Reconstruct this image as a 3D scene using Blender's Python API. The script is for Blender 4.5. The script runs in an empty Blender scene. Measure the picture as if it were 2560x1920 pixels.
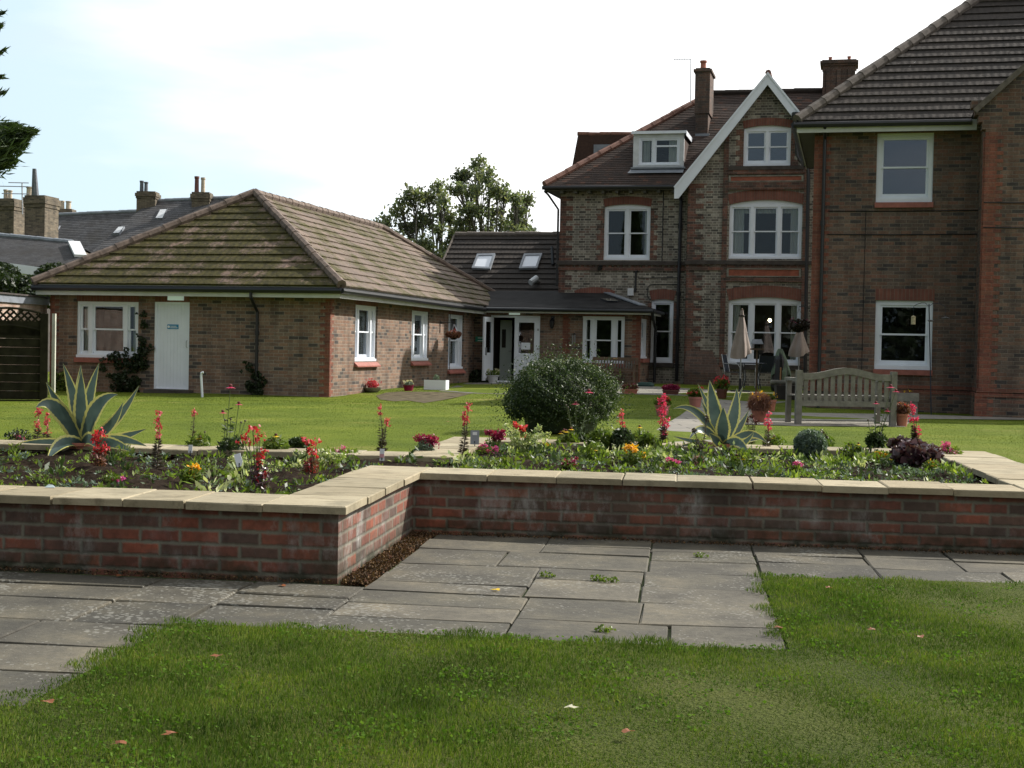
import bpy, bmesh, math, random
import numpy as np
from mathutils import Vector, Matrix
from mathutils.geometry import tessellate_polygon
R = math.radians
sc = bpy.context.scene
COL = sc.collection
# ------------------------------------------------------------------ camera
FPX = 3500.0; EYE = 1.27
PITCH = math.atan((960-872)/FPX); ROLL = 0.020
_f = Vector((0, math.cos(PITCH), -math.sin(PITCH)))
_r0 = Vector((1, 0, 0)); _u0 = _r0.cross(_f)
CR = _r0*math.cos(ROLL) + _u0*math.sin(ROLL)
CU = _u0*math.cos(ROLL) - _r0*math.sin(ROLL)
cd = bpy.data.cameras.new('camera'); cam = bpy.data.objects.new('camera', cd); COL.objects.link(cam)
cd.sensor_width = 36; cd.lens = 36*FPX/2560; cd.clip_start = .1; cd.clip_end = 2000
m = Matrix.Identity(4)
for i in range(3): m[i][0] = CR[i]; m[i][1] = CU[i]; m[i][2] = -_f[i]
m[2][3] = EYE
cam.matrix_world = m; sc.camera = cam
# ------------------------------------------------------------------ light
SUN_EL, SUN_AZ = 36.0, 60.0            # azimuth clockwise from +Y
sd = bpy.data.lights.new('sun', 'SUN'); so = bpy.data.objects.new('sun', sd); COL.objects.link(so)
sd.energy = 4.0; sd.angle = R(.6); sd.color = (1, .95, .87)
sv = Vector((math.sin(R(SUN_AZ))*math.cos(R(SUN_EL)), math.cos(R(SUN_AZ))*math.cos(R(SUN_EL)), math.sin(R(SUN_EL))))
so.rotation_euler = sv.to_track_quat('Z', 'Y').to_euler()
so.location = (20, 20, 30)
w = bpy.data.worlds.new("World"); sc.world = w; w.use_nodes = True
nt = w.node_tree; nt.nodes.clear()
def N(nt, t, **k):
    n = nt.nodes.new(t)
    for a, b in k.items(): setattr(n, a, b)
    return n
bg = N(nt, 'ShaderNodeBackground'); wo = N(nt, 'ShaderNodeOutputWorld')
sky = N(nt, 'ShaderNodeTexSky', sky_type='NISHITA', sun_disc=False)
sky.sun_elevation = R(SUN_EL); sky.sun_rotation = R(SUN_AZ); sky.air_density = 1; sky.dust_density = 1.2; sky.ozone_density = 1.5
tc = N(nt, 'ShaderNodeTexCoord'); mp = N(nt, 'ShaderNodeMapping'); mp.inputs['Scale'].default_value = (1.2, 1.2, 5)
mp.inputs['Rotation'].default_value = (0, .12, 0)
noi = N(nt, 'ShaderNodeTexNoise'); noi.inputs['Scale'].default_value = 2.6; noi.inputs['Detail'].default_value = 6; noi.inputs['Roughness'].default_value = .52
sx = N(nt, 'ShaderNodeSeparateXYZ')
def MA(nt, op, a, b=None, clamp=False, c=None):
    n = N(nt, 'ShaderNodeMath', operation=op); n.use_clamp = clamp
    for i, v in enumerate((a, b, c)):
        if v is None: continue
        if isinstance(v, (int, float)): n.inputs[i].default_value = v
        else: nt.links.new(v, n.inputs[i])
    return n.outputs[0]
def mixc(nt, fac, a, b, mode='MIX'):
    n = N(nt, 'ShaderNodeMix', data_type='RGBA', blend_type=mode)
    for i, v in ((0, fac), (6, a), (7, b)):
        if isinstance(v, (int, float)): n.inputs[i].default_value = v
        elif isinstance(v, tuple): n.inputs[i].default_value = (*v, 1) if len(v) == 3 else v
        else: nt.links.new(v, n.inputs[i])
    return n.outputs[2]
L = nt.links.new
L(tc.outputs['Generated'], mp.inputs[0]); L(mp.outputs[0], noi.inputs[0]); L(tc.outputs['Generated'], sx.inputs[0])
cov = MA(nt, 'MULTIPLY', sx.outputs[0], 2.6)                       # thicker cloud towards the sun side
cov = MA(nt, 'MINIMUM', cov, .55)
cov = MA(nt, 'ADD', cov, MA(nt, 'MULTIPLY', noi.outputs[0], 2.2))
cov = MA(nt, 'ADD', cov, MA(nt, 'MULTIPLY', sx.outputs[2], .9))
cov = MA(nt, 'SUBTRACT', cov, .50, clamp=True)
mx = N(nt, 'ShaderNodeMix', data_type='RGBA')
n2 = N(nt, 'ShaderNodeTexNoise'); n2.inputs['Scale'].default_value = 3.3; n2.inputs['Detail'].default_value = 5; L(mp.outputs[0], n2.inputs[0])
rp = N(nt, 'ShaderNodeValToRGB'); L(MA(nt, 'ADD', n2.outputs[0], MA(nt, 'MULTIPLY', MA(nt, 'ADD', sx.outputs[0], .24), .9)), rp.inputs[0])
rp.color_ramp.elements[0].position = .36; rp.color_ramp.elements[0].color = (7.3, 8.0, 9.3, 1)
rp.color_ramp.elements[1].position = .55; rp.color_ramp.elements[1].color = (12, 12, 12, 1)
sat = N(nt, 'ShaderNodeMix', data_type='RGBA', blend_type='MIX'); sat.inputs[0].default_value = .88
L(sky.outputs[0], sat.inputs[6]); sat.inputs[7].default_value = (7.0, 8.7, 9.7, 1)
L(cov, mx.inputs[0]); L(sat.outputs[2], mx.inputs[6]); L(rp.outputs[0], mx.inputs[7])
dt = MA(nt, 'ADD', MA(nt, 'MULTIPLY', sx.outputs[0], .62), MA(nt, 'MULTIPLY', sx.outputs[1], .78))   # brighter towards the sun, duller behind
gr = N(nt, 'ShaderNodeMapRange'); L(dt, gr.inputs[0]); gr.inputs[1].default_value = -.9; gr.inputs[2].default_value = .75; gr.inputs[3].default_value = .36; gr.inputs[4].default_value = 1.15
gm = mixc(nt, 1, mx.outputs[2], gr.outputs[0], 'MULTIPLY')
L(gm, bg.inputs[0]); bg.inputs[1].default_value = .064; L(bg.outputs[0], wo.inputs[0])
vs = sc.view_settings; vs.view_transform = 'Standard'; vs.look = 'None'; vs.gamma = 1; vs.exposure = 0.80; vs.use_curve_mapping = False
sc.cycles.max_bounces = 8; sc.cycles.transparent_max_bounces = 12; sc.cycles.diffuse_bounces = 3; sc.cycles.glossy_bounces = 3
try: sc.cycles.use_denoising = True
except Exception: pass
# ------------------------------------------------------------------ pixel <-> world helpers
CAM = Vector((0, 0, EYE))
def ray(px, py): return _f*FPX + CR*(px-1280) - CU*(py-960)
def PY(px, py, Y):
    r = ray(px, py); return CAM + r*(Y/r.y)
def PZ(px, py, z):
    r = ray(px, py); return CAM + r*((z-EYE)/r.z)
def project(p):
    v = Vector(p)-CAM; d = v.dot(_f); return 1280+FPX*v.dot(CR)/d, 960-FPX*v.dot(CU)/d
class Frame:
    def __init__(s, o, th):
        s.o = Vector(o); s.th = th
        s.M = Matrix.Translation(s.o) @ Matrix.Rotation(-th, 4, 'Z'); s.I = s.M.inverted()
    def ly(s, px, py, y=0):     # hit with local plane y=const -> (x,z)
        o = s.I @ CAM; d = s.I.to_3x3() @ ray(px, py); t = (y-o.y)/d.y; p = o+d*t; return p.x, p.z
    def lx(s, px, py, x=0):     # hit with local plane x=const -> (y,z)
        o = s.I @ CAM; d = s.I.to_3x3() @ ray(px, py); t = (x-o.x)/d.x; p = o+d*t; return p.y, p.z
    def lz(s, px, py, z):
        o = s.I @ CAM; d = s.I.to_3x3() @ ray(px, py); t = (z-o.z)/d.z; p = o+d*t; return p.x, p.y
    def pt(s, px, py, y=0):
        x, z = s.ly(px, py, y); return Vector((x, y, z))
    def rect(s, x0, y0, x1, y1, y=0):
        ym = (y0+y1)/2; xm = (x0+x1)/2
        return s.ly(x0, ym, y)[0], s.ly(x1, ym, y)[0], s.ly(xm, y1, y)[1], s.ly(xm, y0, y)[1]
    def rects(s, x0, y0, x1, y1, x=0):
        ym = (y0+y1)/2; xm = (x0+x1)/2
        return s.lx(x0, ym, x)[0], s.lx(x1, ym, x)[0], s.lx(xm, y1, x)[1], s.lx(xm, y0, x)[1]
    def plane(s, px, py, p0, nrm):
        o = s.I @ CAM; d = s.I.to_3x3() @ ray(px, py); t = (Vector(p0)-o).dot(nrm)/d.dot(nrm); return o+d*t
    def W(s, p): return s.M @ Vector(p)
# terrain of the upper garden
CP = [(-12,12,.37),(-4,12,.36),(0,14,.37),(6,14,.37),(12,14,.37),(-4,29.5,.15),(-10,30,.12),(-8,22,.24),(-3,22,.26),(1,22,.28),(5,21,.27),
      (9,27.5,.12),(13,27,.12),(6,28,.16),(9,21,.24),(-1,40.5,.27),(4,40.5,.33),(8,41,.33),(1,33,.30),(-4,36,.25),(2,38,.31),(-16,30,.12),(18,22,.2),(5,33,.30)]
CPA = np.array(CP)
def hgt(x, y):
    d = ((CPA[:,0]-x)**2+(CPA[:,1]-y)**2+2.0)**-1.5
    return float((d*CPA[:,2]).sum()/d.sum())
def hgt_v(x, y):
    d = ((CPA[None,:,0]-x[:,None])**2+(CPA[None,:,1]-y[:,None])**2+2.0)**-1.5
    return (d*CPA[None,:,2]).sum(1)/d.sum(1)
def PT(px, py):
    z = .3
    for _ in range(12):
        p = PZ(px, py, z); z = hgt(p.x, p.y)
    return Vector((p.x, p.y, z))
# ------------------------------------------------------------------ object helpers
def tag(o, label=None, cat=None, group=None, kind=None):
    if label: o['label'] = label
    if cat: o['category'] = cat
    if group: o['group'] = group
    if kind: o['kind'] = kind
    return o
def empty(name, loc=(0,0,0), rz=0, label=None, cat=None, group=None):
    o = bpy.data.objects.new(name, None); COL.objects.link(o); o.empty_display_size = .1
    o.location = loc; o.rotation_euler = (0, 0, rz); return tag(o, label, cat, group)
def fempty(name, fr, label, cat, group=None): return empty(name, fr.o, -fr.th, label, cat, group)
class MB:
    def __init__(s, each=False): s.v = []; s.f = []; s.uv = []; s.mi = []; s.cur = 0; s.hasuv = False; s.each = each; s.marks = []
    def mark(s):
        if not s.marks or s.marks[-1][0] != len(s.v): s.marks.append((len(s.v), len(s.f)))
    def add(s, vs, fs, uvs=None):
        b = len(s.v); s.v += [tuple(p) for p in vs]
        for k, f in enumerate(fs):
            s.f.append([b+i for i in f]); s.mi.append(s.cur)
            if uvs: s.uv.append(uvs[k]); s.hasuv = True
            else: s.uv.append([(0, 0)]*len(f))
        if s.each: s.mark()
        return s
    def box(s, x0, x1, y0, y1, z0, z1):
        v = [(x0,y0,z0),(x1,y0,z0),(x1,y1,z0),(x0,y1,z0),(x0,y0,z1),(x1,y0,z1),(x1,y1,z1),(x0,y1,z1)]
        return s.add(v, [(0,3,2,1),(4,5,6,7),(0,1,5,4),(1,2,6,5),(2,3,7,6),(3,0,4,7)])
    def obox(s, c, ax, ay, az):   # oriented box: centre and three half axes
        c, ax, ay, az = map(Vector, (c, ax, ay, az))
        v = [c+ax*i+ay*j+az*k for k in (-1,1) for (i, j) in ((-1,-1),(1,-1),(1,1),(-1,1))]
        return s.add(v, [(0,3,2,1),(4,5,6,7),(0,1,5,4),(1,2,6,5),(2,3,7,6),(3,0,4,7)])
    def bar(s, a, b, w, h=None, up=(0,0,1)):
        a, b = Vector(a), Vector(b); h = h or w; d = (b-a); l = d.length; d.normalize()
        u = Vector(up); x = d.cross(u)
        if x.length < 1e-4: x = d.cross(Vector((1,0,0)))
        x.normalize(); y = x.cross(d)
        return s.obox((a+b)/2, d*l/2, x*w/2, y*h/2)
    def tube(s, pts, r, n=8, cap=True):
        pts = [Vector(p) for p in pts]; rr = r if isinstance(r, (list, tuple)) else [r]*len(pts)
        b = len(s.v); up = Vector((0,0,1)); vs = []; prev = None
        for i, p in enumerate(pts):
            t = (pts[min(i+1, len(pts)-1)]-pts[max(i-1, 0)]).normalized()
            x = t.cross(prev if prev is not None else (up if abs(t.z) < .95 else Vector((1,0,0))))
            if x.length < 1e-5: x = t.orthogonal()
            x.normalize(); y = x.cross(t).normalized(); prev = y
            for k in range(n):
                a = 2*math.pi*k/n; vs.append(p+(x*math.cos(a)+y*math.sin(a))*rr[i])
        fs = []
        for i in range(len(pts)-1):
            for k in range(n): fs.append((i*n+k, i*n+(k+1)%n, (i+1)*n+(k+1)%n, (i+1)*n+k))
        if cap: fs.append(tuple(range(n-1, -1, -1))); fs.append(tuple((len(pts)-1)*n+k for k in range(n)))
        return s.add(vs, fs)
    def lathe(s, prof, n=20, c=(0,0,0), sx=1, sy=1):
        vs = []; fs = []
        for r, z in prof:
            for k in range(n):
                a = 2*math.pi*k/n; vs.append((c[0]+r*sx*math.cos(a), c[1]+r*sy*math.sin(a), c[2]+z))
        for i in range(len(prof)-1):
            for k in range(n): fs.append((i*n+k, i*n+(k+1)%n, (i+1)*n+(k+1)%n, (i+1)*n+k))
        if prof[0][0] > 1e-4: fs.append(tuple(range(n-1, -1, -1)))
        if prof[-1][0] > 1e-4: fs.append(tuple((len(prof)-1)*n+k for k in range(n)))
        return s.add(vs, fs)
    def ball(s, c, r, n=8, m=6, sz=1):
        return s.lathe([(max(1e-5, r*math.sin(math.pi*i/m)), -r*sz*math.cos(math.pi*i/m)) for i in range(m+1)], n, c)
    def poly(s, pts, uv=None): return s.add(pts, [tuple(range(len(pts)))], [uv] if uv else None)
    def plate(s, outer, holes, y0, y1, ax='y'):     # (x,z) outline with holes, extruded y0..y1
        loops = [outer]+holes; tri = tessellate_polygon([[Vector((a, b, 0)) for a, b in l] for l in loops])
        flat = [p for l in loops for p in l]
        g = (lambda a, b, y: (a, y, b)) if ax == 'y' else (lambda a, b, y: (y, a, b))
        for y in (y0, y1): s.add([g(a, b, y) for a, b in flat], [tuple(t) for t in tri])
        for l in loops:
            n = len(l)
            for i in range(n):
                a, b = l[i], l[(i+1) % n]
                s.add([g(a[0], a[1], y0), g(b[0], b[1], y0), g(b[0], b[1], y1), g(a[0], a[1], y1)], [(0,1,2,3)])
        return s
    def parts(s, name, mat, parent=None):      # one object per marked piece
        s.mark(); v0 = f0 = 0; out = []
        for v1, f1 in s.marks:
            q = MB(); q.v = s.v[v0:v1]; q.f = [[i-v0 for i in f] for f in s.f[f0:f1]]; q.uv = s.uv[f0:f1]; q.mi = s.mi[f0:f1]
            out.append(q.build(name, mat, parent)); v0, f0 = v1, f1
        return out
    def build(s, name, mat, parent=None, smooth=False, loc=None):
        me = bpy.data.meshes.new(name); me.from_pydata(s.v, [], s.f)
        if s.hasuv:
            ul = me.uv_layers.new(name='UVMap'); flat = [c for f in s.uv for uv in f for c in uv]
            ul.data.foreach_set('uv', flat)
        mats = mat if isinstance(mat, (list, tuple)) else [mat]
        for mm in mats: me.materials.append(mm)
        if len(mats) > 1: me.polygons.foreach_set('material_index', s.mi)
        bm = bmesh.new(); bm.from_mesh(me)
        if not s.hasuv: bmesh.ops.remove_doubles(bm, verts=bm.verts, dist=1e-5)
        bmesh.ops.recalc_face_normals(bm, faces=bm.faces); bm.to_mesh(me); bm.free()
        if smooth:
            me.polygons.foreach_set('use_smooth', [True]*len(me.polygons))
            try: me.set_sharp_from_angle(angle=R(40))
            except Exception: pass
        o = bpy.data.objects.new(name, me); COL.objects.link(o)
        if parent: o.parent = parent
        if loc is not None: o.location = loc
        me.update(); return o
def arc_outline(x0, x1, z0, z1, rise=0, n=10):
    if rise <= 0: return [(x0,z0),(x1,z0),(x1,z1),(x0,z1)]
    c = (x1-x0)/2; rad = (c*c+rise*rise)/(2*rise); xm = (x0+x1)/2; zc = z1-rad
    out = [(x0,z0),(x1,z0)]
    a0 = math.asin(c/rad)
    for i in range(n+1):
        a = a0-2*a0*i/n; out.append((xm+rad*math.sin(a), zc+rad*math.cos(a)))
    return out
# leaf-like quads as one mesh (numpy)
rng = np.random.default_rng(7); random.seed(5)
def np_mesh(name, verts, nper, mats, parent=None, mi=None, uv=None):
    n = len(verts)//nper; me = bpy.data.meshes.new(name)
    me.vertices.add(len(verts)); me.vertices.foreach_set('co', np.ascontiguousarray(verts, dtype=np.float32).ravel())
    me.loops.add(n*nper); me.loops.foreach_set('vertex_index', np.arange(n*nper, dtype=np.int32))
    me.polygons.add(n); me.polygons.foreach_set('loop_start', np.arange(0, n*nper, nper, dtype=np.int32))
    try: me.polygons.foreach_set('loop_total', np.full(n, nper, dtype=np.int32))
    except Exception: pass
    for mm in (mats if isinstance(mats, (list, tuple)) else [mats]): me.materials.append(mm)
    if mi is not None: me.polygons.foreach_set('material_index', np.asarray(mi, dtype=np.int32))
    me.update(calc_edges=True); me.validate()
    o = bpy.data.objects.new(name, me); COL.objects.link(o)
    if parent: o.parent = parent
    return o
def unit(a): return a/np.maximum(1e-9, np.linalg.norm(a, axis=-1, keepdims=True))
def leafquads(c, ln, wd, dirs=None, updown=0.0, nrm=None):
    """c Nx3 centres, rhombus leaves, random orientation"""
    n = len(c)
    d = unit(rng.normal(size=(n,3))+np.array([0,0,updown])) if dirs is None else unit(dirs)
    q = unit(np.cross(d, rng.normal(size=(n,3)) if nrm is None else nrm))
    ln = np.broadcast_to(ln, (n,))[:,None]*rng.uniform(.7,1.3,(n,1)); wd = np.broadcast_to(wd, (n,))[:,None]*rng.uniform(.7,1.3,(n,1))
    v = np.stack([c-d*ln*.5, c+q*wd*.5-d*ln*.05, c+d*ln*.5, c-q*wd*.5-d*ln*.05], 1)
    return v.reshape(-1,3)
def ball_pts(n, c, r, shell=.0):
    d = unit(rng.normal(size=(n,3))); rad = rng.uniform(shell, 1, (n,1))**(1/3)
    return np.array(c)+d*rad*np.array(r)
# ------------------------------------------------------------------ materials
def mat(name):
    m = bpy.data.materials.new(name); m.use_nodes = True; nt = m.node_tree; p = nt.nodes['Principled BSDF']; return m, nt, p
def inp(p, n, v): p.inputs[n].default_value = v
def ramp(nt, fac, stops, interp='LINEAR'):
    r = N(nt, 'ShaderNodeValToRGB'); cr = r.color_ramp; cr.interpolation = interp
    while len(cr.elements) < len(stops): cr.elements.new(.5)
    for e, (p, c) in zip(cr.elements, stops): e.position = p; e.color = (*c, 1) if len(c) == 3 else c
    nt.links.new(fac, r.inputs[0]); return r.outputs[0]
def noise(nt, vec, scale, detail=3, rough=.55):
    n = N(nt, 'ShaderNodeTexNoise'); n.inputs['Scale'].default_value = scale; n.inputs['Detail'].default_value = detail; n.inputs['Roughness'].default_value = rough
    if vec is not None: nt.links.new(vec, n.inputs['Vector'])
    return n.outputs[0]
def coord(nt, kind='Object'):
    return N(nt, 'ShaderNodeTexCoord').outputs[kind]
def bump(nt, p, h, strength=.5, dist=.01):
    b = N(nt, 'ShaderNodeBump'); b.inputs['Strength'].default_value = strength; b.inputs['Distance'].default_value = dist
    nt.links.new(h, b.inputs['Height']); nt.links.new(b.outputs[0], p.inputs['Normal'])
def flat(name, col, rough=.6, var=.15, scale=8, metal=0, emis=None, spec=.5, bmp=0):
    m, nt, p = mat(name); inp(p, 'Roughness', rough); inp(p, 'Metallic', metal); inp(p, 'Specular IOR Level', spec)
    if var:
        c = coord(nt); f = noise(nt, c, scale, 4)
        nt.links.new(ramp(nt, f, [(.3, tuple(x*(1-var) for x in col)), (.7, tuple(min(1, x*(1+var)) for x in col))]), p.inputs['Base Color'])
        if bmp: bump(nt, p, noise(nt, c, scale*6, 3), bmp, .01)
    else: inp(p, 'Base Color', (*col, 1))
    if emis: inp(p, 'Emission Color', (*emis[0], 1)); inp(p, 'Emission Strength', emis[1])
    return m
def brick(name, stops, mortar, bw=.225, bh=.075, mj=.010, stain=.35, stain_col=(.05,.045,.04), flemish=False, eff=0, soft=.006, moss=0, weather=.5, desat=.25, gain=1.15, rag=.006):
    dz = lambda k: tuple(gain*(v*(1-desat)+desat*(.3*k[0]+.5*k[1]+.2*k[2])) for v in k)
    stops = [(a, dz(k)) for a, k in stops]; mortar = dz(mortar)
    m, nt, p = mat(name); c = coord(nt); s = N(nt, 'ShaderNodeSeparateXYZ'); nt.links.new(c, s.inputs[0])
    nn = N(nt, 'ShaderNodeSeparateXYZ'); nt.links.new(coord(nt, 'Normal'), nn.inputs[0])
    side = MA(nt, 'GREATER_THAN', MA(nt, 'ABSOLUTE', nn.outputs[0]), MA(nt, 'ABSOLUTE', nn.outputs[1]))
    u = MA(nt, 'ADD', MA(nt, 'MULTIPLY', s.outputs[0], MA(nt, 'SUBTRACT', 1, side)), MA(nt, 'MULTIPLY', s.outputs[1], side))
    wob = noise(nt, c, 1.1, 2)
    v = MA(nt, 'DIVIDE', MA(nt, 'ADD', s.outputs[2], 20.0), bh); row = MA(nt, 'FLOOR', v); fv = MA(nt, 'FRACT', v)
    off = MA(nt, 'MULTIPLY', MA(nt, 'MODULO', row, 2), .5)
    uu = MA(nt, 'ADD', MA(nt, 'DIVIDE', MA(nt, 'ADD', u, 60.0), bw), off)
    if flemish:
        uu = MA(nt, 'ADD', MA(nt, 'DIVIDE', MA(nt, 'ADD', u, 60.0), .3375), off); fr0 = MA(nt, 'FRACT', uu)
        hd = MA(nt, 'GREATER_THAN', fr0, .667); col = MA(nt, 'ADD', MA(nt, 'MULTIPLY', MA(nt, 'FLOOR', uu), 2), hd)
        a = MA(nt, 'MULTIPLY', fr0, .3375); b = MA(nt, 'SUBTRACT', a, .225)
        wd = MA(nt, 'SUBTRACT', .225, MA(nt, 'MULTIPLY', hd, .1125))
        pos = MA(nt, 'ADD', MA(nt, 'MULTIPLY', a, MA(nt, 'SUBTRACT', 1, hd)), MA(nt, 'MULTIPLY', b, hd))
        du = MA(nt, 'MINIMUM', pos, MA(nt, 'SUBTRACT', wd, pos))
    else:
        col = MA(nt, 'FLOOR', uu); fu = MA(nt, 'FRACT', uu)
        du = MA(nt, 'MULTIPLY', MA(nt, 'MINIMUM', fu, MA(nt, 'SUBTRACT', 1, fu)), bw)
    dv = MA(nt, 'MULTIPLY', MA(nt, 'MINIMUM', fv, MA(nt, 'SUBTRACT', 1, fv)), bh)
    d = MA(nt, 'MINIMUM', du, dv)
    fine = noise(nt, c, 55, 3)
    d = MA(nt, 'ADD', d, MA(nt, 'MULTIPLY', MA(nt, 'SUBTRACT', fine if rag < .01 else noise(nt, c, 22, 5, .7), .5), rag))
    msk = MA(nt, 'DIVIDE', MA(nt, 'SUBTRACT', d, mj/2-soft/2), soft, clamp=True)
    cb = N(nt, 'ShaderNodeCombineXYZ'); nt.links.new(row, cb.inputs[0]); nt.links.new(col, cb.inputs[1]); nt.links.new(side, cb.inputs[2])
    wn = N(nt, 'ShaderNodeTexWhiteNoise', noise_dimensions='3D'); nt.links.new(cb.outputs[0], wn.inputs[0])
    base = ramp(nt, wn.outputs[0], stops, 'CONSTANT' if len(stops) > 4 else 'LINEAR')
    base = mixc(nt, .8, base, ramp(nt, noise(nt, c, 24, 4), [(.25, (.6,.6,.6)), (.75, (1.35,1.3,1.25))]), 'MULTIPLY')
    colr = mixc(nt, msk, mortar, base)
    big = ramp(nt, noise(nt, c, 1.7 if eff else 1.3, 7, .68), [(.35, (0,0,0)), (.66 if eff else .72, (1,1,1))])
    if eff: big = MA(nt, 'ADD', big, MA(nt, 'MULTIPLY', MA(nt, 'MULTIPLY', MA(nt, 'ADD', s.outputs[0], .2), .9, clamp=True), .38), clamp=True)
    colr = mixc(nt, MA(nt, 'MULTIPLY', big, stain), colr, stain_col)
    ms = N(nt, 'ShaderNodeMapping'); ms.inputs['Scale'].default_value = (2.6, 2.6, .35); nt.links.new(c, ms.inputs[0])
    stk = ramp(nt, noise(nt, ms.outputs[0], 1.6, 5, .6), [(.42, (1.12,1.1,1.06)), (.68, (.62,.62,.62))])
    colr = mixc(nt, .75, colr, stk, 'MULTIPLY')
    if eff:
        me_ = N(nt, 'ShaderNodeMapping'); me_.inputs['Scale'].default_value = (1, 1, .55); nt.links.new(c, me_.inputs[0]); e1 = ramp(nt, noise(nt, me_.outputs[0], 4.5, 8, .74), [(.47, (0,0,0)), (.68, (1,1,1))])
        e2 = ramp(nt, noise(nt, c, 1.9, 4), [(.42, (0,0,0)), (.58, (1,1,1))])
        colr = mixc(nt, MA(nt, 'MULTIPLY', MA(nt, 'MULTIPLY', e1, e2), eff), colr, (.33,.32,.30))
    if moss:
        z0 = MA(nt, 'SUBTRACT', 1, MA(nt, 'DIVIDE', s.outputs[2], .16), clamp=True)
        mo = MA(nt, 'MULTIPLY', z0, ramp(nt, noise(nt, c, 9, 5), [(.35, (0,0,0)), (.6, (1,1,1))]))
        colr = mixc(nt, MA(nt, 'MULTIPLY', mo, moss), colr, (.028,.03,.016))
    nt.links.new(colr, p.inputs['Base Color']); inp(p, 'Roughness', .88); inp(p, 'Specular IOR Level', .25)
    bump(nt, p, MA(nt, 'ADD', msk, MA(nt, 'MULTIPLY', fine, .3)), .7, .006)
    return m
def tilemat(name, col, col2, tw=.30, moss=.0, mosscol=(.075,.07,.012), lichen=.0, rows=.0, ramp_red=None, stainc=(.02,.018,.016), stain=.5, roll=.6, mossedge=0.6, sc_moss=1.6):
    m, nt, p = mat(name); c = coord(nt, 'UV'); ob = coord(nt)
    s = N(nt, 'ShaderNodeSeparateXYZ'); nt.links.new(c, s.inputs[0])
    row = MA(nt, 'FLOOR', s.outputs[1]); fv = MA(nt, 'FRACT', s.outputs[1])
    uu = MA(nt, 'ADD', MA(nt, 'DIVIDE', s.outputs[0], tw), MA(nt, 'MULTIPLY', MA(nt, 'MODULO', row, 2), .5))
    cb = N(nt, 'ShaderNodeCombineXYZ'); nt.links.new(row, cb.inputs[0]); nt.links.new(MA(nt, 'FLOOR', uu), cb.inputs[1])
    wn = N(nt, 'ShaderNodeTexWhiteNoise', noise_dimensions='3D'); nt.links.new(cb.outputs[0], wn.inputs[0])
    stops = [(0, col), (1, col2)] if not ramp_red else [(0, col), (.6, col2), (.93, col2), (.97, ramp_red)]
    base = ramp(nt, wn.outputs[0], stops)
    fu = MA(nt, 'FRACT', uu); jo = MA(nt, 'DIVIDE', MA(nt, 'MULTIPLY', MA(nt, 'MINIMUM', fu, MA(nt, 'SUBTRACT', 1, fu)), tw), .008, clamp=True)
    base = mixc(nt, MA(nt, 'MULTIPLY', MA(nt, 'SUBTRACT', 1, jo), .7), base, (.02,.018,.015))
    base = mixc(nt, .7, base, ramp(nt, noise(nt, ob, 14, 6, .7), [(.3, (.55,.55,.55)), (.7, (1.35,1.35,1.3))]), 'MULTIPLY')
    st = ramp(nt, noise(nt, ob, .9, 6, .65), [(.4, (0,0,0)), (.7, (1,1,1))])
    base = mixc(nt, MA(nt, 'MULTIPLY', st, stain), base, stainc)
    if moss:
        f = MA(nt, 'ADD', noise(nt, ob, sc_moss, 7, .7), MA(nt, 'MULTIPLY', noise(nt, ob, 17, 5, .7), .42))
        edge = MA(nt, 'MULTIPLY', MA(nt, 'ABSOLUTE', MA(nt, 'SUBTRACT', fv, .5)), mossedge)
        f = MA(nt, 'ADD', f, edge)
        k = MA(nt, 'MULTIPLY', MA(nt, 'SUBTRACT', f, 1.10-moss), 9, clamp=True)
        mc = ramp(nt, noise(nt, ob, 8, 4), [(.35, tuple(x*.45 for x in mosscol)), (.65, mosscol)])
        base = mixc(nt, k, base, mc)
    if lichen:
        vo = N(nt, 'ShaderNodeTexVoronoi'); vo.inputs['Scale'].default_value = 16; nt.links.new(ob, vo.inputs['Vector'])
        l = MA(nt, 'LESS_THAN', MA(nt, 'ADD', vo.outputs['Distance'], MA(nt, 'MULTIPLY', noise(nt, ob, 2.5, 4), .55)), .16+lichen*.4)
        base = mixc(nt, MA(nt, 'MULTIPLY', l, .8), base, (.30,.29,.26))
    nt.links.new(base, p.inputs['Base Color']); inp(p, 'Roughness', .85); inp(p, 'Specular IOR Level', .3)
    bump(nt, p, MA(nt, 'ADD', MA(nt, 'MULTIPLY', MA(nt, 'SINE', MA(nt, 'MULTIPLY', uu, 12.566)), roll*.5), noise(nt, ob, 20, 4)), .5, .02)
    return m
def leafm(name, cols, trans=.35, rough=.5, spec=.4, noise_s=None):
    m, nt, p = mat(name); g = N(nt, 'ShaderNodeNewGeometry'); n = len(cols)
    c = ramp(nt, g.outputs['Random Per Island'], [(i/max(1, n-1), cc) for i, cc in enumerate(cols)])
    if noise_s:
        c = mixc(nt, .8, c, ramp(nt, noise(nt, coord(nt), noise_s, 3), [(.35, (.5,.5,.5)), (.65, (1.4,1.4,1.4))]), 'MULTIPLY')
    nt.links.new(c, p.inputs['Base Color']); inp(p, 'Roughness', rough); inp(p, 'Specular IOR Level', spec)
    t = N(nt, 'ShaderNodeBsdfTranslucent'); nt.links.new(mixc(nt, 1, c, (1.3,1.4,.7), 'MULTIPLY'), t.inputs[0])
    mx = N(nt, 'ShaderNodeMixShader'); mx.inputs[0].default_value = trans
    o = nt.nodes['Material Output']; nt.links.new(p.outputs[0], mx.inputs[1]); nt.links.new(t.outputs[0], mx.inputs[2]); nt.links.new(mx.outputs[0], o.inputs[0])
    return m
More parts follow.
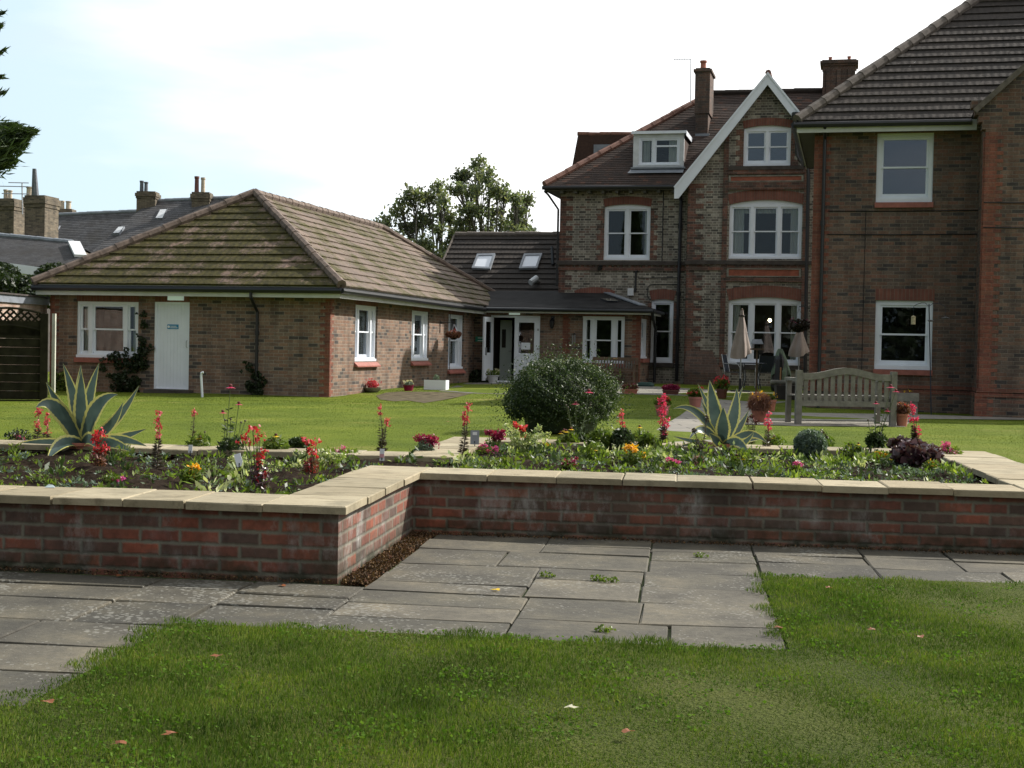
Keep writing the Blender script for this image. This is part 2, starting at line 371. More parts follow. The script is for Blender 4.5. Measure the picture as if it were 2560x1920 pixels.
def glassm(name, tint=(.75,.8,.8), refl=1.0):
    m, nt, p = mat(name); nt.nodes.remove(p)
    t = N(nt, 'ShaderNodeBsdfTransparent'); t.inputs[0].default_value = (*tint, 1)
    g = N(nt, 'ShaderNodeBsdfGlossy'); g.inputs['Roughness'].default_value = .02
    g.inputs[0].default_value = (.9,.93,1,1)
    fr = N(nt, 'ShaderNodeFresnel'); fr.inputs[0].default_value = 1.62
    mx = N(nt, 'ShaderNodeMixShader'); nt.links.new(MA(nt, 'MULTIPLY', fr.outputs[0], refl, clamp=True), mx.inputs[0])
    nt.links.new(t.outputs[0], mx.inputs[1]); nt.links.new(g.outputs[0], mx.inputs[2]); nt.links.new(mx.outputs[0], nt.nodes['Material Output'].inputs[0])
    b = N(nt, 'ShaderNodeBump'); b.inputs['Strength'].default_value = .04; b.inputs['Distance'].default_value = .02
    nt.links.new(noise(nt, coord(nt), 2.2, 2), b.inputs['Height']); nt.links.new(b.outputs[0], g.inputs['Normal'])
    return m
M = {}
M['brick_new'] = brick('new_brick', [(0,(.20,.115,.075)),(.14,(.25,.155,.105)),(.3,(.17,.105,.075)),(.44,(.24,.135,.085)),(.6,(.15,.10,.08)),(.7,(.21,.14,.10)),(.82,(.075,.062,.058)),(.9,(.23,.12,.075))], (.27,.235,.185), stain=.3)
M['brick_wing'] = brick('wing_brick', [(0,(.155,.085,.058)),(.15,(.19,.11,.075)),(.3,(.12,.078,.062)),(.46,(.17,.085,.055)),(.62,(.10,.072,.062)),(.75,(.145,.10,.078)),(.86,(.06,.05,.05)),(.94,(.20,.09,.06))], (.19,.155,.12), stain=.3, desat=.26)
M['brick_red'] = brick('red_brick', [(0,(.19,.07,.05)),(.35,(.235,.088,.06)),(.7,(.15,.06,.048)),(1,(.21,.095,.065))], (.22,.15,.11), mj=.007, stain=.2, desat=.02, gain=1.1)
M['brick_old'] = brick('old_brick', [(0,(.17,.155,.125)),(.15,(.23,.21,.17)),(.3,(.12,.105,.088)),(.45,(.19,.17,.135)),(.6,(.075,.07,.06)),(.72,(.17,.105,.08)),(.78,(.15,.14,.115)),(.9,(.30,.275,.225))], (.36,.33,.27), flemish=True, stain=.35, mj=.015, desat=.3, gain=1.25)
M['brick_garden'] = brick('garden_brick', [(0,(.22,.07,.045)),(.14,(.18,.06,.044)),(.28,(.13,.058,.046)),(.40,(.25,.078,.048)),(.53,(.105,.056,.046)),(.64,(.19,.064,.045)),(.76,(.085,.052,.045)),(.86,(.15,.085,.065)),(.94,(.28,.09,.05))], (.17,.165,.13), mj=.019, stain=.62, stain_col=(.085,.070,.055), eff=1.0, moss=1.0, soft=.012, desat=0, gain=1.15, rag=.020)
M['brick_pink'] = brick('pink_brick', [(0,(.42,.27,.20)),(.5,(.48,.34,.27)),(1,(.38,.23,.17))], (.42,.38,.33))
M['brick_dress'] = brick('weathered_red_dressing', [(0,(.14,.058,.042)),(.16,(.19,.075,.05)),(.34,(.10,.052,.042)),(.5,(.16,.065,.045)),(.66,(.12,.075,.058)),(.8,(.21,.085,.055)),(.9,(.07,.05,.043))], (.22,.17,.13), mj=.009, stain=.45)
M['brick_chim'] = brick('sooty_chimney_brick', [(0,(.11,.06,.045)),(.3,(.15,.08,.055)),(.6,(.075,.055,.048)),(1,(.13,.075,.055))], (.13,.11,.09), stain=.5)
M['brick_yel'] = brick('yellow_brick', [(0,(.12,.095,.065)),(.3,(.17,.135,.09)),(.6,(.07,.06,.045)),(1,(.20,.165,.11))], (.15,.135,.10))
M['white'] = flat('white_paint', (.74,.78,.85), .45, .04, 3)
M['white_dirty'] = flat('weathered_white_paint', (.58,.60,.62), .5, .12, 5)
M['fascia'] = flat('cream_fascia_paint', (.56,.57,.55), .5, .10, 3)
M['black'] = flat('black_plastic', (.012,.013,.016), .4, .2, 5)
M['lead'] = flat('lead_flashing', (.20,.22,.25), .5, .2, 6)
M['glass'] = glassm('window_glass', (.9,.93,.93), .8); M['glass_sky'] = glassm('reflective_window_glass', (.6,.65,.7), 2.6)
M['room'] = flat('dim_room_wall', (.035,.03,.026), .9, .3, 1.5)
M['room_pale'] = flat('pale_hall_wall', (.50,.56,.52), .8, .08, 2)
M['curtain'] = leafm('net_curtain', [(.75,.75,.73),(.75,.75,.73)], .3, .9, .1)
M['soffit'] = flat('dark_soffit', (.10,.10,.085), .7, .2, 4)
M['soffit_w'] = flat('pale_soffit', (.42,.43,.38), .6, .1, 4)
M['sill_red'] = flat('red_tile_sill', (.30,.10,.075), .6, .2, 9)
M['tile_bung'] = tilemat('mossy_brown_concrete_tile', (.20,.135,.105), (.155,.11,.088), .30, moss=.50, mosscol=(.062,.053,.009), stain=.3, mossedge=.10, sc_moss=1.5)
M['tile_bung_side'] = tilemat('pale_moss_brown_concrete_tile', (.18,.132,.105), (.14,.107,.088), .30, moss=.40, mosscol=(.075,.066,.014), stain=.3, mossedge=.10, sc_moss=1.2)  # side slope: thinner, paler moss over slightly darker tile
M['tile_dark'] = tilemat('dark_lichened_concrete_tile', (.032,.026,.023), (.044,.035,.030), .30, lichen=.16, stain=.4)
M['tile_plain'] = tilemat('old_plain_clay_tile', (.050,.036,.031), (.068,.044,.036), .165, stain=.5, ramp_red=(.12,.06,.042), roll=0)
M['tile_red'] = tilemat('red_clay_tile', (.14,.065,.048), (.18,.08,.055), .165, stain=.4, roll=0)
M['slate'] = tilemat('grey_slate', (.06,.06,.066), (.10,.10,.108), .25, stain=.6, stainc=(.045,.038,.03), roll=0, lichen=.02)
M['ridge_bung'] = flat('mossy_ridge_tile', (.13,.095,.075), .85, .45, 7, bmp=.5)
M['ridge_dark'] = flat('dark_ridge_tile', (.12,.10,.085), .85, .3, 9, bmp=.4)
M['ridge_red'] = flat('red_ridge_tile', (.19,.095,.07), .8, .35, 6, bmp=.3)
M['felt'] = flat('mineral_roof_felt', (.024,.023,.023), .9, .35, 2.2, bmp=.3, spec=.12)
M['stone'] = flat('grey_stone', (.22,.205,.17), .85, .35, 6, bmp=.5)
M['dark_stone'] = flat('sooty_stone', (.055,.045,.04), .85, .4, 5, bmp=.4)
M['terracotta_panel'] = flat('terracotta_panel', (.27,.075,.04), .7, .3, 7, bmp=.2)
M['wood_grey'] = flat('weathered_grey_teak', (.17,.16,.14), .75, .3, 9, bmp=.4)
M['wood_brown'] = flat('brown_bench_timber', (.14,.09,.06), .6, .3, 9)
M['wood_green'] = flat('dark_green_stained_fence', (.020,.019,.011), .9, .5, 6, spec=.1)
M['wood_orange'] = flat('varnished_wood_handle', (.55,.27,.13), .4, .1, 10)
M['terracotta'] = flat('terracotta_clay', (.36,.13,.085), .75, .2, 9, bmp=.2)
M['plastic_terracotta'] = flat('pink_terracotta_plastic', (.38,.15,.12), .55, .08, 6)
M['dark_terracotta'] = flat('dark_brown_plastic', (.12,.04,.028), .5, .15, 6)
M['soil'] = flat('soil', (.026,.019,.014), .95, .6, 14, bmp=1, spec=.05)
M['cream_canvas'] = flat('dusky_cream_canvas', (.30,.245,.215), .85, .12, 5)
M['green_canvas'] = flat('faded_green_canvas', (.13,.18,.13), .85, .3, 6)
M['metal'] = flat('grey_metal', (.35,.36,.38), .35, .1, 6, metal=.7)
M['dark_metal'] = flat('dark_blue_metal', (.018,.024,.04), .4, .2, 6)
M['leaf_bush'] = leafm('dark_evergreen_leaf', [(.02,.036,.012),(.035,.06,.02),(.055,.085,.028),(.028,.05,.016)], .25, .5, .4)
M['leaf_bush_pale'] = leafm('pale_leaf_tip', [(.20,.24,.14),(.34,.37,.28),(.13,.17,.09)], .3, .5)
M['leaf_dark'] = leafm('dark_leaf', [(.012,.022,.008),(.028,.045,.014)], .25)
M['leaf_tree'] = leafm('tree_leaf', [(.09,.115,.085),(.12,.145,.10),(.15,.15,.085),(.10,.125,.095)], .5, noise_s=.5)
M['leaf_green'] = leafm('fresh_green_leaf', [(.08,.13,.018),(.15,.21,.03),(.05,.09,.018),(.23,.28,.05)], .4, noise_s=3)
M['leaf_grey'] = leafm('grey_green_leaf', [(.10,.15,.12),(.15,.20,.16),(.07,.11,.085)], .3)
M['leaf_varieg'] = leafm('cream_edged_leaf', [(.42,.45,.22),(.55,.56,.34),(.2,.28,.1),(.35,.40,.18)], .3)
M['leaf_purple'] = leafm('dark_purple_leaf', [(.04,.015,.022),(.09,.035,.05),(.12,.09,.10)], .2, .3, .8)
M['stem'] = leafm('green_stem', [(.06,.09,.03),(.09,.12,.04)], .1)
M['stem_dark'] = leafm('bronze_stem', [(.05,.045,.03),(.08,.05,.035)], .1)
M['fl_pink'] = leafm('magenta_pink_petal', [(.55,.03,.12),(.70,.06,.20),(.45,.02,.08)], .35)
M['fl_coral'] = leafm('coral_red_petal', [(.55,.07,.13),(.42,.04,.07),(.62,.13,.16)], .35)
M['fl_red'] = leafm('scarlet_petal', [(.48,.02,.035),(.62,.05,.07),(.34,.012,.025)], .3)
M['fl_dark'] = leafm('wine_red_petal', [(.25,.01,.05),(.35,.02,.10),(.18,.01,.04)], .3)
M['fl_mag'] = leafm('purple_pink_petal', [(.50,.05,.25),(.62,.12,.35)], .35)
M['fl_yel'] = leafm('golden_yellow_petal', [(.75,.45,.01),(.8,.55,.02)], .35)
M['fl_orange'] = leafm('orange_petal', [(.72,.34,.01),(.78,.46,.02)], .35)
M['fl_white'] = leafm('cream_petal', [(.7,.68,.55),(.6,.55,.4)], .35)
M['cone'] = flat('dark_flower_cone', (.10,.02,.015), .8, .3, 30)
M['bark'] = flat('grey_bark', (.075,.07,.06), .9, .4, 8, bmp=.5)
M['twig_red'] = leafm('rusty_dry_foliage', [(.16,.06,.045),(.22,.10,.07),(.11,.045,.035)], .3)
# ================================================================== SETTING
TH = R(13.65)
_o = PZ(1048.6, 1182.5, .41); T = Frame((_o.x, _o.y, 0), R(6.84))
def gridsheet(name, fr, xs, ys, skip, zf, m):
    vs = []; idx = {}; fs = []
    def vid(i, j):
        if (i, j) not in idx:
            p = fr.M @ Vector((xs[i], ys[j], 0)); idx[i, j] = len(vs); vs.append((p.x, p.y, zf(p.x, p.y)))
        return idx[i, j]
    for i in range(len(xs)-1):
        for j in range(len(ys)-1):
            if skip((xs[i]+xs[i+1])/2, (ys[j]+ys[j+1])/2): continue
            fs.append((vid(i,j), vid(i+1,j), vid(i+1,j+1), vid(i,j+1)))
    b = MB(); b.add(vs, fs); return b.build(name, m, smooth=True)
def grassmat(name, a, b_, c_, patch=(.16,.14,.05)):
    m, nt, p = mat(name); c = coord(nt)
    col = ramp(nt, noise(nt, c, 1.1, 6, .6), [(.3, a), (.5, b_), (.72, c_)])
    col = mixc(nt, .7, col, ramp(nt, noise(nt, c, 38, 5, .75), [(.3, (.7,.7,.7)), (.7, (1.25,1.25,1.2))]), 'MULTIPLY')
    col = mixc(nt, .9, col, ramp(nt, noise(nt, c, .45, 5, .6), [(.35, (.78,.82,.8)), (.65, (1.2,1.16,1.1))]), 'MULTIPLY')
    dry = ramp(nt, noise(nt, c, .55, 5, .7), [(.60, (0,0,0)), (.75, (1,1,1))])
    col = mixc(nt, MA(nt, 'MULTIPLY', dry, .6), col, patch)
    nt.links.new(col, p.inputs['Base Color']); inp(p, 'Roughness', .9); inp(p, 'Specular IOR Level', .1)
    bump(nt, p, noise(nt, c, 60, 4), .9, .03); return m
M['lawn'] = grassmat('upper_lawn_turf', (.08,.115,.010), (.11,.148,.014), (.155,.18,.028), (.24,.20,.08))
M['lawn_low'] = grassmat('lower_lawn_turf', (.04,.055,.010), (.06,.075,.014), (.08,.09,.022))
b = MB(); b.poly([(-700,-300,-.42),(700,-300,-.42),(700,1500,-.42),(-700,1500,-.42)]); tag(b.build('ground', M['lawn']), kind='structure')
def cutlist(lo, hi, st, must):
    v = set(must); x = lo
    while x < hi: v.add(round(x, 3)); x += st
    v.add(hi); v = sorted(v); out = [v[0]]
    for a in v[1:]:
        if a in must or a-out[-1] > st*.35: out.append(a)
    return out
COPR = 4.58
xs = [-60,-45,-32,-24]+cutlist(-18, 22, .8, [-.42, COPR])+[26,34,46,70]
ys = [-1.0,-.3]+cutlist(0, 30, .8, [1.92, 4.0])+cutlist(31, 42, 1.2, [])+[48,60,90]
def skip(x, y):
    if y < 1.92 and x < -.42: return True
    if y < 4.0 and -.42 <= x <= COPR: return True
    return x < COPR and y < 0
gridsheet('upper_lawn', T, xs, ys, skip, hgt, M['lawn'])
COL.objects['upper_lawn']['kind'] = 'structure'
# lower lawn
def lowz(x, y): return .012+.012*math.sin(x*1.7)*math.cos(y*1.3)
xs = [-30,-12,-6]+cutlist(-2.6, 6, .35, [-.47, 2.24])+[9,16,40]; ys = [-40,-20,-14,-10]+cutlist(-8, -1.33, .35, [-3.38])
gridsheet('lower_lawn', T, xs, ys, lambda x, y: (x < -.47 and y > -4.9) or (x < 2.24 and y > -3.38), lowz, M['lawn_low'])
COL.objects['lower_lawn']['kind'] = 'structure'
# paving
m, nt, p = mat('riven_paving'); M['paving'] = m; c = coord(nt)
g = N(nt, 'ShaderNodeNewGeometry')
base = ramp(nt, g.outputs['Random Per Island'], [(0, (.055,.051,.041)), (.3, (.088,.08,.063)), (.5, (.058,.054,.044)), (.7, (.12,.107,.083)), (.85, (.068,.063,.05)), (1, (.19,.168,.128))])
base = mixc(nt, .9, base, ramp(nt, noise(nt, c, 2.2, 7, .68), [(.32, (.5,.5,.5)), (.48, (.88,.88,.86)), (.56, (1.1,1.08,1.0)), (.68, (1.6,1.52,1.36))]), 'MULTIPLY')
base = mixc(nt, .6, base, ramp(nt, noise(nt, c, 30, 5, .7), [(.3, (.65,.65,.65)), (.7, (1.3,1.3,1.3))]), 'MULTIPLY')
vo = N(nt, 'ShaderNodeTexVoronoi'); vo.inputs['Scale'].default_value = 36; nt.links.new(c, vo.inputs['Vector'])
li = MA(nt, 'LESS_THAN', MA(nt, 'ADD', MA(nt, 'ADD', vo.outputs['Distance'], MA(nt, 'MULTIPLY', noise(nt, c, 50, 2), .22)), MA(nt, 'MULTIPLY', noise(nt, c, .9, 7, .75), 2.4)), 1.50)
base = mixc(nt, MA(nt, 'MULTIPLY', li, .42), base, (.27,.265,.235))
nt.links.new(base, p.inputs['Base Color']); inp(p, 'Roughness', .82); inp(p, 'Specular IOR Level', .3)
bump(nt, p, noise(nt, c, 5, 8, .7), .6, .02)
M['joint'] = flat('joint_earth', (.05,.065,.02), .95, .5, 12, bmp=.6)
def split(x0, x1, y0, y1, out, rs, mx=.92, my=.64):
    w_, h_ = x1-x0, y1-y0
    if w_ <= mx and h_ <= my: out.append((x0, x1, y0, y1)); return
    if w_/mx > h_/my:
        t = rs.uniform(.38, .62) if w_ < 2*mx else rs.uniform(.3, .7); c = x0+w_*t
        split(x0, c, y0, y1, out, rs, mx, my); split(c, x1, y0, y1, out, rs, mx, my)
    else:
        t = rs.uniform(.42, .58) if h_ < 1.5*my else rs.uniform(.34, .66); c = y0+h_*t
        split(x0, x1, y0, c, out, rs, mx, my); split(x0, x1, c, y1, out, rs, mx, my)
def slabs(b, rects, zf, rs, gap=.0045, th=.05, tilt=.004):
    for (x0, x1, y0, y1) in rects:
        g_ = gap*rs.uniform(.4, 1.9); x0 += g_; x1 -= g_; y0 += g_; y1 -= g_
        z = zf((x0+x1)/2, (y0+y1)/2)+rs.uniform(-.003, .004); ta, tb = rs.uniform(-tilt, tilt), rs.uniform(-tilt, tilt)
        bv = .006
        lo = [(x0,y0),(x1,y0),(x1,y1),(x0,y1)]; hi = [(x0+bv,y0+bv),(x1-bv,y0+bv),(x1-bv,y1-bv),(x0+bv,y1-bv)]
        lo = [(x+rs.uniform(-.006,.006), y+rs.uniform(-.006,.006)) for x, y in lo]
        zz = [z-ta-tb, z+ta-tb, z+ta+tb, z-ta+tb]
        v = [(x, y, z-th) for x, y in lo]+[(x, y, zz[i]-bv) for i, (x, y) in enumerate(lo)]+[(x, y, zz[i]) for i, (x, y) in enumerate(hi)]
        b.add(v, [(0,1,5,4),(1,2,6,5),(2,3,7,6),(3,0,4,7),(4,5,9,8),(5,6,10,9),(6,7,11,10),(7,4,8,11),(8,9,10,11)])
rs = random.Random(11); rc = []
for (x0, x1, y0, y1) in [(-5.4,-.47,-4.95,-3.38),(-5.4,-.47,-3.38,-2.16),(-.47,.13,-3.38,-2.16),(.13,2.24,-3.38,-2.3),(.13,2.24,-2.3,-1.33),(.13,2.24,-1.33,-.0),(2.24,7,-1.33,-.0)]:
    split(x0, x1, y0, y1, rc, rs)
b = MB(); slabs(b, rc, lambda x, y: 0, rs)
o = b.build('paved_path', M['paving']); o.matrix_world = T.M; tag(o, kind='structure')
b = MB(); b.poly([(-9,-9,-.018),(9,-9,-.018),(9,.1,-.018),(-9,.1,-.018)]); o = b.build('path_bed', M['joint']); o.matrix_world = T.M; tag(o, kind='structure')
# stepping edge slabs in the far garden: patio by the house, path through the lawn, strip before the wing
def pxpoly(name, pts, m, dz=.012, th=None):
    q = [PT(*p) for p in pts]; b = MB(); tri = tessellate_polygon([[Vector((v.x, v.y, 0)) for v in q]])
    b.add([(v.x, v.y, v.z+dz) for v in q], [tuple(t) for t in tri]); return tag(b.build(name, m), kind='structure')
M['patio'] = flat('patio_concrete', (.24,.225,.20), .85, .2, 1.6, bmp=.3)
M['asphalt'] = flat('path_tarmac', (.10,.095,.085), .9, .2, 3, bmp=.4)
M['bare'] = flat('thin_grass_over_soil', (.10,.085,.055), .95, .55, 5, bmp=1, spec=.05)
M['gravel'] = flat('loose_stony_soil', (.16,.145,.115), .95, .5, 9, bmp=1)
# ------------------------------------------------------------------ raised bed
m, nt, p = mat('sandstone_coping'); M['coping'] = m; c = coord(nt)
mpn = N(nt, 'ShaderNodeMapping'); mpn.inputs['Scale'].default_value = (1, 3.2, 1); mpn.inputs['Rotation'].default_value = (0, 0, .25); nt.links.new(c, mpn.inputs[0])
g = N(nt, 'ShaderNodeNewGeometry')
base = ramp(nt, g.outputs['Random Per Island'], [(0, (.30,.255,.17)), (.4, (.38,.335,.235)), (.7, (.26,.225,.15)), (1, (.34,.305,.22))])
base = mixc(nt, .8, base, ramp(nt, noise(nt, mpn.outputs[0], 5, 8, .66), [(.34, (.45,.42,.36)), (.46, (.92,.89,.84)), (.6, (1.02,1,.97)), (.7, (1.3,1.28,1.2))]), 'MULTIPLY')
base = mixc(nt, MA(nt, 'MULTIPLY', ramp(nt, noise(nt, c, 1.7, 6, .7), [(.5, (0,0,0)), (.7, (1,1,1))]), .6), base, (.13,.115,.075))
nt.links.new(base, p.inputs['Base Color']); inp(p, 'Roughness', .8); inp(p, 'Specular IOR Level', .3)
bump(nt, p, noise(nt, mpn.outputs[0], 4, 9, .7), .7, .02)
M['bedsoil'] = flat('bed_soil', (.024,.017,.012), .97, .6, 26, bmp=1, spec=.04)
bed = fempty('raised_flower_bed', T, 'long brick raised flower bed with pale stone coping, stepping back at its middle', 'raised bed')
b = MB()
b.box(-9, -.055, -2.05, -1.66, -.1, .365); b.box(-.40, -.055, -1.66, .05, -.1, .365); b.box(-.40, 4.52, .05, .44, -.1, .365)
b.box(4.1, 4.52, .44, 3.94, -.1, .365); b.box(-.40, 4.1, 3.56, 3.94, -.1, .365); b.box(-.40, -.06, 1.5, 3.56, -.1, .365); b.box(-9, -.40, 1.5, 1.88, -.1, .365)
b.build('brick_wall', M['brick_garden'], bed)
rs = random.Random(4)
def coprow(a0, a1, w0, w1, along, step=.41, zj=.004):
    n = max(1, round((a1-a0)/step)); out = []
    e = [a0+(a1-a0)*(i+(rs.uniform(-.12, .12) if 0 < i < n else 0))/n for i in range(n+1)]
    for i in range(n): out.append((e[i], e[i+1], w0, w1) if along == 'x' else (w0, w1, e[i], e[i+1]))
    return out
cr = coprow(-9, -.46, -2.11, -1.58, 'x')+[(-.46, 0, -2.11, -1.58)]+coprow(-1.58, .0, -.46, 0, 'y', .5)+[(-.46, 0, 0, .50)]+coprow(0, 4.02, 0, .50, 'x', .44)+[(4.02, 4.58, 0, .50)]
cr += coprow(.5, 4.0, 4.02, 4.58, 'y', .45)+coprow(-.42, 4.02, 3.5, 4.0, 'x', .45)+coprow(1.92, 3.5, -.42, 0, 'y')+coprow(-9, 0, 1.45, 1.92, 'x')
b = MB(); slabs(b, cr, lambda x, y: .41, rs, gap=.0025, th=.043, tilt=.002); b.build('stone_coping', M['coping'], bed)
b = MB(); nx, ny = 150, 70
def soilz(x, y): return .345+.02*math.sin(x*5.1+y*3)+.015*math.sin(x*13+1)*math.cos(y*11)
def inbed(x, y): return (-9 < x < -.40 and -1.66 < y < 1.5) or (-.41 < x < -.05 and .4 < y < 1.5) or (-.06 < x < 4.1 and .44 < y < 3.56)
xx = cutlist(-6, 4.1, .05, [-.40, -.06]); yy = cutlist(-1.66, 3.56, .05, [.4, .44, 1.5]); idx = {}; vs = []; fs = []
def vid(i, j):
    if (i, j) not in idx: idx[i, j] = len(vs); vs.append((xx[i], yy[j], soilz(xx[i], yy[j])+rs.uniform(-.012, .02)))
    return idx[i, j]
for i in range(len(xx)-1):
    for j in range(len(yy)-1):
        if inbed((xx[i]+xx[i+1])/2, (yy[j]+yy[j+1])/2): fs.append((vid(i,j), vid(i+1,j), vid(i+1,j+1), vid(i,j+1)))
b.add(vs, fs); b.build('soil', M['bedsoil'], bed, smooth=True)
# ------------------------------------------------------------------ building kit
def window(par, x0, z0, w, h, loc, rz=0, rise=0, cols=(1,), rail=.5, curtain=None, glass='glass', room='room', wm='white', fr=.06, mull=.07, sash=.045, depth=1.6, pad=.25, name='window', recess=.03, sill=True):
    """loc: world-local (x,y,z) of bottom-left outer corner; cols: relative light widths"""
    b = MB(); tot = sum(cols); inner = w-2*fr-mull*(len(cols)-1); x = fr; lights = []
    for c_ in cols: lw = inner*c_/tot; lights.append((x, x+lw)); x += lw+mull
    ztop = h-rise-fr; holes = [[(a, fr*1.3), (c_, fr*1.3), (c_, ztop), (a, ztop)] for a, c_ in lights]
    b.plate(arc_outline(0, w, 0, h, rise), holes, recess, recess+.09)
    for a, c_ in lights:
        za, zb = fr*1.3, ztop; zr = za+(zb-za)*rail if rail else None
        if zr:
            b.plate([(a, zr-.018), (c_, zr-.018), (c_, zb), (a, zb)], [[(a+sash, zr+.018), (c_-sash, zr+.018), (c_-sash, zb-sash), (a+sash, zb-sash)]], recess+.03, recess+.065)
            b.plate([(a, za), (c_, za), (c_, zr+.018), (a, zr+.018)], [[(a+sash, za+sash*1.5), (c_-sash, za+sash*1.5), (c_-sash, zr-.018), (a+sash, zr-.018)]], recess+.066, recess+.1)
        else:
            b.plate([(a, za), (c_, za), (c_, zb), (a, zb)], [[(a+sash, za+sash), (c_-sash, za+sash), (c_-sash, zb-sash), (a+sash, zb-sash)]], recess+.03, recess+.07)
    if sill: b.box(-.01, w+.01, recess-.035, recess+.02, 0, fr*.9)
    o = b.build(name, M[wm], par); o.location = loc; o.rotation_euler = (0, 0, rz)
    g_ = MB()
    for a, c_ in lights:
        za, zb = fr*1.3, ztop; zr = za+(zb-za)*rail if rail else None
        if zr: g_.box(a+.02, c_-.02, recess+.045, recess+.049, zr, zb-.02); g_.box(a+.02, c_-.02, recess+.082, recess+.086, za+.02, zr)
        else: g_.box(a+.02, c_-.02, recess+.048, recess+.052, za+.02, zb-.02)
    g_.build('pane', M[glass], o)
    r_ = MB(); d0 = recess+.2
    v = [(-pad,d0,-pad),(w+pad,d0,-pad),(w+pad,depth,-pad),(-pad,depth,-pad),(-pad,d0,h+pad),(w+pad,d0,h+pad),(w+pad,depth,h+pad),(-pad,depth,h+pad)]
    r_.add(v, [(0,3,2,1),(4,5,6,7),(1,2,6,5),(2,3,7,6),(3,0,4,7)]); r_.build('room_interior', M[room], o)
    if curtain:
        cb = MB()
        for (ca, cc, *hh) in curtain:       # fractions of width (and bottom fraction)
            xa, xb = w*ca, w*cc; z_ = h*(hh[0] if hh else .04); zt = h*(hh[1] if len(hh) > 1 else .97); n = max(6, int((xb-xa)/.022)); vs = []; fs = []
            for i in range(n+1):
                x_ = xa+(xb-xa)*i/n; y_ = recess+.15+.018*math.sin(i*1.25)+.008*math.sin(i*.4)
                vs += [(x_, y_, z_), (x_, y_, zt)]
            for i in range(n): fs.append((2*i, 2*i+2, 2*i+3, 2*i+1))
            cb.add(vs, fs); cb.mark()
        for q_ in cb.parts('curtain', M['curtain'], o): q_.data.polygons.foreach_set('use_smooth', [True]*len(q_.data.polygons))
    return o
def roof_face(b, e0, e1, t0, t1, n, th=.03, seg=None, jit=.0, rs=random.Random(3)):
    e0, e1, t0, t1 = map(Vector, (e0, e1, t0, t1)); nrm = (e1-e0).cross(((t0+t1)/2-(e0+e1)/2))
    if nrm.z < 0: nrm = -nrm
    nrm.normalize(); U = (e1-e0).normalized()
    for i in range(n):
        a, c_ = i/n, min(1, (i+1.02)/n)
        la, ra = e0.lerp(t0, a), e1.lerp(t1, a); lb, rb = e0.lerp(t0, c_), e1.lerp(t1, c_)
        k = 1 if not seg else max(1, int((ra-la).length/seg)); offs = [rs.uniform(0, jit) for _ in range(k+1)]
        for q in range(k):
            s0, s1 = q/k, (q+1)/k
            p0 = la.lerp(ra, s0); p1 = la.lerp(ra, s1); q0 = lb.lerp(rb, s0); q1 = lb.lerp(rb, s1)
            h0 = nrm*(th+offs[q]); h1 = nrm*(th+offs[q] if jit else th)
            us = [(x-e0).dot(U) for x in (p0, p1, q1, q0)]
            b.add([p0+h0, p1+h1, q1+nrm*.002, q0+nrm*.002], [(0,1,2,3)], [[(us[0], i+.02), (us[1], i+.02), (us[2], i+.98), (us[3], i+.98)]])
            b.add([p0-nrm*.01, p1-nrm*.01, p1+h1, p0+h0], [(0,1,2,3)], [[(us[0], i+.02), (us[1], i+.02), (us[1], i+.03), (us[0], i+.03)]])
def ridge_line(b, a, c, r=.12, step=.42, lift=.0, rs=random.Random(9)):
    a, c = Vector(a), Vector(c); n = max(1, round((c-a).length/step))
    for i in range(n):
        p, q = a.lerp(c, i/n), a.lerp(c, (i+1.06)/n) if i < n-1 else c; j = Vector((0, 0, lift+rs.uniform(-.008, .008)))
        b.tube([p+j, q+j], [r, r*.9], 8)
def quoins(b, x0, sgn, z0, z1, y, w1=.34, w2=.225, ch=.225, pr=.006, ax='y'):
    z = z0; k = 0
    while z < z1-.02:
        w_ = w1 if k % 2 == 0 else w2; zz = min(z+ch, z1); a, c_ = sorted((x0, x0+sgn*w_))
        if ax == 'y': b.box(a, c_, y-pr, y+.03, z, zz-.0005)
        else: b.box(y-.03, y+pr, a, c_, z, zz-.0005)
        z = zz; k += 1
    b.mark()
def arch(b, x0, x1, zt, rise, th, y0, y1, spread=.12, n=12):
    """brick ring over a segmental head, top of opening at zt"""
    c_ = (x1-x0)/2; xm = (x0+x1)/2
    if rise > 0: rad = (c_*c_+rise*rise)/(2*rise); zc = zt-rad; a0 = math.asin(min(1, c_/rad))
    else: b.plate([(x0, zt), (x1, zt), (x1+spread, zt+th), (x0-spread, zt+th)], [], y0, y1); b.mark(); return
    inn = [(xm+rad*math.sin(a), zc+rad*math.cos(a)) for a in [a0-2*a0*i/n for i in range(n+1)]]
    out = [(xm+(rad+th)*math.sin(a), zc+(rad+th)*math.cos(a)) for a in [a0-2*a0*i/n for i in range(n+1)]]
    b.plate(inn+out[::-1], [], y0, y1); b.mark()
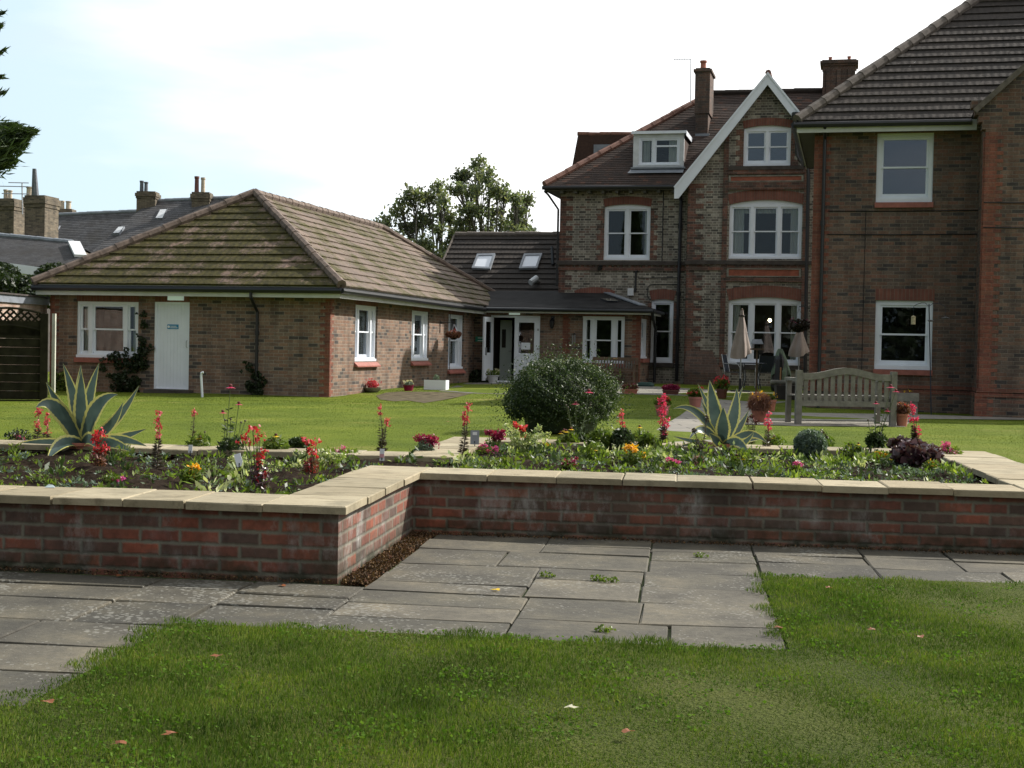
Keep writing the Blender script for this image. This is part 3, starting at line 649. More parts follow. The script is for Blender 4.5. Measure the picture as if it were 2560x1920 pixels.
def soldier_mat():
    m, nt, p = mat('soldier_course_brick'); c = coord(nt); s = N(nt, 'ShaderNodeSeparateXYZ'); nt.links.new(c, s.inputs[0])
    nn = N(nt, 'ShaderNodeSeparateXYZ'); nt.links.new(coord(nt, 'Normal'), nn.inputs[0])
    side = MA(nt, 'GREATER_THAN', MA(nt, 'ABSOLUTE', nn.outputs[0]), .5)
    u = MA(nt, 'DIVIDE', MA(nt, 'ADD', mixf(nt, side, s.outputs[0], s.outputs[1]), 50.0), .075)
    fu = MA(nt, 'FRACT', u); d = MA(nt, 'MINIMUM', fu, MA(nt, 'SUBTRACT', 1, fu)); k = MA(nt, 'DIVIDE', d, .12, clamp=True)
    cb = N(nt, 'ShaderNodeCombineXYZ'); nt.links.new(MA(nt, 'FLOOR', u), cb.inputs[0]); wn = N(nt, 'ShaderNodeTexWhiteNoise', noise_dimensions='3D'); nt.links.new(cb.outputs[0], wn.inputs[0])
    col = mixc(nt, k, (.17,.13,.10), ramp(nt, wn.outputs[0], [(0, (.15,.055,.04)), (1, (.21,.08,.055))]))
    col = mixc(nt, .6, col, ramp(nt, noise(nt, c, 6, 4), [(.3, (.6,.6,.6)), (.7, (1.2,1.2,1.2))]), 'MULTIPLY')
    nt.links.new(col, p.inputs['Base Color']); inp(p, 'Roughness', .85); return m
def mixf(nt, f, a, b_): return MA(nt, 'ADD', MA(nt, 'MULTIPLY', a, MA(nt, 'SUBTRACT', 1, f)), MA(nt, 'MULTIPLY', b_, f))
M['soldier'] = soldier_mat()
def gutter(b, a, c, r=.055): b.tube([a, c], r, 8)
def downpipe(par, pts, r=.035, clips=()):
    b = MB(); b.tube(pts, r, 8)
    for p in clips: b.tube([Vector(p)+Vector((0,0,-.05)), Vector(p)+Vector((0,0,.05))], r*1.45, 8)
    return b.build('downpipe', M['black'], par, smooth=True)
# ================================================================== BUNGALOW
C0 = PY(826, 740, 29.9); B = Frame((C0.x, C0.y, 0), TH)
bung = fempty('bungalow', B, 'single storey brick bungalow with mossy hipped tile roof and white service door', 'building')
GZ, SZ, XL, YL = .0, 2.31, -6.68, 15.8
wf = B.rect(191.8, 754, 345.6, 894.6); dr = B.rect(385.5, 755, 472.8, 973)
b = MB(); b.plate([(XL,GZ),(0,GZ),(0,SZ),(XL,SZ)], [[(wf[0],wf[2]),(wf[1],wf[2]),(wf[1],wf[3]),(wf[0],wf[3])], [(dr[0],GZ+.2),(dr[1],GZ+.2),(dr[1],dr[3]),(dr[0],dr[3])]], 0, .12)
SW = [B.rects(888,764,946,903), B.rects(1029,776,1075,900), B.rects(1122,784,1164,922)]
SW[0] = (SW[0][0], SW[0][0]+1.5, SW[0][2], SW[0][3]); SW[1] = (SW[1][0], SW[1][0]+1.5, SW[0][2], SW[0][3])
SW[2] = (SW[2][0]-.05, SW[2][0]+1.5, SW[2][2], SW[0][3])
b.plate([(.12,GZ),(YL,GZ),(YL,SZ),(.12,SZ)], [[(a,z0),(c_,z0),(c_,z1),(a,z1)] for a, c_, z0, z1 in SW], -.12, 0, 'x')
b.box(-.12, 0, .0005, .12, GZ, SZ-.001)
b.box(XL, XL+.12, .12, YL, GZ, SZ); b.box(XL+.12, -.12, YL-.12, YL, GZ, SZ)
b.build('wall', M['brick_new'], bung)
b = MB(); quoins(b, 0.006, -1, GZ, SZ-.06, 0, .225, .1125, .075); quoins(b, 0.0, 1, GZ, SZ-.06, 0, .1125, .225, .075, ax='x'); quoins(b, XL, 1, GZ, SZ-.06, 0, .225, .1125, .075)
b.parts('quoins', M['brick_red'], bung)
b = MB(True); b.box(wf[0]-.0, wf[1]+.0, -.006, .03, wf[3]+.001, SZ-.002); b.box(dr[0], dr[1], -.006, .03, dr[3]+.001, SZ-.002)
for a, c_, z0, z1 in SW: b.box(-.03, .006, a, c_, z1+.001, SZ-.002)
b.parts('lintel_course', M['soldier'], bung)
WCOL = (.28, 1, .28)
wo_ = window(bung, 0, 0, wf[1]-wf[0], wf[3]-wf[2], (wf[0], 0, wf[2]), 0, cols=WCOL, rail=.5, mull=.09, curtain=[(.06,.14),(.86,.95)], fr=.065)
for k, (a, c_, z0, z1) in enumerate(SW):
    window(bung, 0, 0, c_-a, z1-z0, (0, a, z0), R(90), cols=WCOL, rail=.52, mull=.09, curtain=[(.05,.26),(.55,.95)] if k < 2 else [(.6,.95)], fr=.065, recess=.045)
b = MB(); b.plate([(wf[0]-.03,wf[2]-.11),(wf[1]+.03,wf[2]-.11),(wf[1]+.03,wf[2]-.002),(wf[0]-.03,wf[2]-.002)], [], -.06, .02); b.mark()
for a, c_, z0, z1 in SW:
    b.add([(.0,a-.04,z0-.02),(.0,c_+.04,z0-.02),(.09,c_+.04,z0-.10),(.09,a-.04,z0-.10),(.0,a-.04,z0-.13),(.0,c_+.04,z0-.13),(.09,c_+.04,z0-.13),(.09,a-.04,z0-.13)], [(0,3,2,1),(4,5,6,7),(0,1,5,4),(1,2,6,5),(2,3,7,6),(3,0,4,7)]); b.mark()
b.parts('window_sill', M['sill_red'], bung)
# door
b = MB(); z0 = dr[2]; b.plate([(dr[0],z0),(dr[1],z0),(dr[1],dr[3]),(dr[0],dr[3])], [[(dr[0]+.05,z0+.02),(dr[1]-.05,z0+.02),(dr[1]-.05,dr[3]-.05),(dr[0]+.05,dr[3]-.05)]], .01, .1)
n = 9; wdt = (dr[1]-dr[0]-.1)/n
for i in range(n): b.box(dr[0]+.05+i*wdt+.0012, dr[0]+.05+(i+1)*wdt-.0012, .03, .07, z0+.02, dr[3]-.05)
b.box(dr[0]+.05, dr[1]-.05, .045, .08, z0+.02, dr[3]-.05)
door = b.build('door', M['white'], bung)
hx, hz = B.ly(467, 860); b = MB(); b.tube([(hx,.03,hz-.08),(hx,-.03,hz-.06),(hx,-.03,hz+.06),(hx,.03,hz+.08)], .009, 6); b.build('handle', M['metal'], door)
sx0, sx1, sz0, sz1 = B.rect(417, 811, 445, 822.5, 0); b = MB(); b.box(sx0, sx1, .022, .028, sz0, sz1)
M['sign_blue'] = flat('blue_sign_plate', (.02,.22,.42), .4, 0); M['sign_green'] = flat('green_sign_plate', (.02,.30,.20), .4, 0); M['sign_white'] = flat('white_lettering', (.8,.8,.8), .5, 0)
sgn = b.build('notice_plate', M['sign_blue'], door)
b = MB(); b.tube([(sx0+.035,.022,(sz0+sz1)/2),(sx0+.035,.019,(sz0+sz1)/2)], .028, 12)
for q in range(2): b.box(sx0+.075, sx1-.02-.03*q, .019, .022, sz0+.022+q*.034, sz0+.034+q*.034)
b.build('lettering', M['sign_white'], sgn)
b = MB(); b.box(dr[0]-.1, dr[1]+.12, -.28, -.002, GZ, z0-.01); b.build('doorstep', M['dark_stone'], bung)
lx0, lx1, lz0, lz1 = B.rect(419, 736, 455, 746, -.1)
M['lit_panel'] = flat('lit_exit_panel', (.6,.75,.68), .4, 0, emis=((.8,1,.88), .12))
b = MB(); b.box(lx0, lx1, -.10, -.005, lz0-.04, lz1-.02); b.build('emergency_light', M['lit_panel'], bung)
# eaves
OV = .35; OVL = .15
b = MB(); b.box(XL-OVL+.02, OV-.02, -OV+.02, 0, SZ, SZ+.02); b.box(0, OV-.02, 0, YL+OV, SZ+.0005, SZ+.0195); b.box(XL-OVL+.02, XL, .0, YL, SZ+.0005, SZ+.0195); b.build('soffit', M['soffit'], bung)
b = MB(); b.box(XL-OVL, OV, -OV, -OV+.02, SZ-.045, SZ+.2); b.box(OV-.02, OV, -OV+.02, YL+OV, SZ-.045, SZ+.2); b.box(XL-OVL, XL-OVL+.02, -OV+.02, YL+OV, SZ-.045, SZ+.2); b.build('fascia', M['fascia'], bung)
b = MB(); gz = SZ+.105
gutter(b, (XL-OVL-.05,-OV-.06,gz), (OV+.06,-OV-.06,gz), .062); b.mark(); gutter(b, (OV+.06,-OV-.06,gz), (OV+.06,11.6,gz-.02), .06); b.build('gutter', M['black'], bung, smooth=True)
EZ = SZ+.20; hb = (XL-OVL+OV)/2; half = (OV+OVL-XL)/2+.05
A_ = Vector((XL-OVL-.05,-OV-.05,EZ)); B_ = Vector((OV+.05,-OV-.05,EZ)); Cc = Vector((OV+.05,YL+OV,EZ)); D_ = Vector((XL-OVL-.05,YL+OV,EZ))
r1 = B.pt(635, 486, -OV+half); R1 = Vector((hb, -OV+half, r1.z)); R2 = Vector((hb, YL+OV-half, r1.z))
b = MB(); roof_face(b, A_, B_, R1, R1, 13, .027, .32, .006); rf = b.build('roof', M['tile_bung'], bung)
b = MB(); roof_face(b, B_, Cc, R1, R2, 13, .027, .4, .006); roof_face(b, D_, A_, R2, R1, 13, .035); roof_face(b, Cc, D_, R2, R2, 13, .035); b.build('roof_slope', M['tile_bung_side'], bung)
b = MB(); 
for p_, q_ in ((A_,R1),(B_,R1),(R1,R2),(Cc,R2)): ridge_line(b, p_+Vector((0,0,.03)), q_+Vector((0,0,.05)), .11)
b.build('ridge_tiles', M['ridge_bung'], bung, smooth=True)
dx, dz = B.ly(642, 860, -.06)
downpipe(bung, [(dx,-OV-.06,gz-.02),(dx,-OV-.06,SZ-.05),(dx,-.06,SZ-.35),(dx,-.06,GZ+.1)], .036, [(dx,-.06,1.5),(dx,-.06,.6)])
b = MB(); wx = B.lx(1128, 800)[0]; b.tube([(.012,wx-.12,SZ-.1),(.012,wx-.12,.5)], .01, 5); b.build('cable', M['black'], bung)
# ================================================================== LINK BLOCK
sy = B.lx(1186, 850)[0]; S0 = B.W((0, sy, 0)); K = Frame((S0.x, S0.y, 0), TH)
link = fempty('link_block', K, 'low brick link building with dark felt roof and white double doors, one leaf open', 'building')
kd = K.rect(1226, 789, 1349, 955); kw = K.rect(1456, 791, 1561, 908); KX = K.ly(1599, 860)[0]; VY = K.lx(1624, 860, KX)[0]; KS = K.ly(1400, 782)[1]
kr = K.rects(1602.6, 797, 1617.7, 896, KX)
b = MB(); b.plate([(0,0),(KX,0),(KX,KS),(0,KS)], [[(kd[0],.2),(kd[1],.2),(kd[1],kd[3]),(kd[0],kd[3])], [(kw[0],kw[2]),(kw[1],kw[2]),(kw[1],kw[3]),(kw[0],kw[3])]], 0, .12)
b.plate([(.12,0),(VY,0),(VY,KS),(.12,KS)], [[(kr[0],kr[2]),(kr[1],kr[2]),(kr[1],kr[3]),(kr[0],kr[3])]], KX-.12, KX, 'x'); b.box(KX-.12, KX, .0005, .12, 0, KS-.001)
b.build('wall', M['brick_wing'] if False else M['brick_new'], link)
qx = K.ly(1406, 850)[0]; b = MB(); quoins(b, KX, -1, 0, KS-.05, 0, .225, .1125, .075); quoins(b, 0, 1, 0, KS-.05, KX, .1125, .225, .075, ax='x')
quoins(b, qx, 1, 0, KS-.05, 0, .225, .17, .075); b.parts('quoins', M['brick_red'], link)
b = MB(True); b.box(kw[0], kw[1], -.006, .03, kw[3]+.001, KS-.002); b.box(kd[1]+.002, kw[0]-.002, -.005, .03, KS-.07, KS-.0025); b.parts('lintel_course', M['soldier'], link)
window(link, 0, 0, kw[1]-kw[0], kw[3]-kw[2], (kw[0],0,kw[2]), 0, cols=(.38,1,.38), rail=.48, mull=.1, curtain=[(.02,.1)], fr=.06)
window(link, 0, 0, kr[1]-kr[0], kr[3]-kr[2], (KX,kr[0],kr[2]), R(90), cols=(.3,1,.3), rail=.5, mull=.08, fr=.06, pad=.02, depth=.32)
b = MB(True); b.box(KX, KX+.08, kr[0]-.03, kr[1]+.03, kr[2]-.12, kr[2]-.01); b.box(kw[0]-.03, kw[1]+.03, -.06, .02, kw[2]-.11, kw[2]-.002); b.parts('window_sill', M['sill_red'], link)
# door set
x0, x1, z0, z1 = kd; xm = K.ly(1285, 870)[0]
b = MB(); b.plate([(x0,z0),(x1,z0),(x1,z1),(x0,z1)], [[(x0+.05,z0+.03),(xm,z0+.03),(xm,z1-.06),(x0+.05,z1-.06)], [(xm+.012,z0+.03),(x1-.05,z0+.03),(x1-.05,z1-.06),(xm+.012,z1-.06)]], .02, .09)
b.build('door_frame', M['white'], link)
def leaf(parent, w_, h_, name):
    b = MB(); b.plate([(0,0),(w_,0),(w_,h_),(0,h_)], [[(.12,h_*.44),(w_-.12,h_*.44),(w_-.12,h_-.14),(.12,h_-.14)]], 0, .05)
    b.box(.10, w_-.10, -.012, -.0005, h_*.405, h_*.425); return b.build(name, M['white'], parent)
d1 = leaf(link, x1-.05-xm-.012, z1-z0-.09, 'door_leaf'); d1.location = (xm+.012, .0, z0+.03)
w_, h_ = x1-.05-xm-.012, z1-z0-.09
b = MB(); b.box(.12, w_-.12, .02, .026, h_*.44, h_-.14); b.build('pane', M['glass'], d1)
b = MB(); b.box(.20, .47, .012, .018, h_*.5, h_*.5+.2); b.build('notice', M['white'], d1)
b = MB()
for zz in (.35, 1.0, 1.6): b.box(w_-.03, w_+.02, -.02, 0, zz*h_/2, zz*h_/2+.06); b.mark()
b.parts('hinge', M['metal'], d1)
d2 = leaf(link, xm-x0-.06, h_, 'door_leaf'); d2.location = (x0+.045, -.01, z0+.03); d2.rotation_euler = (0, 0, R(-90-10))
w2 = xm-x0-.06; b = MB(); b.box(.12, w2-.12, .02, .026, h_*.44, h_-.14); b.build('pane', M['glass'], d2)
b = MB(); b.box(w2-.10, w2-.06, .05, .1, h_*.40, h_*.52); b.build('handle', M['metal'], d2)
# hall seen through the open leaf
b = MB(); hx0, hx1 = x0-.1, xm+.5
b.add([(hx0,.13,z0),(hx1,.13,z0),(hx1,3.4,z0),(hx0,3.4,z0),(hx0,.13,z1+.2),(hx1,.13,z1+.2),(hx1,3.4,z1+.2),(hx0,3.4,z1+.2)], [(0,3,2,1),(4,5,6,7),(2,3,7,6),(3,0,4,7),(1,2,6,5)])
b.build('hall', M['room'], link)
b = MB(); b.box(x0+.06, x0+.42, .9, .95, z0+.01, z1-.12); hd = b.build('inner_door', M['room_pale'], link)
b = MB(); b.box(x0+.12, x0+.24, .885, .9, z0+1.0, z0+1.55); b.build('door_glazing', M['room'], hd)
b = MB(); b.box(x0+.34, x0+.41, .87, .9, z0+.88, z0+.91); b.build('handle', M['metal'], hd)
b = MB(); b.box(x0, x1, -.12, .02, z0-.04, z0-.001); b.build('threshold', M['white_dirty'], link)
lx0, lx1, lz0, lz1 = K.rect(1272.5, 779, 1298.6, 787, -.08); b = MB(); b.box(lx0, lx1, -.09, -.005, lz0, lz1); b.build('emergency_light', M['lit_panel'], link)
sx0, sx1, sz0, sz1 = K.rect(1189, 841.5, 1212, 854, 0); zm = (sz0+sz1)/2
b = MB(); b.box(sx0, sx1, -.012, -.002, sz0, zm-.004); b.box(sx0, sx1, -.012, -.002, zm+.002, sz1); sg = b.build('exit_sign', M['sign_green'], link)
b = MB()
for zz in (sz0+.02, zm+.022): b.box(sx0+.07, sx1-.03, -.015, -.0125, zz, zz+.022)
b.build('lettering', M['sign_white'], sg)
lx, lz = K.ly(1382, 808); b = MB(); b.box(lx-.05, lx+.05, -.03, 0, lz-.02, lz+.2); b.tube([(lx,-.03,lz+.12),(lx,-.12,lz+.16),(lx,-.12,lz+.1)], .015, 6); b.lathe([(.03,-.16),(.06,-.1),(.075,.05),(.085,.06),(.03,.12),(.01,.16)], 8, (lx,-.12,lz))
wl = b.build('wall_lantern', M['black'], link); b = MB(); b.ball((lx,-.12,lz-.14), .025); b.build('bulb', M['white'], wl)
# link roof
RE = KS+.14; def_ = -.35
a1 = Vector((-1.6,-.35,RE)); b1 = Vector((K.ly(1425,772,-.35)[0],-.35,RE)); c1 = Vector((KX+.35,-.35,RE)); d1_ = Vector((KX+.35,VY-.01,RE))
e1 = K.pt(1517,733,VY-.02); f1 = K.pt(1400,731,VY-.02); g1 = K.pt(1150,727.5,4.0); f1b = K.pt(1393,727.5,4.0); g1.x -= 1
b = MB(); b.add([a1,b1,c1,d1_,e1,f1,f1b,g1], [(0,1,5,6,7),(1,2,4,5),(2,3,4)])
b.add([a1,c1,d1_,a1+Vector((0,0,-.03)),c1+Vector((0,0,-.03)),d1_+Vector((0,0,-.03))], [(0,1,4,3),(1,2,5,4)]); b.build('roof', M['felt'], link)
b = MB(); b.box(-.3, KX+.33, -.33, -.31, KS-.03, RE-.031); b.box(KX+.31, KX+.33, -.31, VY, KS-.03, RE-.031); b.build('fascia', M['fascia'], link)
b = MB(); b.box(-.2, KX+.31, -.31, 0, KS, KS+.02); b.box(KX, KX+.31, 0.0005, VY, KS+.0005, KS+.0195); b.build('soffit', M['soffit'], link)
b = MB(); gutter(b, (-.3,-.40,RE-.07), (KX+.42,-.40,RE-.07), .055); gutter(b, (KX+.40,-.40,RE-.07), (KX+.40,VY,RE-.07), .05); b.build('gutter', M['black'], link, smooth=True)
b = MB(); b.bar(e1+Vector((0,0,.02)), c1.lerp(e1,.18)+Vector((0,0,.02)), .22, .03); b.build('lead_flashing', M['lead'], link)
def onplane(F, px, py, p0, p1, p2):
    n_ = (Vector(p1)-Vector(p0)).cross(Vector(p2)-Vector(p0)).normalized(); return F.plane(px, py, p0, n_), (n_ if n_.z > 0 else -n_)
q = []
for pp in ((1501,751.5),(1533,752),(1546,757.5),(1519,757)):
    v, n_ = onplane(K, *pp, b1, c1, e1); q.append(v)
b = MB(); b.add([v+n_*.02 for v in q]+[v+n_*.07 for v in q], [(4,5,6,7),(0,1,5,4),(1,2,6,5),(2,3,7,6),(3,0,4,7)]); b.build('rooflight', M['glass_sky'], link)
dpx = K.ly(1628, 860, VY-.08)[0]
downpipe(link, [(KX+.40,-.38,RE-.08),(KX+.40,-.25,RE-.3),(KX+.2,VY-.25,RE-.55),(KX+.2,VY-.25,.35)], .045)
# wind chimes hang from a hook
cx, cz = K.ly(1437, 848); wc = empty('wind_chimes', K.W((cx,-.15,cz)), -TH, 'small metal wind chimes hung on the link wall left of its window', 'wind chimes')
b = MB(); b.tube([(0,.15,.17),(0,0,.17)], .008, 5); b.lathe([(.06,.13),(.065,.15),(.01,.17)], 10); b.build('bracket', M['black'], wc)
b = MB()
for k in range(5): a = k*1.256; b.tube([(.05*math.cos(a),.05*math.sin(a),.13),(.05*math.cos(a),.05*math.sin(a),-.1-.03*k)], .009, 6); b.mark()
b.parts('chime_tube', M['metal'], wc)
# ================================================================== REAR ROOF WING
rw = fempty('rear_wing', K, 'dark tiled pitched roof wing behind the link, with two skylights', 'building')
e0 = K.pt(1090, 728, 4.2); rg = K.pt(1138.5, 588, 7.4); xr = K.ly(1397, 650, 4.2)[0]+.4; xlw = rg.x
E0, E1, T0, T1 = Vector((xlw,4.2,e0.z-.25)), Vector((xr,4.2,e0.z-.25)), Vector((xlw,7.4,rg.z)), Vector((xr,7.4,rg.z))
b = MB(); roof_face(b, E0, E1, T0, T1, 13, .035, .5, .005); roof_face(b, E1+Vector((0,6.4,0)), E0+Vector((0,6.4,0)), T1, T0, 12, .03); b.build('roof', M['tile_dark'], rw)
b = MB(); ridge_line(b, T0+Vector((0,0,.02)), T1+Vector((0,0,.02)), .11); b.bar(E0+Vector((-.02,0,-.02)), T0+Vector((-.02,0,-.02)), .05, .15); b.build('ridge_tiles', M['ridge_dark'], rw, smooth=True)
b = MB(); b.box(xlw+.05, xr, 4.5, 10.3, 0, E0.z); b.add([(xlw+.05,4.4,E0.z-.1),(xlw+.05,10.4,E0.z-.1),(xlw+.05,7.4,T0.z-.15)], [(0,1,2)]); b.build('wall', M['brick_new'], rw)
for quad in (((1193.9,641.4),(1239,640.3),(1226.6,678.7),(1180.3,676.5)), ((1311,641),(1356.6,640),(1344,676.5),(1297.8,677.6))):
    q = []
    for pp in quad: v, n_ = onplane(K, *pp, E0, E1, T0); q.append(v)
    ctr = sum(q, Vector())/4; inn = [ctr+(v-ctr)*.78 for v in q]
    b = MB(); n8 = [v+n_*.04 for v in q]+[v+n_*.12 for v in q]+[v+n_*.12 for v in inn]+[v+n_*.08 for v in inn]
    b.add(n8, [(0,1,5,4),(1,2,6,5),(2,3,7,6),(3,0,4,7)]+[(4+i,4+(i+1)%4,8+(i+1)%4,8+i) for i in range(4)]+[(8+i,8+(i+1)%4,12+(i+1)%4,12+i) for i in range(4)])
    sk = b.build('skylight', M['lead'], rw); b = MB(); b.add([v+n_*.085 for v in inn], [(0,1,2,3)]); b.build('pane', M['white'], sk)
v, n_ = onplane(K, 1346, 705, E0, E1, T0)
b = MB(); b.tube([v, v+Vector((0,-.3,.1))], .06, 8); b.tube([v+Vector((0,-.25,.12)), v+Vector((-.15,-.5,-.05))], .10, 10); b.build('security_camera', M['white_dirty'], rw)
b = MB(); px_ = K.ly(1383, 650, 5.6)[0]; v, n_ = onplane(K, 1383, 640, E0, E1, T0); v2, _n = onplane(K, 1383, 665, E0, E1, T0); b.tube([v2+n_*.05, v+n_*.35], .05, 8); b.build('vent_pipe', M['black'], rw)
# ================================================================== VICTORIAN HOUSE
vx = K.ly(1397, 700, VY)[0]; V0 = K.W((vx, VY, 0)); V = Frame((V0.x, V0.y, 0), TH)
vic = fempty('gabled_house', V, 'three storey old brick house with tall white bargeboard gable, dormer and chimneys', 'house')
BY = -.5; GZV = .1
bx0 = V.ly(1717, 700, BY)[0]; ap = V.pt(1920, 183, BY-.28); bx1 = 2*ap.x-bx0; EVZ = V.ly(1520, 474, -.4)[1]
bl = V.pt(1688, 466, BY-.28)                      # foot of the bargeboard
slope = (ap.z-bl.z)/(ap.x-bl.x); zg = lambda x: ap.z-slope*abs(x-ap.x)
def vwin(r, rise, y, **k):
    return r, rise, y, k
uw = V.rect(1510, 511, 1625.6, 650, 0); tw = V.rect(1627, 748, 1682.7, 907, 0)
g1w = V.rect(1859, 313.5, 1977, 414.5, BY); g2w = V.rect(1822.7, 499.6, 2004.6, 647, BY); g3w = V.rect(1820, 743, 2001.6, 912, BY)
b = MB(); rr_ = {}
hol = [arc_outline(uw[0],uw[1],uw[2],uw[3],.07), arc_outline(tw[0],tw[1],tw[2],tw[3],.04)]
b.plate([(0,GZV),(bx0+.1,GZV),(bx0+.1,EVZ),(0,EVZ)], hol, 0, .14)
b.plate([(bx0,GZV),(bx1,GZV),(bx1,zg(bx1)-.12),(ap.x,ap.z-.15),(bx0,zg(bx0)-.12)], [arc_outline(*g1w,.08), arc_outline(*g2w,.13), arc_outline(*g3w,.11)], BY, BY+.14)
b.box(bx0, bx0+.14, BY+.1405, -.0005, GZV, zg(bx0)-.13); b.box(bx0,bx0+.14,.1405,.6,GZV,zg(bx0)-.14); b.box(bx1-.14, bx1, BY+.1405, .5, GZV, zg(bx1)-.13)
b.box(0, .14, .1405, 8.4, GZV, EVZ); b.box(.14, 14, 8.2, 8.4, GZV, EVZ); b.box(bx1+.0, 14, 0, .14, GZV, EVZ)
b.build('wall', M['brick_old'], vic)
# red dressings
sy0 = V.ly(1560, 652)[1]; sy1 = V.ly(1560, 677)[1]
b = MB()
def q2(x, sg, z0, z1, y, w1=.40, w2=.2, ch=.15): quoins(b, x, sg, z0, z1, y, w1, w2, ch, .008)
q2(-.004, 1, GZV, EVZ-.15, 0); q2(bx0-.004, 1, GZV, zg(bx0)-.35, BY, .45, .22, .15); quoins(b, BY+.02, 1, GZV, zg(bx0)-.4, bx0, .2, .3, .18, ax='x')
q2(uw[0], -1, uw[2], uw[3]-.12, 0, .22, .11); q2(uw[1], 1, uw[2], uw[3]-.12, 0, .22, .11)
q2(tw[0], -1, tw[2], tw[3]-.08, 0, .18, .11); q2(tw[1], 1, tw[2], tw[3]-.08, 0, .18, .11)
PLX0, PLX1 = V.ly(1805, 600, BY)[0], V.ly(1817, 600, BY)[0]; PR0 = 2*ap.x-PLX1; PR1 = 2*ap.x-PLX0
for gw in (g1w,):
    q2(gw[0], -1, gw[2], gw[3]-.1, BY, .22, .11); q2(gw[1], 1, gw[2], gw[3]-.1, BY, .22, .11)
b.parts('quoins', M['brick_dress'], vic)
b = MB(True); zt = zg(PLX1)-.35
b.box(PLX0, PLX1, BY-.05, BY+.02, g3w[2]-.1, zt); b.box(PR0, PR1, BY-.05, BY+.02, g3w[2]-.1, zt)
zb0 = V.ly(1900, 1)[1]
def bandz(y0, y1, yy=BY): return V.ly(1850, y1, yy)[1], V.ly(1850, y0, yy)[1]
za, zb = bandz(455, 475); b.box(PLX1+.005, PR0-.005, BY-.07, BY+.01, za, za+.10); b.box(PLX1+.005, PR0-.005, BY-.045, BY+.01, za+.105, zb)
za, zb = bandz(416, 436); b.box(PLX1+.005, PR0-.005, BY-.07, BY+.01, za, zb)
za, zb = bandz(694, 704); b.box(PLX1+.005, PR0-.005, BY-.06, BY+.01, za, zb)
b.box(-.05, bx0-.02, -.04, .02, sy1, sy1+.11); b.box(bx0-.03, PLX0-.01, BY-.04, BY+.01, sy1, sy1+.11); b.box(PLX1+.005, PR0-.005, BY-.045, BY+.01, sy1+.06, sy1+.15)
b.parts('red_brick_band', M['brick_dress'], vic); b = MB(); x = 0.0
while x < bx0-.1: b.box(x, x+.09, -.035, .02, sy1+.111, sy1+.20); x += .17
x = bx0
while x < bx1: 
    if not (PLX0-.1 < x < PLX1): b.box(x, x+.09, BY-.035, BY+.02, sy1+.151, sy1+.22)
    x += .17
b.build('dentil_course', M['brick_dress'], vic)
b = MB(True); b.box(-.06, bx0-.03, -.085, .02, sy0-.13, sy0-.01); b.box(bx0-.06, bx1+.05, BY-.085, BY+.02, sy0-.13, sy0-.01)
za, zb = bandz(404, 416); b.box(PLX1, PR0, BY-.09, BY+.01, g1w[2]-.12, g1w[2]-.01)
b.box(tw[0]-.05, tw[1]+.05, -.07, .02, tw[2]-.14, tw[2]-.005); b.box(g3w[0]-.05, g3w[1]+.05, BY-.08, BY+.02, g3w[2]-.15, g3w[2]-.005)
b.parts('stone_course', M['dark_stone'], vic)
b = MB(True); c2 = MB()
for (ya, yb) in ((439.5, 455), (671, 692)):
    z0, z1 = bandz(ya, yb); b.box(PLX1+.08, PR0-.08, BY-.03, BY+.01, z0+.03, z1-.03)
    c2.plate([(PLX1+.02,z0),(PR0-.02,z0),(PR0-.02,z1),(PLX1+.02,z1)], [[(PLX1+.08,z0+.03),(PR0-.08,z0+.03),(PR0-.08,z1-.03),(PLX1+.08,z1-.03)]], BY-.05, BY+.01); c2.mark()
b.parts('terracotta_panel', M['terracotta_panel'], vic); c2.parts('panel_moulding', M['stone'], vic)
b = MB(); arch(b, *uw[:2], uw[3]+.001, .07, .24, -.01, .05); arch(b, tw[0], tw[1], tw[3]+.001, .04, .3, -.01, .05)
arch(b, *g1w[:2], g1w[3]+.001, .08, .22, BY-.01, BY+.05); arch(b, *g2w[:2], g2w[3]+.001, .13, .30, BY-.01, BY+.05); arch(b, *g3w[:2], g3w[3]+.001, .11, .34, BY-.01, BY+.05)
ax0, ax1 = K.ly(1442,725,VY)[0]-vx, K.ly(1532,725,VY)[0]-vx; zt_ = V.ly(1487,726)[1]; arch(b, ax0, ax1, zt_-.12, .1, .22, -.01, .05)
b.parts('brick_arch', M['soldier'], vic)
b = MB(); bx_ = V.ly(1716, 900, BY)[0]
z6 = V.ly(1750, 905, BY)[1]
b.add([(bx_-.02,BY-.0,GZV),(bx_+1.35,BY-.0,GZV),(bx_+1.35,BY-.35,GZV),(bx_-.02,BY-.35,GZV),(bx_-.02,BY-.0,z6+.35),(bx_+.75,BY-.0,z6+.35),(bx_+.9,BY-.3,z6-.3),(bx_-.02,BY-.3,z6-.3)], [(3,2,6,7),(7,6,5,4),(0,3,7,4),(2,1,5,6)])
b.build('buttress', M['brick_chim'], vic)
def vw(r, y, rise, cols, **k): return window(vic, 0, 0, r[1]-r[0], r[3]-r[2], (r[0], y, r[2]), 0, rise, cols, **k)
vw(uw, 0, .07, (1,1), rail=.5, curtain=[(.86,.95)], mull=.10, fr=.075, recess=.06)
vw(tw, 0, .04, (1,), rail=.5, curtain=[(.75,.93)], fr=.075, recess=.06)
vw(g1w, BY, .08, (1,1), rail=.5, mull=.09, fr=.08, glass='glass_sky', recess=.06, curtain=[(.02,.05)])
vw(g2w, BY, .13, (.8,1,.8), rail=.5, mull=.09, fr=.07, glass='glass', recess=.06, curtain=[(.04,.20),(.84,.97),(.04,.97,.78)])
lamp_w = vw(g3w, BY, .11, (.8,1,.8), rail=.5, mull=.10, fr=.075, recess=.06, curtain=[(.04,.16),(.86,.97)], room='room')
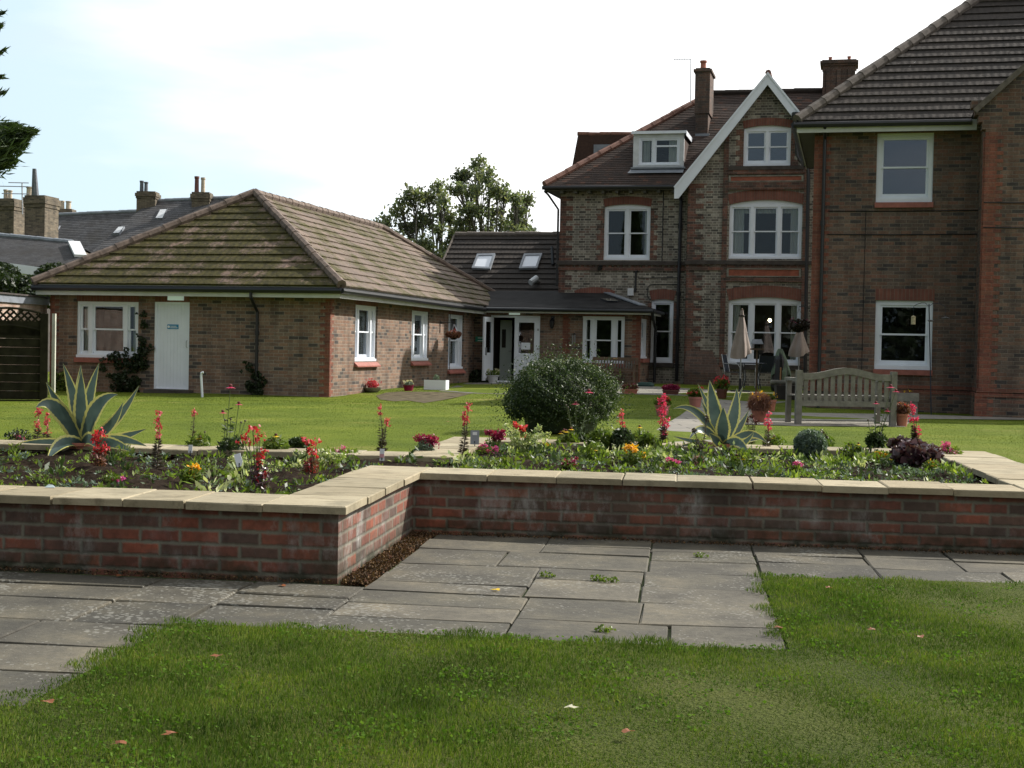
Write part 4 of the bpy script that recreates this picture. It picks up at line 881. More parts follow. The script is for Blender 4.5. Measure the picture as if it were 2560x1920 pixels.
M['lamp_glow'] = flat('warm_lamp_globe', (.9,.7,.4), .5, 0, emis=((1,.82,.5), 6))
lx_, lz_ = V.ly(1920, 799, BY); b = MB(); b.ball((lx_-g3w[0], .9, lz_-g3w[2]), .055, 10, 8); b.build('ceiling_lamp', M['lamp_glow'], lamp_w)
# main roof
OVV = .42; REV = EVZ+.12
rx = V.ly(1779, 236, 4.15); RY = 4.15
e0 = Vector((-OVV, -OVV, REV)); 
P1_ = V.pt(1779, 236.5, RY); hipx = -OVV+(RY+OVV); RZ = P1_.z
RL = Vector((P1_.x, RY, RZ)); e1 = Vector((15, -OVV, REV)); RRt = Vector((12, RY, RZ))
b = MB(); roof_face(b, e0, e1, RL, RRt, 52, .013, 1.2, .006); b.build('roof', M['tile_plain'], vic)
b = MB(); e3 = Vector((-OVV, 2*RY+OVV, REV)); roof_face(b, e3, e0, RL, RL, 50, .013); roof_face(b, Vector((15,2*RY+OVV,REV)), e3, RRt, RL, 40, .013); b.build('roof_slope', M['tile_red'], vic)
b = MB(); ridge_line(b, e0+Vector((0,0,.05)), RL+Vector((0,0,.05)), .11, .45); b.build('hip_tiles', M['ridge_red'], vic, smooth=True)
b = MB(); ridge_line(b, RL+Vector((0,0,.05)), RRt+Vector((0,0,.05)), .10, .45); b.build('ridge_tiles', M['tile_plain'], vic, smooth=True)
# gable roof
GY0, GY1 = BY-.30, RY-.25; xl = bl.x-.02; xr_ = 2*ap.x-xl
gl0, gl1 = Vector((xl,GY0,zg(xl)-.02)), Vector((xl,GY1,zg(xl)-.02)); gt0, gt1 = Vector((ap.x,GY0,ap.z)), Vector((ap.x,GY1,ap.z))
b = MB(); roof_face(b, gl1, gl0, gt1, gt0, 44, .013); gr0, gr1 = Vector((xr_,GY0,zg(xr_)-.02)), Vector((xr_,GY1,zg(xr_)-.02)); roof_face(b, gr0, gr1, gt0, gt1, 44, .013)
b.build('gable_roof', M['tile_plain'], vic)
b = MB(); ridge_line(b, gt0+Vector((0,.12,.03)), gt1+Vector((0,0,.05)), .09, .45); b.build('gable_ridge', M['ridge_red'], vic, smooth=True)
d = Vector((ap.x-bl.x, 0, ap.z-bl.z)).normalized(); nn_ = Vector((-d.z, 0, d.x)); wd = .23
def board(sgn):
    s = lambda v: Vector((2*ap.x-v.x, v.y, v.z)) if sgn < 0 else v
    top = Vector((ap.x, GY0-.02, ap.z+.03)); vert = wd/d.x*1.0
    lo_o = Vector((xl, GY0-.02, zg(xl)+.03)); lo_i = Vector((xl, GY0-.02, zg(xl)+.03-vert*1.0)); ti = Vector((ap.x, GY0-.02, top.z-vert))
    lo_j = Vector((xl+.13, GY0-.02, zg(xl)+.03-vert*.98+.0)); pts = [lo_o, lo_i, lo_j, ti, top]
    pts = [s(v) for v in pts]; b = MB(); n = len(pts); bk = [v+Vector((0,.045,0)) for v in pts]
    b.add(pts+bk, [tuple(range(n)), tuple(range(n, 2*n))]+[(i, (i+1)%n, n+(i+1)%n, n+i) for i in range(n)])
    sm = lambda o_: [s(Vector((lo_o.x, GY0-.035, lo_o.z-o_))), s(Vector((ap.x, GY0-.035, top.z-o_)))]
    q = sm(.04); b.bar(q[0], q[1], .03, .05)
    return b.build('bargeboard', M['white'], vic)
board(1); board(-1)
b = MB(); vsof = wd/d.x; b.add([(xl,GY0+.03,zg(xl)-.06),(ap.x,GY0+.03,ap.z-.06),(ap.x,BY,ap.z-.06),(xl,BY,zg(xl)-.06)], [(0,1,2,3)]); b.build('gable_soffit', M['white_dirty'], vic)
# eaves
b = MB(); b.box(-OVV+.03, bx0-.02, -OVV+.03, 0, EVZ+.0, EVZ+.02); b.box(-OVV+.03, 0, .001, 8, EVZ+.0005, EVZ+.0195); b.box(-OVV, bx0-.03, -OVV, -OVV+.02, EVZ-.02, REV); b.box(-OVV, -OVV+.02, -OVV+.021, 8, EVZ-.02, REV)
x = .05
while x < bx0-.15: b.box(x, x+.1, -OVV+.06, 0, EVZ-.09, EVZ-.001); x += .42
b.build('eaves', M['soffit'], vic)
b = MB(); gutter(b, (-OVV-.05,-OVV-.055,EVZ+.06), (bx0-.1,-OVV-.055,EVZ+.06), .06); b.build('gutter', M['black'], vic, smooth=True)
dl = V.pt(1365, 478, -.4); downpipe(vic, [(-OVV-.02,-.3,EVZ-.02),(-OVV+.08,-.2,EVZ-.12),(-.05,-.05,EVZ-.55),(-.05,-.05,3.2)], .035)
px1 = V.ly(1699, 650, -.08)[0]; downpipe(vic, [(px1,-OVV-.05,EVZ+.03),(px1,-.1,EVZ-.3),(px1,-.1,sy0+.1),(px1,-.14,sy0-.1),(px1-.0,-.14,GZV+.3)], .05, [(px1,-.1,5),(px1,-.12,3),(px1,-.14,1.5)])
px2 = V.ly(1656, 620, 0)[0]; b = MB(); b.tube([(px2,-.02,EVZ),(px2,-.02,sy0)], .014, 5)
c3 = V.pt(1590, 678, -.02); c4 = V.pt(1588, 730, -.02); b.tube([c3+Vector((.05,-.02,0)), c3, c4], .03, 6); c5 = V.pt(1695, 694, -.02); c6 = V.pt(1595, 695, -.02); b.tube([c5, c6], .012, 5)
c7 = [V.pt(*p, -.02) for p in ((1697,711),(1630,711),(1620,716),(1619,740),(1626,752))]; b.tube(c7, .012, 5); b.build('cables', M['black'], vic)
ab = V.pt(1577, 729, -.02); b = MB(); b.box(ab.x-.09, ab.x+.09, -.09, -.001, ab.z-.12, ab.z+.1); b.build('alarm_box', M['white_dirty'], vic)
fl = V.pt(1500, 672, -.1); b = MB(); b.tube([fl+Vector((0,.08,.05)), fl+Vector((0,-.08,0))], .07, 10); b.build('floodlight', M['black'], vic)
# dormer
rp = lambda px, py, y=None: onplane(V, px, py, e0, e1, RL)[0]
db = rp(1646, 424); DY = db.y-.02; dm = V.rect(1583, 331, 1709.8, 424, DY)
b = MB(); x0, x1, z0, z1 = dm; ww = V.rect(1597, 343, 1699, 413.5, DY)
b.plate([(x0,z0),(x1,z0),(x1,z1),(x0,z1)], [[(ww[0],ww[2]),(ww[1],ww[2]),(ww[1],ww[3]),(ww[0],ww[3])]], DY, DY+.1)
dor = b.build('dormer', M['white_dirty'], vic)
b = MB(); yb_ = RY; b.box(x1-.06, x1-.001, DY+.1, DY+2.4, z0-.6, z1); b.box(x0+.001, x0+.06, DY+.1, DY+2.4, z0-.6, z1); b.build('tiled_cheek', M['tile_red'], dor)
b = MB(); b.box(x0-.05, x1+.06, DY-.08, DY+2.6, z1, z1+.04); b.build('flat_roof', M['lead'], dor)
b = MB(); b.box(x0-.05, x1+.06, DY-.10, DY-.081, z1-.05, z1+.03); b.box(x1+.061, x1+.08, DY-.10, DY+2.2, z1-.12, z1+.03); b.build('fascia', M['white'], dor)
b = MB(); b.box(x0-.05, x1+.05, DY-.10, DY+.02, z0+.02, z0+.07); b.add([(x0-.05,DY-.02,z0+.02),(x1+.02,DY-.02,z0+.02),(x1+.02,DY-.28,z0-.13),(x0-.12,DY-.28,z0-.13)], [(0,1,2,3)]); b.build('lead_apron', M['lead'], dor)
dw = window(vic, 0, 0, ww[1]-ww[0], ww[3]-ww[2], (ww[0], DY, ww[2]), 0, cols=(.6,1.1), rail=None, mull=.05, fr=.04, sash=.05, curtain=[(.04,.26),(.72,.95)], name='dormer_window', recess=.02, glass='glass', depth=1.2, pad=.02)
b = MB(); hw = ww[1]-ww[0]; hh = ww[3]-ww[2]; b.box(hw*.40, hw-.06, .04, .085, hh*.66, hh*.72); b.build('transom', M['white'], dw)
# chimneys
def chimney(par, F, pxa, pxb, ytop, ybase, y, dep, pots, name='chimney', m='brick_red', corb=True, ribs=0, mpot='terracotta', topf=.26):
    x0, x1, z0, z1 = F.rect(pxa, ytop, pxb, ybase, y); b = MB(); h = z1-z0; zc = z1-h*topf
    b.box(x0, x1, y, y+dep, z0, zc if corb else z1)
    if corb:
        b.box(x0-.04, x1+.04, y-.04, y+dep+.04, zc, z1-.12); b.box(x0-.09, x1+.09, y-.09, y+dep+.09, z1-.12, z1-.04); b.box(x0-.03, x1+.03, y-.03, y+dep+.03, z1-.04, z1)
    for k in range(ribs): xx_ = x0+(x1-x0)*(k+.5)/ribs; b.box(xx_-.06, xx_+.06, y-.045, y-.001, z0, z1-.3)
    o = b.build(name, M[m], par)
    for (pa, pb, py) in pots:
        a0_, a1_, _, zp = F.rect(pa, py, pb, py+2, y+dep/2); r_ = (a1_-a0_)/2; b = MB(); hh_ = zp-z1+.05
        b.lathe([(r_*1.1,0),(r_*1.05,hh_*.12),(r_*.85,hh_*.2),(r_*.8,hh_*.82),(r_,hh_*.86),(r_,hh_),(r_*.7,hh_),(r_*.7,hh_-.1)], 12, ((a0_+a1_)/2, y+dep/2, z1-.05)); b.build('chimney_pot', M[mpot], o, smooth=True)
    return o
cb_ = rp(1756, 338); chimney(vic, V, 1740, 1771, 170, 342, cb_.y, 1.1, [(1750,1767.5,152)], m='brick_chim', topf=.66)
x0, x1, z0, z1 = V.rect(1738, 334, 1773, 342, cb_.y-.03); b = MB(); b.box(x0, x1, cb_.y-.05, cb_.y-.002, z0-.1, z1); b.build('chimney_flashing', M['lead'], vic)
chimney(vic, V, 2056, 2137, 149, 300, RY-.3, .9, [(2071,2081,143),(2118,2128,141)], ribs=3, m='brick_chim', topf=.1)
# dormer on the far slope
yq = 2.6; pts = [V.ly(px, py, yq) for px, py in ((1418,480),(1444.9,337),(1600,337),(1600,520),(1418,520))]
b = MB(); b.plate(pts, [], yq, yq+2.2); sdm = b.build('rear_dormer', M['tile_red'], vic)
x0, x1, z0, z1 = V.rect(1484, 361, 1556, 405, yq-.03); b = MB(); b.box(x0, x1, yq-.04, yq-.002, z0-.2, z1); b.build('dormer_glazing', M['lead'], sdm)
b = MB(); ridge_line(b, V.pt(1444,335,yq+.05), V.pt(1585,335,yq+.05), .07, .4); b.build('ridge_tiles', M['ridge_red'], sdm, smooth=True)
at = V.pt(1726.5, 257, 3.4); ab_ = V.pt(1725.5, 148, 3.4); b = MB(); b.tube([at, ab_], .015, 5); b.tube([ab_+Vector((.03,0,0)), ab_+Vector((-.55,.1,.03))], .01, 4)
for k in range(6): b.tube([ab_+Vector((-.1-.08*k,0,-.10)), ab_+Vector((-.1-.08*k,0,.12))], .006, 4)
b.build('television_aerial', M['metal'], vic)
# ================================================================== WING
w0 = PY(2031, 600, 29.2); W = Frame((w0.x, w0.y, 0), TH)
wing = fempty('brown_brick_wing', W, 'two storey brown brick wing with large dark tiled roof at the right edge', 'building')
SW_ = W.ly(2260, 329)[1]; GW = -.05; bayX = W.ly(2440, 800)[0]; BYW = -1.25
lw = W.rect(2187.5, 751.5, 2331, 924); uw_ = W.rect(2191.5, 332, 2333, 506)
bc = W.ly(2454, 700, BYW)[0]; bayX = bc
b = MB(); b.plate([(0,GW),(bayX+.1,GW),(bayX+.1,SW_),(0,SW_)], [[(r[0],r[2]),(r[1],r[2]),(r[1],r[3]),(r[0],r[3])] for r in (lw, uw_)], 0, .12)
b.box(0, .12, .1205, 5.6, GW, SW_); b.box(.12, bayX+6, 6.5, 6.62, GW, SW_)
zk = W.ly(2440, 330, BYW)[1]; v0 = W.pt(2432, 283, BYW); v1 = W.pt(2560, 168, BYW); sl = (v1.z-v0.z)/(v1.x-v0.x); gxm = 3.0
zz = lambda x: v0.z+sl*(x-v0.x)
b.plate([(bc,GW),(bc+2*gxm,GW),(bc+2*gxm,zz(bc)-.05),(bc+gxm,zz(bc+gxm)-.05),(bc,zz(bc)-.05)], [], BYW, BYW+.12)
b.box(bc, bc+.12, BYW+.1205, 0, GW, zz(bc)-.06)
b.build('wall', M['brick_wing'], wing)
b = MB()
for k, e_ in enumerate((.07,.14,.21,.28)): b.box(bc-e_, bc+.05, BYW-.004, BYW+.3, zz(bc)-.55+k*.14, zz(bc)-.55+(k+1)*.14)
b.build('corbel', M['brick_wing'], wing)
b = MB(); quoins(b, -.004, 1, .62, SW_-.05, 0, .34, .225, .075); quoins(b, bc-.004, 1, .55, zz(bc)-.6, BYW, .34, .225, .075); quoins(b, BYW+.02, 1, .55, zz(bc)-.7, bc, .1, .2, .075, ax='x'); b.parts('quoins', M['brick_red'], wing); b = MB(True)
zp0, zp1 = W.ly(2300, 984)[1], W.ly(2300, 964)[1]; zh = (zp0+zp1)/2
b.box(-.03, bayX, -.03, .02, zh+.01, zp1); b.box(-.055, bayX, -.055, .02, zp0, zh-.01)
b.box(bc-.04, bc+5.6, BYW-.04, BYW+.01, zh+.01, zp1); b.box(bc-.07, bc+5.6, BYW-.07, BYW+.01, zp0, zh-.01); b.box(bc-.03, bc+.01, BYW+.011, 0, zh+.012, zp1-.002); b.box(bc-.06,bc+.01,BYW+.012,-.001,zp0+.001,zh-.012)
b.parts('plinth_band', M['brick_red'], wing); b = MB(); quoins(b, bc-.07, 1, GW, zp0-.002, BYW-.05, .34, .225, .075); b.build('quoins', M['brick_red'], wing)
b = MB(); b.box(-.05, bayX, -.05, .02, GW, zp0-.001); b.box(bc-.06, bc+5.6, BYW-.05, BYW+.01, GW, zp0-.001); b.box(bc-.06, bc-.002, BYW+.011, -.051, GW, zp0-.002); b.build('plinth', M['brick_wing'], wing)
b = MB(); b.box(lw[0]-.02, lw[1]+.02, -.006, .03, lw[3]+.001, lw[3]+.24); b.build('lintel_course', M['soldier'], wing)
b = MB()
for r in (lw, uw_): b.box(r[0]-.02, r[1]+.02, -.07, .02, r[2]-.11, r[2]-.003); b.mark()
b.parts('window_sill', M['sill_red'], wing)
window(wing, 0, 0, uw_[1]-uw_[0], uw_[3]-uw_[2], (uw_[0],0,uw_[2]), 0, rail=.5, fr=.09, glass='glass_sky', recess=.05, curtain=[(.88,.95)])
window(wing, 0, 0, lw[1]-lw[0], lw[3]-lw[2], (lw[0],0,lw[2]), 0, rail=.5, fr=.09, recess=.05)
b = MB(); zc1 = W.ly(2300, 527)[1]; zc2 = W.ly(2300, 586)[1]
for z_ in (zc1, zc2): b.tube([(.3,-.012,z_),(bayX*.5,-.012,z_-.01),(bayX,-.012,z_+.005)], .010, 4); b.tube([(bc,BYW-.012,z_+.03),(bc+3,BYW-.012,z_-.01)], .010, 4)
cxw = W.ly(2160, 700)[0]; b.tube([(cxw,-.01,zc1),(cxw,-.01,.7)], .005, 4); b.build('cables', M['black'], wing)
OW = .36; RW = SW_+.19; eL = Vector((-OW,-OW,RW)); apx = W.pt(2438, 3, -OW+3.75); hw_ = 3.75
apx = Vector((-OW+hw_, -OW+hw_, apx.z)); eR = Vector((bc+7,-OW,RW)); aR = Vector((bc+7,apx.y,apx.z)); eB = Vector((-OW,2*hw_-OW,RW))
b = MB(); roof_face(b, eL, eR, apx, aR, 16, .03, .33, .006); b.build('roof', M['tile_dark'], wing)
b = MB(); roof_face(b, eB, eL, apx, apx, 16, .035); roof_face(b, Vector((bc+7,2*hw_-OW,RW)), eB, aR, apx, 16, .035); b.build('roof_slope', M['tile_dark'], wing)
b = MB(); ridge_line(b, eL+Vector((0,0,.04)), apx+Vector((0,0,.05)), .12); ridge_line(b, apx+Vector((0,0,.05)), aR+Vector((0,0,.05)), .12); b.build('ridge_tiles', M['ridge_dark'], wing, smooth=True)
xm_ = bc+gxm; zr_ = zz(xm_)
b = MB(); roof_face(b, (bc-.18,3.5,zz(bc-.18)), (bc-.18,BYW-.06,zz(bc-.18)), (xm_,3.5,zr_), (xm_,BYW-.06,zr_), 12, .035); roof_face(b, (xm_+gxm,BYW-.06,zz(bc)), (xm_+gxm,3.5,zz(bc)), (xm_,BYW-.06,zr_), (xm_,3.5,zr_), 12, .035); b.build('gable_roof', M['tile_dark'], wing)
b = MB(); b.bar((bc-.22,BYW-.07,zz(bc-.22)+.0), (xm_,BYW-.07,zr_+.0), .08, .10); b.build('verge', M['ridge_dark'], wing)
b = MB(); b.box(-OW+.02, bc, -OW+.02, 0, SW_, SW_+.02); b.build('soffit', M['soffit'], wing)
b = MB(); b.box(-OW+.02, 0, .0005, 5.6, SW_+.0005, SW_+.0195); b.build('side_soffit', M['soffit'], wing)
b = MB(); b.box(-OW+.02, bc-.1, -OW, -OW+.02, SW_-.045, RW-.02); b.box(-OW, -OW+.02, -OW, 5.6, SW_-.03, RW-.02); b.build('fascia', M['fascia'], wing)
b = MB(); gutter(b, (-OW-.06,-OW-.06,SW_+.11), (bc-.2,-OW-.06,SW_+.11), .06); gutter(b, (-OW-.06,-OW-.06,SW_+.11), (-OW-.06,5.6,SW_+.11), .06); b.build('gutter', M['black'], wing, smooth=True)
dxw = W.ly(2056, 600, -.06)[0]; downpipe(wing, [(dxw,-OW-.06,SW_+.1),(dxw,-.08,SW_-.15),(dxw,-.08,GW+.1)], .036, [(dxw,-.08,4),(dxw,-.08,2.2),(dxw,-.08,.7)])
# the soil pipe hanging off the gable's gutter: belongs to the old house
q = [V.pt(*p, BY-.35) for p in ((1990,290),(1992,385),(2000,402),(2019,420),(2021,440),(2016,700),(2013,935))]
downpipe(vic, q, .05); b = MB(); b.lathe([(.05,-.2),(.12,-.08),(.12,.1),(.05,.1)], 8, q[0]); b.build('rainwater_hopper', M['black'], vic)
# ================================================================== FAR LEFT TOWN HOUSES
def far_house(name, label, ridge, eave, Yr, Ye, n=30, m='slate'):
    a, c_ = PY(*ridge[0], Yr[0]), PY(*ridge[1], Yr[1]); e, f = PY(*eave[0], Ye[0]), PY(*eave[1], Ye[1])
    h = empty(name, ((e.x+f.x)/2, (e.y+f.y)/2, -.4), 0, label, 'house', 'old slate roofed houses beyond the bungalow'); o_ = h.location.copy()
    L_ = lambda v: Vector(v)-o_
    b = MB(); roof_face(b, L_(e), L_(f), L_(a), L_(c_), n, .012); k = (c_-a).normalized(); back = Vector((-k.y, k.x, 0))*6; back.z = min(e.z, f.z)-a.z
    roof_face(b, L_(c_+back), L_(a+back), L_(c_), L_(a), n, .012); b.build('roof', M[m], h)
    b = MB(); ins = .25; base = [L_(v)+Vector((0, 0, -.1)) for v in (e, f, c_+back, a+back)]
    g_ = [Vector((v.x, v.y, 0)) for v in base]; b.add(base+g_+[L_(a)+Vector((0,0,-.1)), L_(c_)+Vector((0,0,-.1))], [(0,1,5,4),(1,2,6,5),(2,3,7,6),(3,0,4,7),(3,0,8),(1,2,9)]); b.build('wall', M['brick_yel'], h)
    b = MB(); ridge_line(b, L_(a), L_(c_), .13, .5); b.build('ridge_tiles', M['lead'], h, smooth=True)
    return h, o_, (e, f, a)
def far_chim(h, o_, x0, x1, yt, yb, Y, pots, dep=.8, rot=0):
    F = Frame((0, Y, 0), rot); b = MB(); xa, xb, z0, z1 = F.rect(x0, yt, x1, yb, 0); hh = z1-z0; w_ = xb-xa; iw = w_*.06
    zc = z1-min(.55, hh*.35); b.box(xa+iw, xb-iw, 0, dep, z0-.6, zc); b.box(xa+iw*.5, xb-iw*.5, -.04, dep+.04, zc, zc+(z1-zc)*.3); b.box(xa, xb, -.1, dep+.1, zc+(z1-zc)*.3, z1-.1); b.box(xa+iw, xb-iw, -.03, dep+.03, z1-.1, z1)
    o = b.build('chimney', M['brick_yel'], None); mm = F.M.copy(); mm.translation = mm.translation-o_; o.parent = h; o.matrix_local = mm
    for (p0, p1, py, mt) in pots:
        a0, a1, _, zp = F.rect(p0, py, p1, py+2, dep*.4); r_ = (a1-a0)/2; b = MB(); hh_ = zp-z1+.04
        b.lathe([(r_*1.1,0),(r_*.9,hh_*.15),(r_*.82,hh_*.85),(r_,hh_*.88),(r_,hh_),(r_*.7,hh_),(r_*.7,hh_-.05)], 10, ((a0+a1)/2, dep*.4, z1-.04)); b.build('chimney_pot', M[mt], o, smooth=True)
    return o
def far_sky(h, o_, quad, tri):
    p0, p1, p2 = tri; n_ = (p1-p0).cross(p2-p0).normalized(); n_ = n_ if n_.z > 0 else -n_; q = []
    for px, py in quad: r_ = ray(px, py); t = (p0-CAM).dot(n_)/r_.dot(n_); q.append(CAM+r_*t-o_)
    b = MB(); b.add([v+n_*.02 for v in q]+[v+n_*.14 for v in q], [(0,1,5,4),(1,2,6,5),(2,3,7,6),(3,0,4,7)]); o = b.build('skylight', M['lead'], h)
    c_ = sum(q, Vector())/4; b = MB(); b.add([c_+(v-c_)*.86+n_*.145 for v in q], [(0,1,2,3)]); b.build('pane', M['white_dirty'], o)
M['pot_cream'] = flat('cream_clay', (.42,.36,.27), .7, .2, 9); M['pot_grey'] = flat('blackened_clay', (.10,.11,.13), .7, .3, 9)
h1, o1, tr = far_house('town_house', 'long slate roofed house far behind the bungalow, lower of the two main ridges', [(60,541),(400,526)], [(60,665),(420,660)], (82,80), (77,75))
far_chim(h1, o1, 144, 182, 522, 560, 82, [(148,162,502,'pot_cream'),(164,179,503,'pot_cream')])
far_sky(h1, o1, [(124,569),(152,568),(136,592),(112,592)], tr)
h2, o2, tr = far_house('town_house', 'tall slate roofed house just left of the bungalow roof, with the higher ridge', [(373,503.5),(640,492)], [(200,655),(560,640)], (76,74), (70,69))
far_chim(h2, o2, 338, 391, 478, 530, 75.2, [(349,360,452,'pot_grey'),(360,371,455,'pot_grey')], .9)
far_chim(h2, o2, 476, 526, 480, 545, 74.2, [(486,498.5,441,'dark_terracotta'),(502,514,444,'pot_cream')], .9)
far_sky(h2, o2, [(402,528),(420,527),(408,553),(388,553)], tr); far_sky(h2, o2, [(298,572),(313,571),(300,589),(282,590)], tr)
h3, o3, tr = far_house('town_house', 'nearer low grey slate roof at the far left with two big brick chimneys', [(-60,583),(182,606)], [(-60,668),(215,664)], (64,62), (60,58.5))
far_chim(h3, o3, -22, 38, 496, 600, 62.5, [(9,20,474,'pot_cream'),(20,31,476,'pot_cream')], 1.3, R(10))
c_ = far_chim(h3, o3, 58, 115, 488, 612, 61, [(66,83,467,'pot_cream')], 1.3, R(10))
a, c2_ = PY(88, 489, 61.6), PY(86, 422, 61.6); b = MB(); b.tube([a-o3, c2_-o3], [.17, .09], 8); b.build('flue_cowl', M['pot_grey'], h3)
a, c2_ = PY(181, 606, 61.8), PY(208, 662, 58.6); b = MB(); b.bar(a-o3+Vector((.1,-.1,0)), a.lerp(c2_, .62)-o3+Vector((.1,-.1,0)), .5, .12); b.build('bargeboard', M['white_dirty'], h3)
for hh_, oo_, (x0, y0, y1, Y) in ((h3, o3, (56,536,457,62)), (h1, o1, (134,531,497,81))):
    a, c2_ = PY(x0, y0, Y)-oo_, PY(x0-1, y1, Y)-oo_; b = MB(); b.tube([a, c2_], .03, 5)
    for f_, l_ in ((.12, 1.3), (.35, .9), (0, .6)):
        q = c2_.lerp(a, f_); b.tube([q+Vector((-l_,0,0)), q+Vector((.3,0,0))], .02, 4)
    b.build('television_aerial', M['metal'], hh_)
# garage of the next garden, pink brick with a grey fascia, behind the fence
p0, p1 = PY(-60, 722.8, 28.6), PY(118, 741.5, 32.0); d_ = (p1-p0); d_.z = 0; Lg = d_.length; th_ = math.atan2(d_.y, d_.x)
gar = empty('garage', (p0.x, p0.y, -.1), th_, 'flat roofed pink brick garage with pale grey fascia behind the fence', 'garage'); H_ = p1.z+.1
b = MB(); b.box(0, Lg, 0, 4, 0, H_-.02); b.build('wall', M['brick_pink'], gar)
b = MB(); b.box(-.1, Lg+.02, -.05, -.001, H_-.20, H_-.04); b.build('fascia', M['lead'], gar)
b = MB(); b.box(-.1, Lg+.05, -.09, 4.1, H_-.035, H_); b.build('roof_edge', M['dark_stone'], gar)
a_ = empty('dark_post', PT(123, 1000), 0); 
bpy.data.objects.remove(a_)
# timber shed with white board and ivy behind
s0, s1 = PY(20, 700, 44), PY(122, 700, 45); shd = empty('garden_shed', ((s0.x+s1.x)/2, 44.5, -.2), 0, 'dark shed with long white fascia board, half hidden in ivy behind the garage', 'shed')
w2_ = (s1.x-s0.x)/2; z0, z1 = PY(70, 688, 44).z+.2, PY(70, 661, 44).z+.2
b = MB(); b.box(-w2_, w2_, 0, 2.5, 0, z0); b.build('wall', M['dark_stone'], shd); b = MB(); b.plate([(-w2_-.1, z0+.12),(w2_+.1,z0-.03),(w2_+.1,z1-.08),(-w2_-.1,z1+.05)], [], -.1, 0); b.box(-w2_,w2_,.01,2.5,z0,z1-.1); b.build('fascia_board', M['white'], shd)
def blob(name, parts, m, n, ln, wd, label=None, cat=None, kind=None, parent=None, loc=(0,0,0), updown=0, shell=.4, group=None):
    P = []
    tot = sum(r[0]*r[1]*r[2] for _, r in parts)
    for c_, r in parts: P.append(ball_pts(max(6, int(n*r[0]*r[1]*r[2]/tot)), c_, r, shell))
    P = np.concatenate(P); o = np_mesh(name, leafquads(P, ln, wd, updown=updown), 4, M[m] if isinstance(m, str) else m, parent); o.location = loc
    return tag(o, label, cat, group, kind)
# ivy clump
ps = []
for (px, py, r_, Y) in ((2,690,.6,43),(8,722,.7,41),(62,722,.5,41.5),(95,722,.6,41.5),(140,692,.6,42.5),(150,718,.7,42),(122,735,.6,41),(165,705,.5,43),(95,742,.5,40.5)):
    v = PY(px, py, Y); ps.append(((v.x, v.y, v.z), (r_, .8, r_*.7)))
blob('ivy', ps, 'leaf_dark', 9000, .14, .10, 'dark ivy mass climbing over the shed beyond the garage roof', 'ivy')
# ------------------------------------------------------------------ fence
p0, p1 = PT(-230, 1000), PT(112, 1003); fz = .18; d_ = p1-p0; Lf = Vector((d_.x, d_.y)).length; thf = math.atan2(d_.y, d_.x)
FF = Frame((p1.x, p1.y, 0), -thf); fen = fempty('fence_panel', FF, 'dark green wave-topped garden fence with diamond trellis, left of the bungalow', 'fence')
ctr = FF.ly(20, 900)[0]; wv = 1.83; zT0 = FF.ly(112, 790)[1]; zT1 = FF.ly(20, 770)[1]; zb_ = FF.ly(112, 833)[1]-zT0
def topz(x): return zT0+(zT1-zT0)*(.5+.5*math.cos(2*math.pi*max(-.5, min(.5, (((x-ctr+wv/2) % wv)-wv/2)/wv))))
b = MB(); n = 60; xs = [-2.8+2.72*i/n for i in range(n+1)]; lower = lambda x: topz(x)+zb_
for i in range(11):
    z0 = .12+i*.145; 
    b.box(-2.8, -.08, -.02+(.01 if i % 2 else 0), .0, z0, min(z0+.14, zT0+zb_-.01))
for i in range(n): 
    a_, c_ = xs[i], xs[i+1]; b.add([(a_,-.02,zT0+zb_-.05),(c_,-.02,zT0+zb_-.05),(c_,-.02,lower(c_)),(a_,-.02,lower(a_)),(a_,.0,zT0+zb_-.05),(c_,.0,zT0+zb_-.05),(c_,.0,lower(c_)),(a_,.0,lower(a_))], [(0,1,2,3),(4,5,6,7),(3,2,6,7)])
b.build('boards', M['wood_green'], fen)
b = MB(); b.tube([(x, -.01, topz(x)) for x in xs], .022, 6); b.tube([(x, -.01, lower(x)) for x in xs], .02, 6); b.build('rail', M['wood_green'], fen)
b = MB(); sp = .112
for k in range(-60, 60):
    for sg in (1, -1):
        seg = []
        for j in range(41):
            x = -2.8+2.72*j/40; z = zT0+sg*(x-k*sp*1.0)
            ok = lower(x) < z < topz(x)
            if ok: seg.append((x, z))
        if len(seg) > 1: b.bar((seg[0][0], -.01+sg*.006, seg[0][1]), (seg[-1][0], -.01+sg*.006, seg[-1][1]), .012, .034, up=(0,0,1))
b.build('trellis', M['wood_green'], fen)
b = MB(); b.box(-.08, .04, -.06, .06, -.1, zT0+.04); b.build('post', M['wood_green'], fen)
wpt = PT(133, 1000); wp = empty('white_post', wpt, 0, 'slim weathered white post at the fence end by the bungalow corner', 'post')
b = MB(); b.box(-.028, .028, -.028, .028, -.1, PY(137, 784, wpt.y).z-wpt.z); b.build('shaft', flat('aged_cream_paint', (.45,.45,.38), .7, .2, 6), wp)
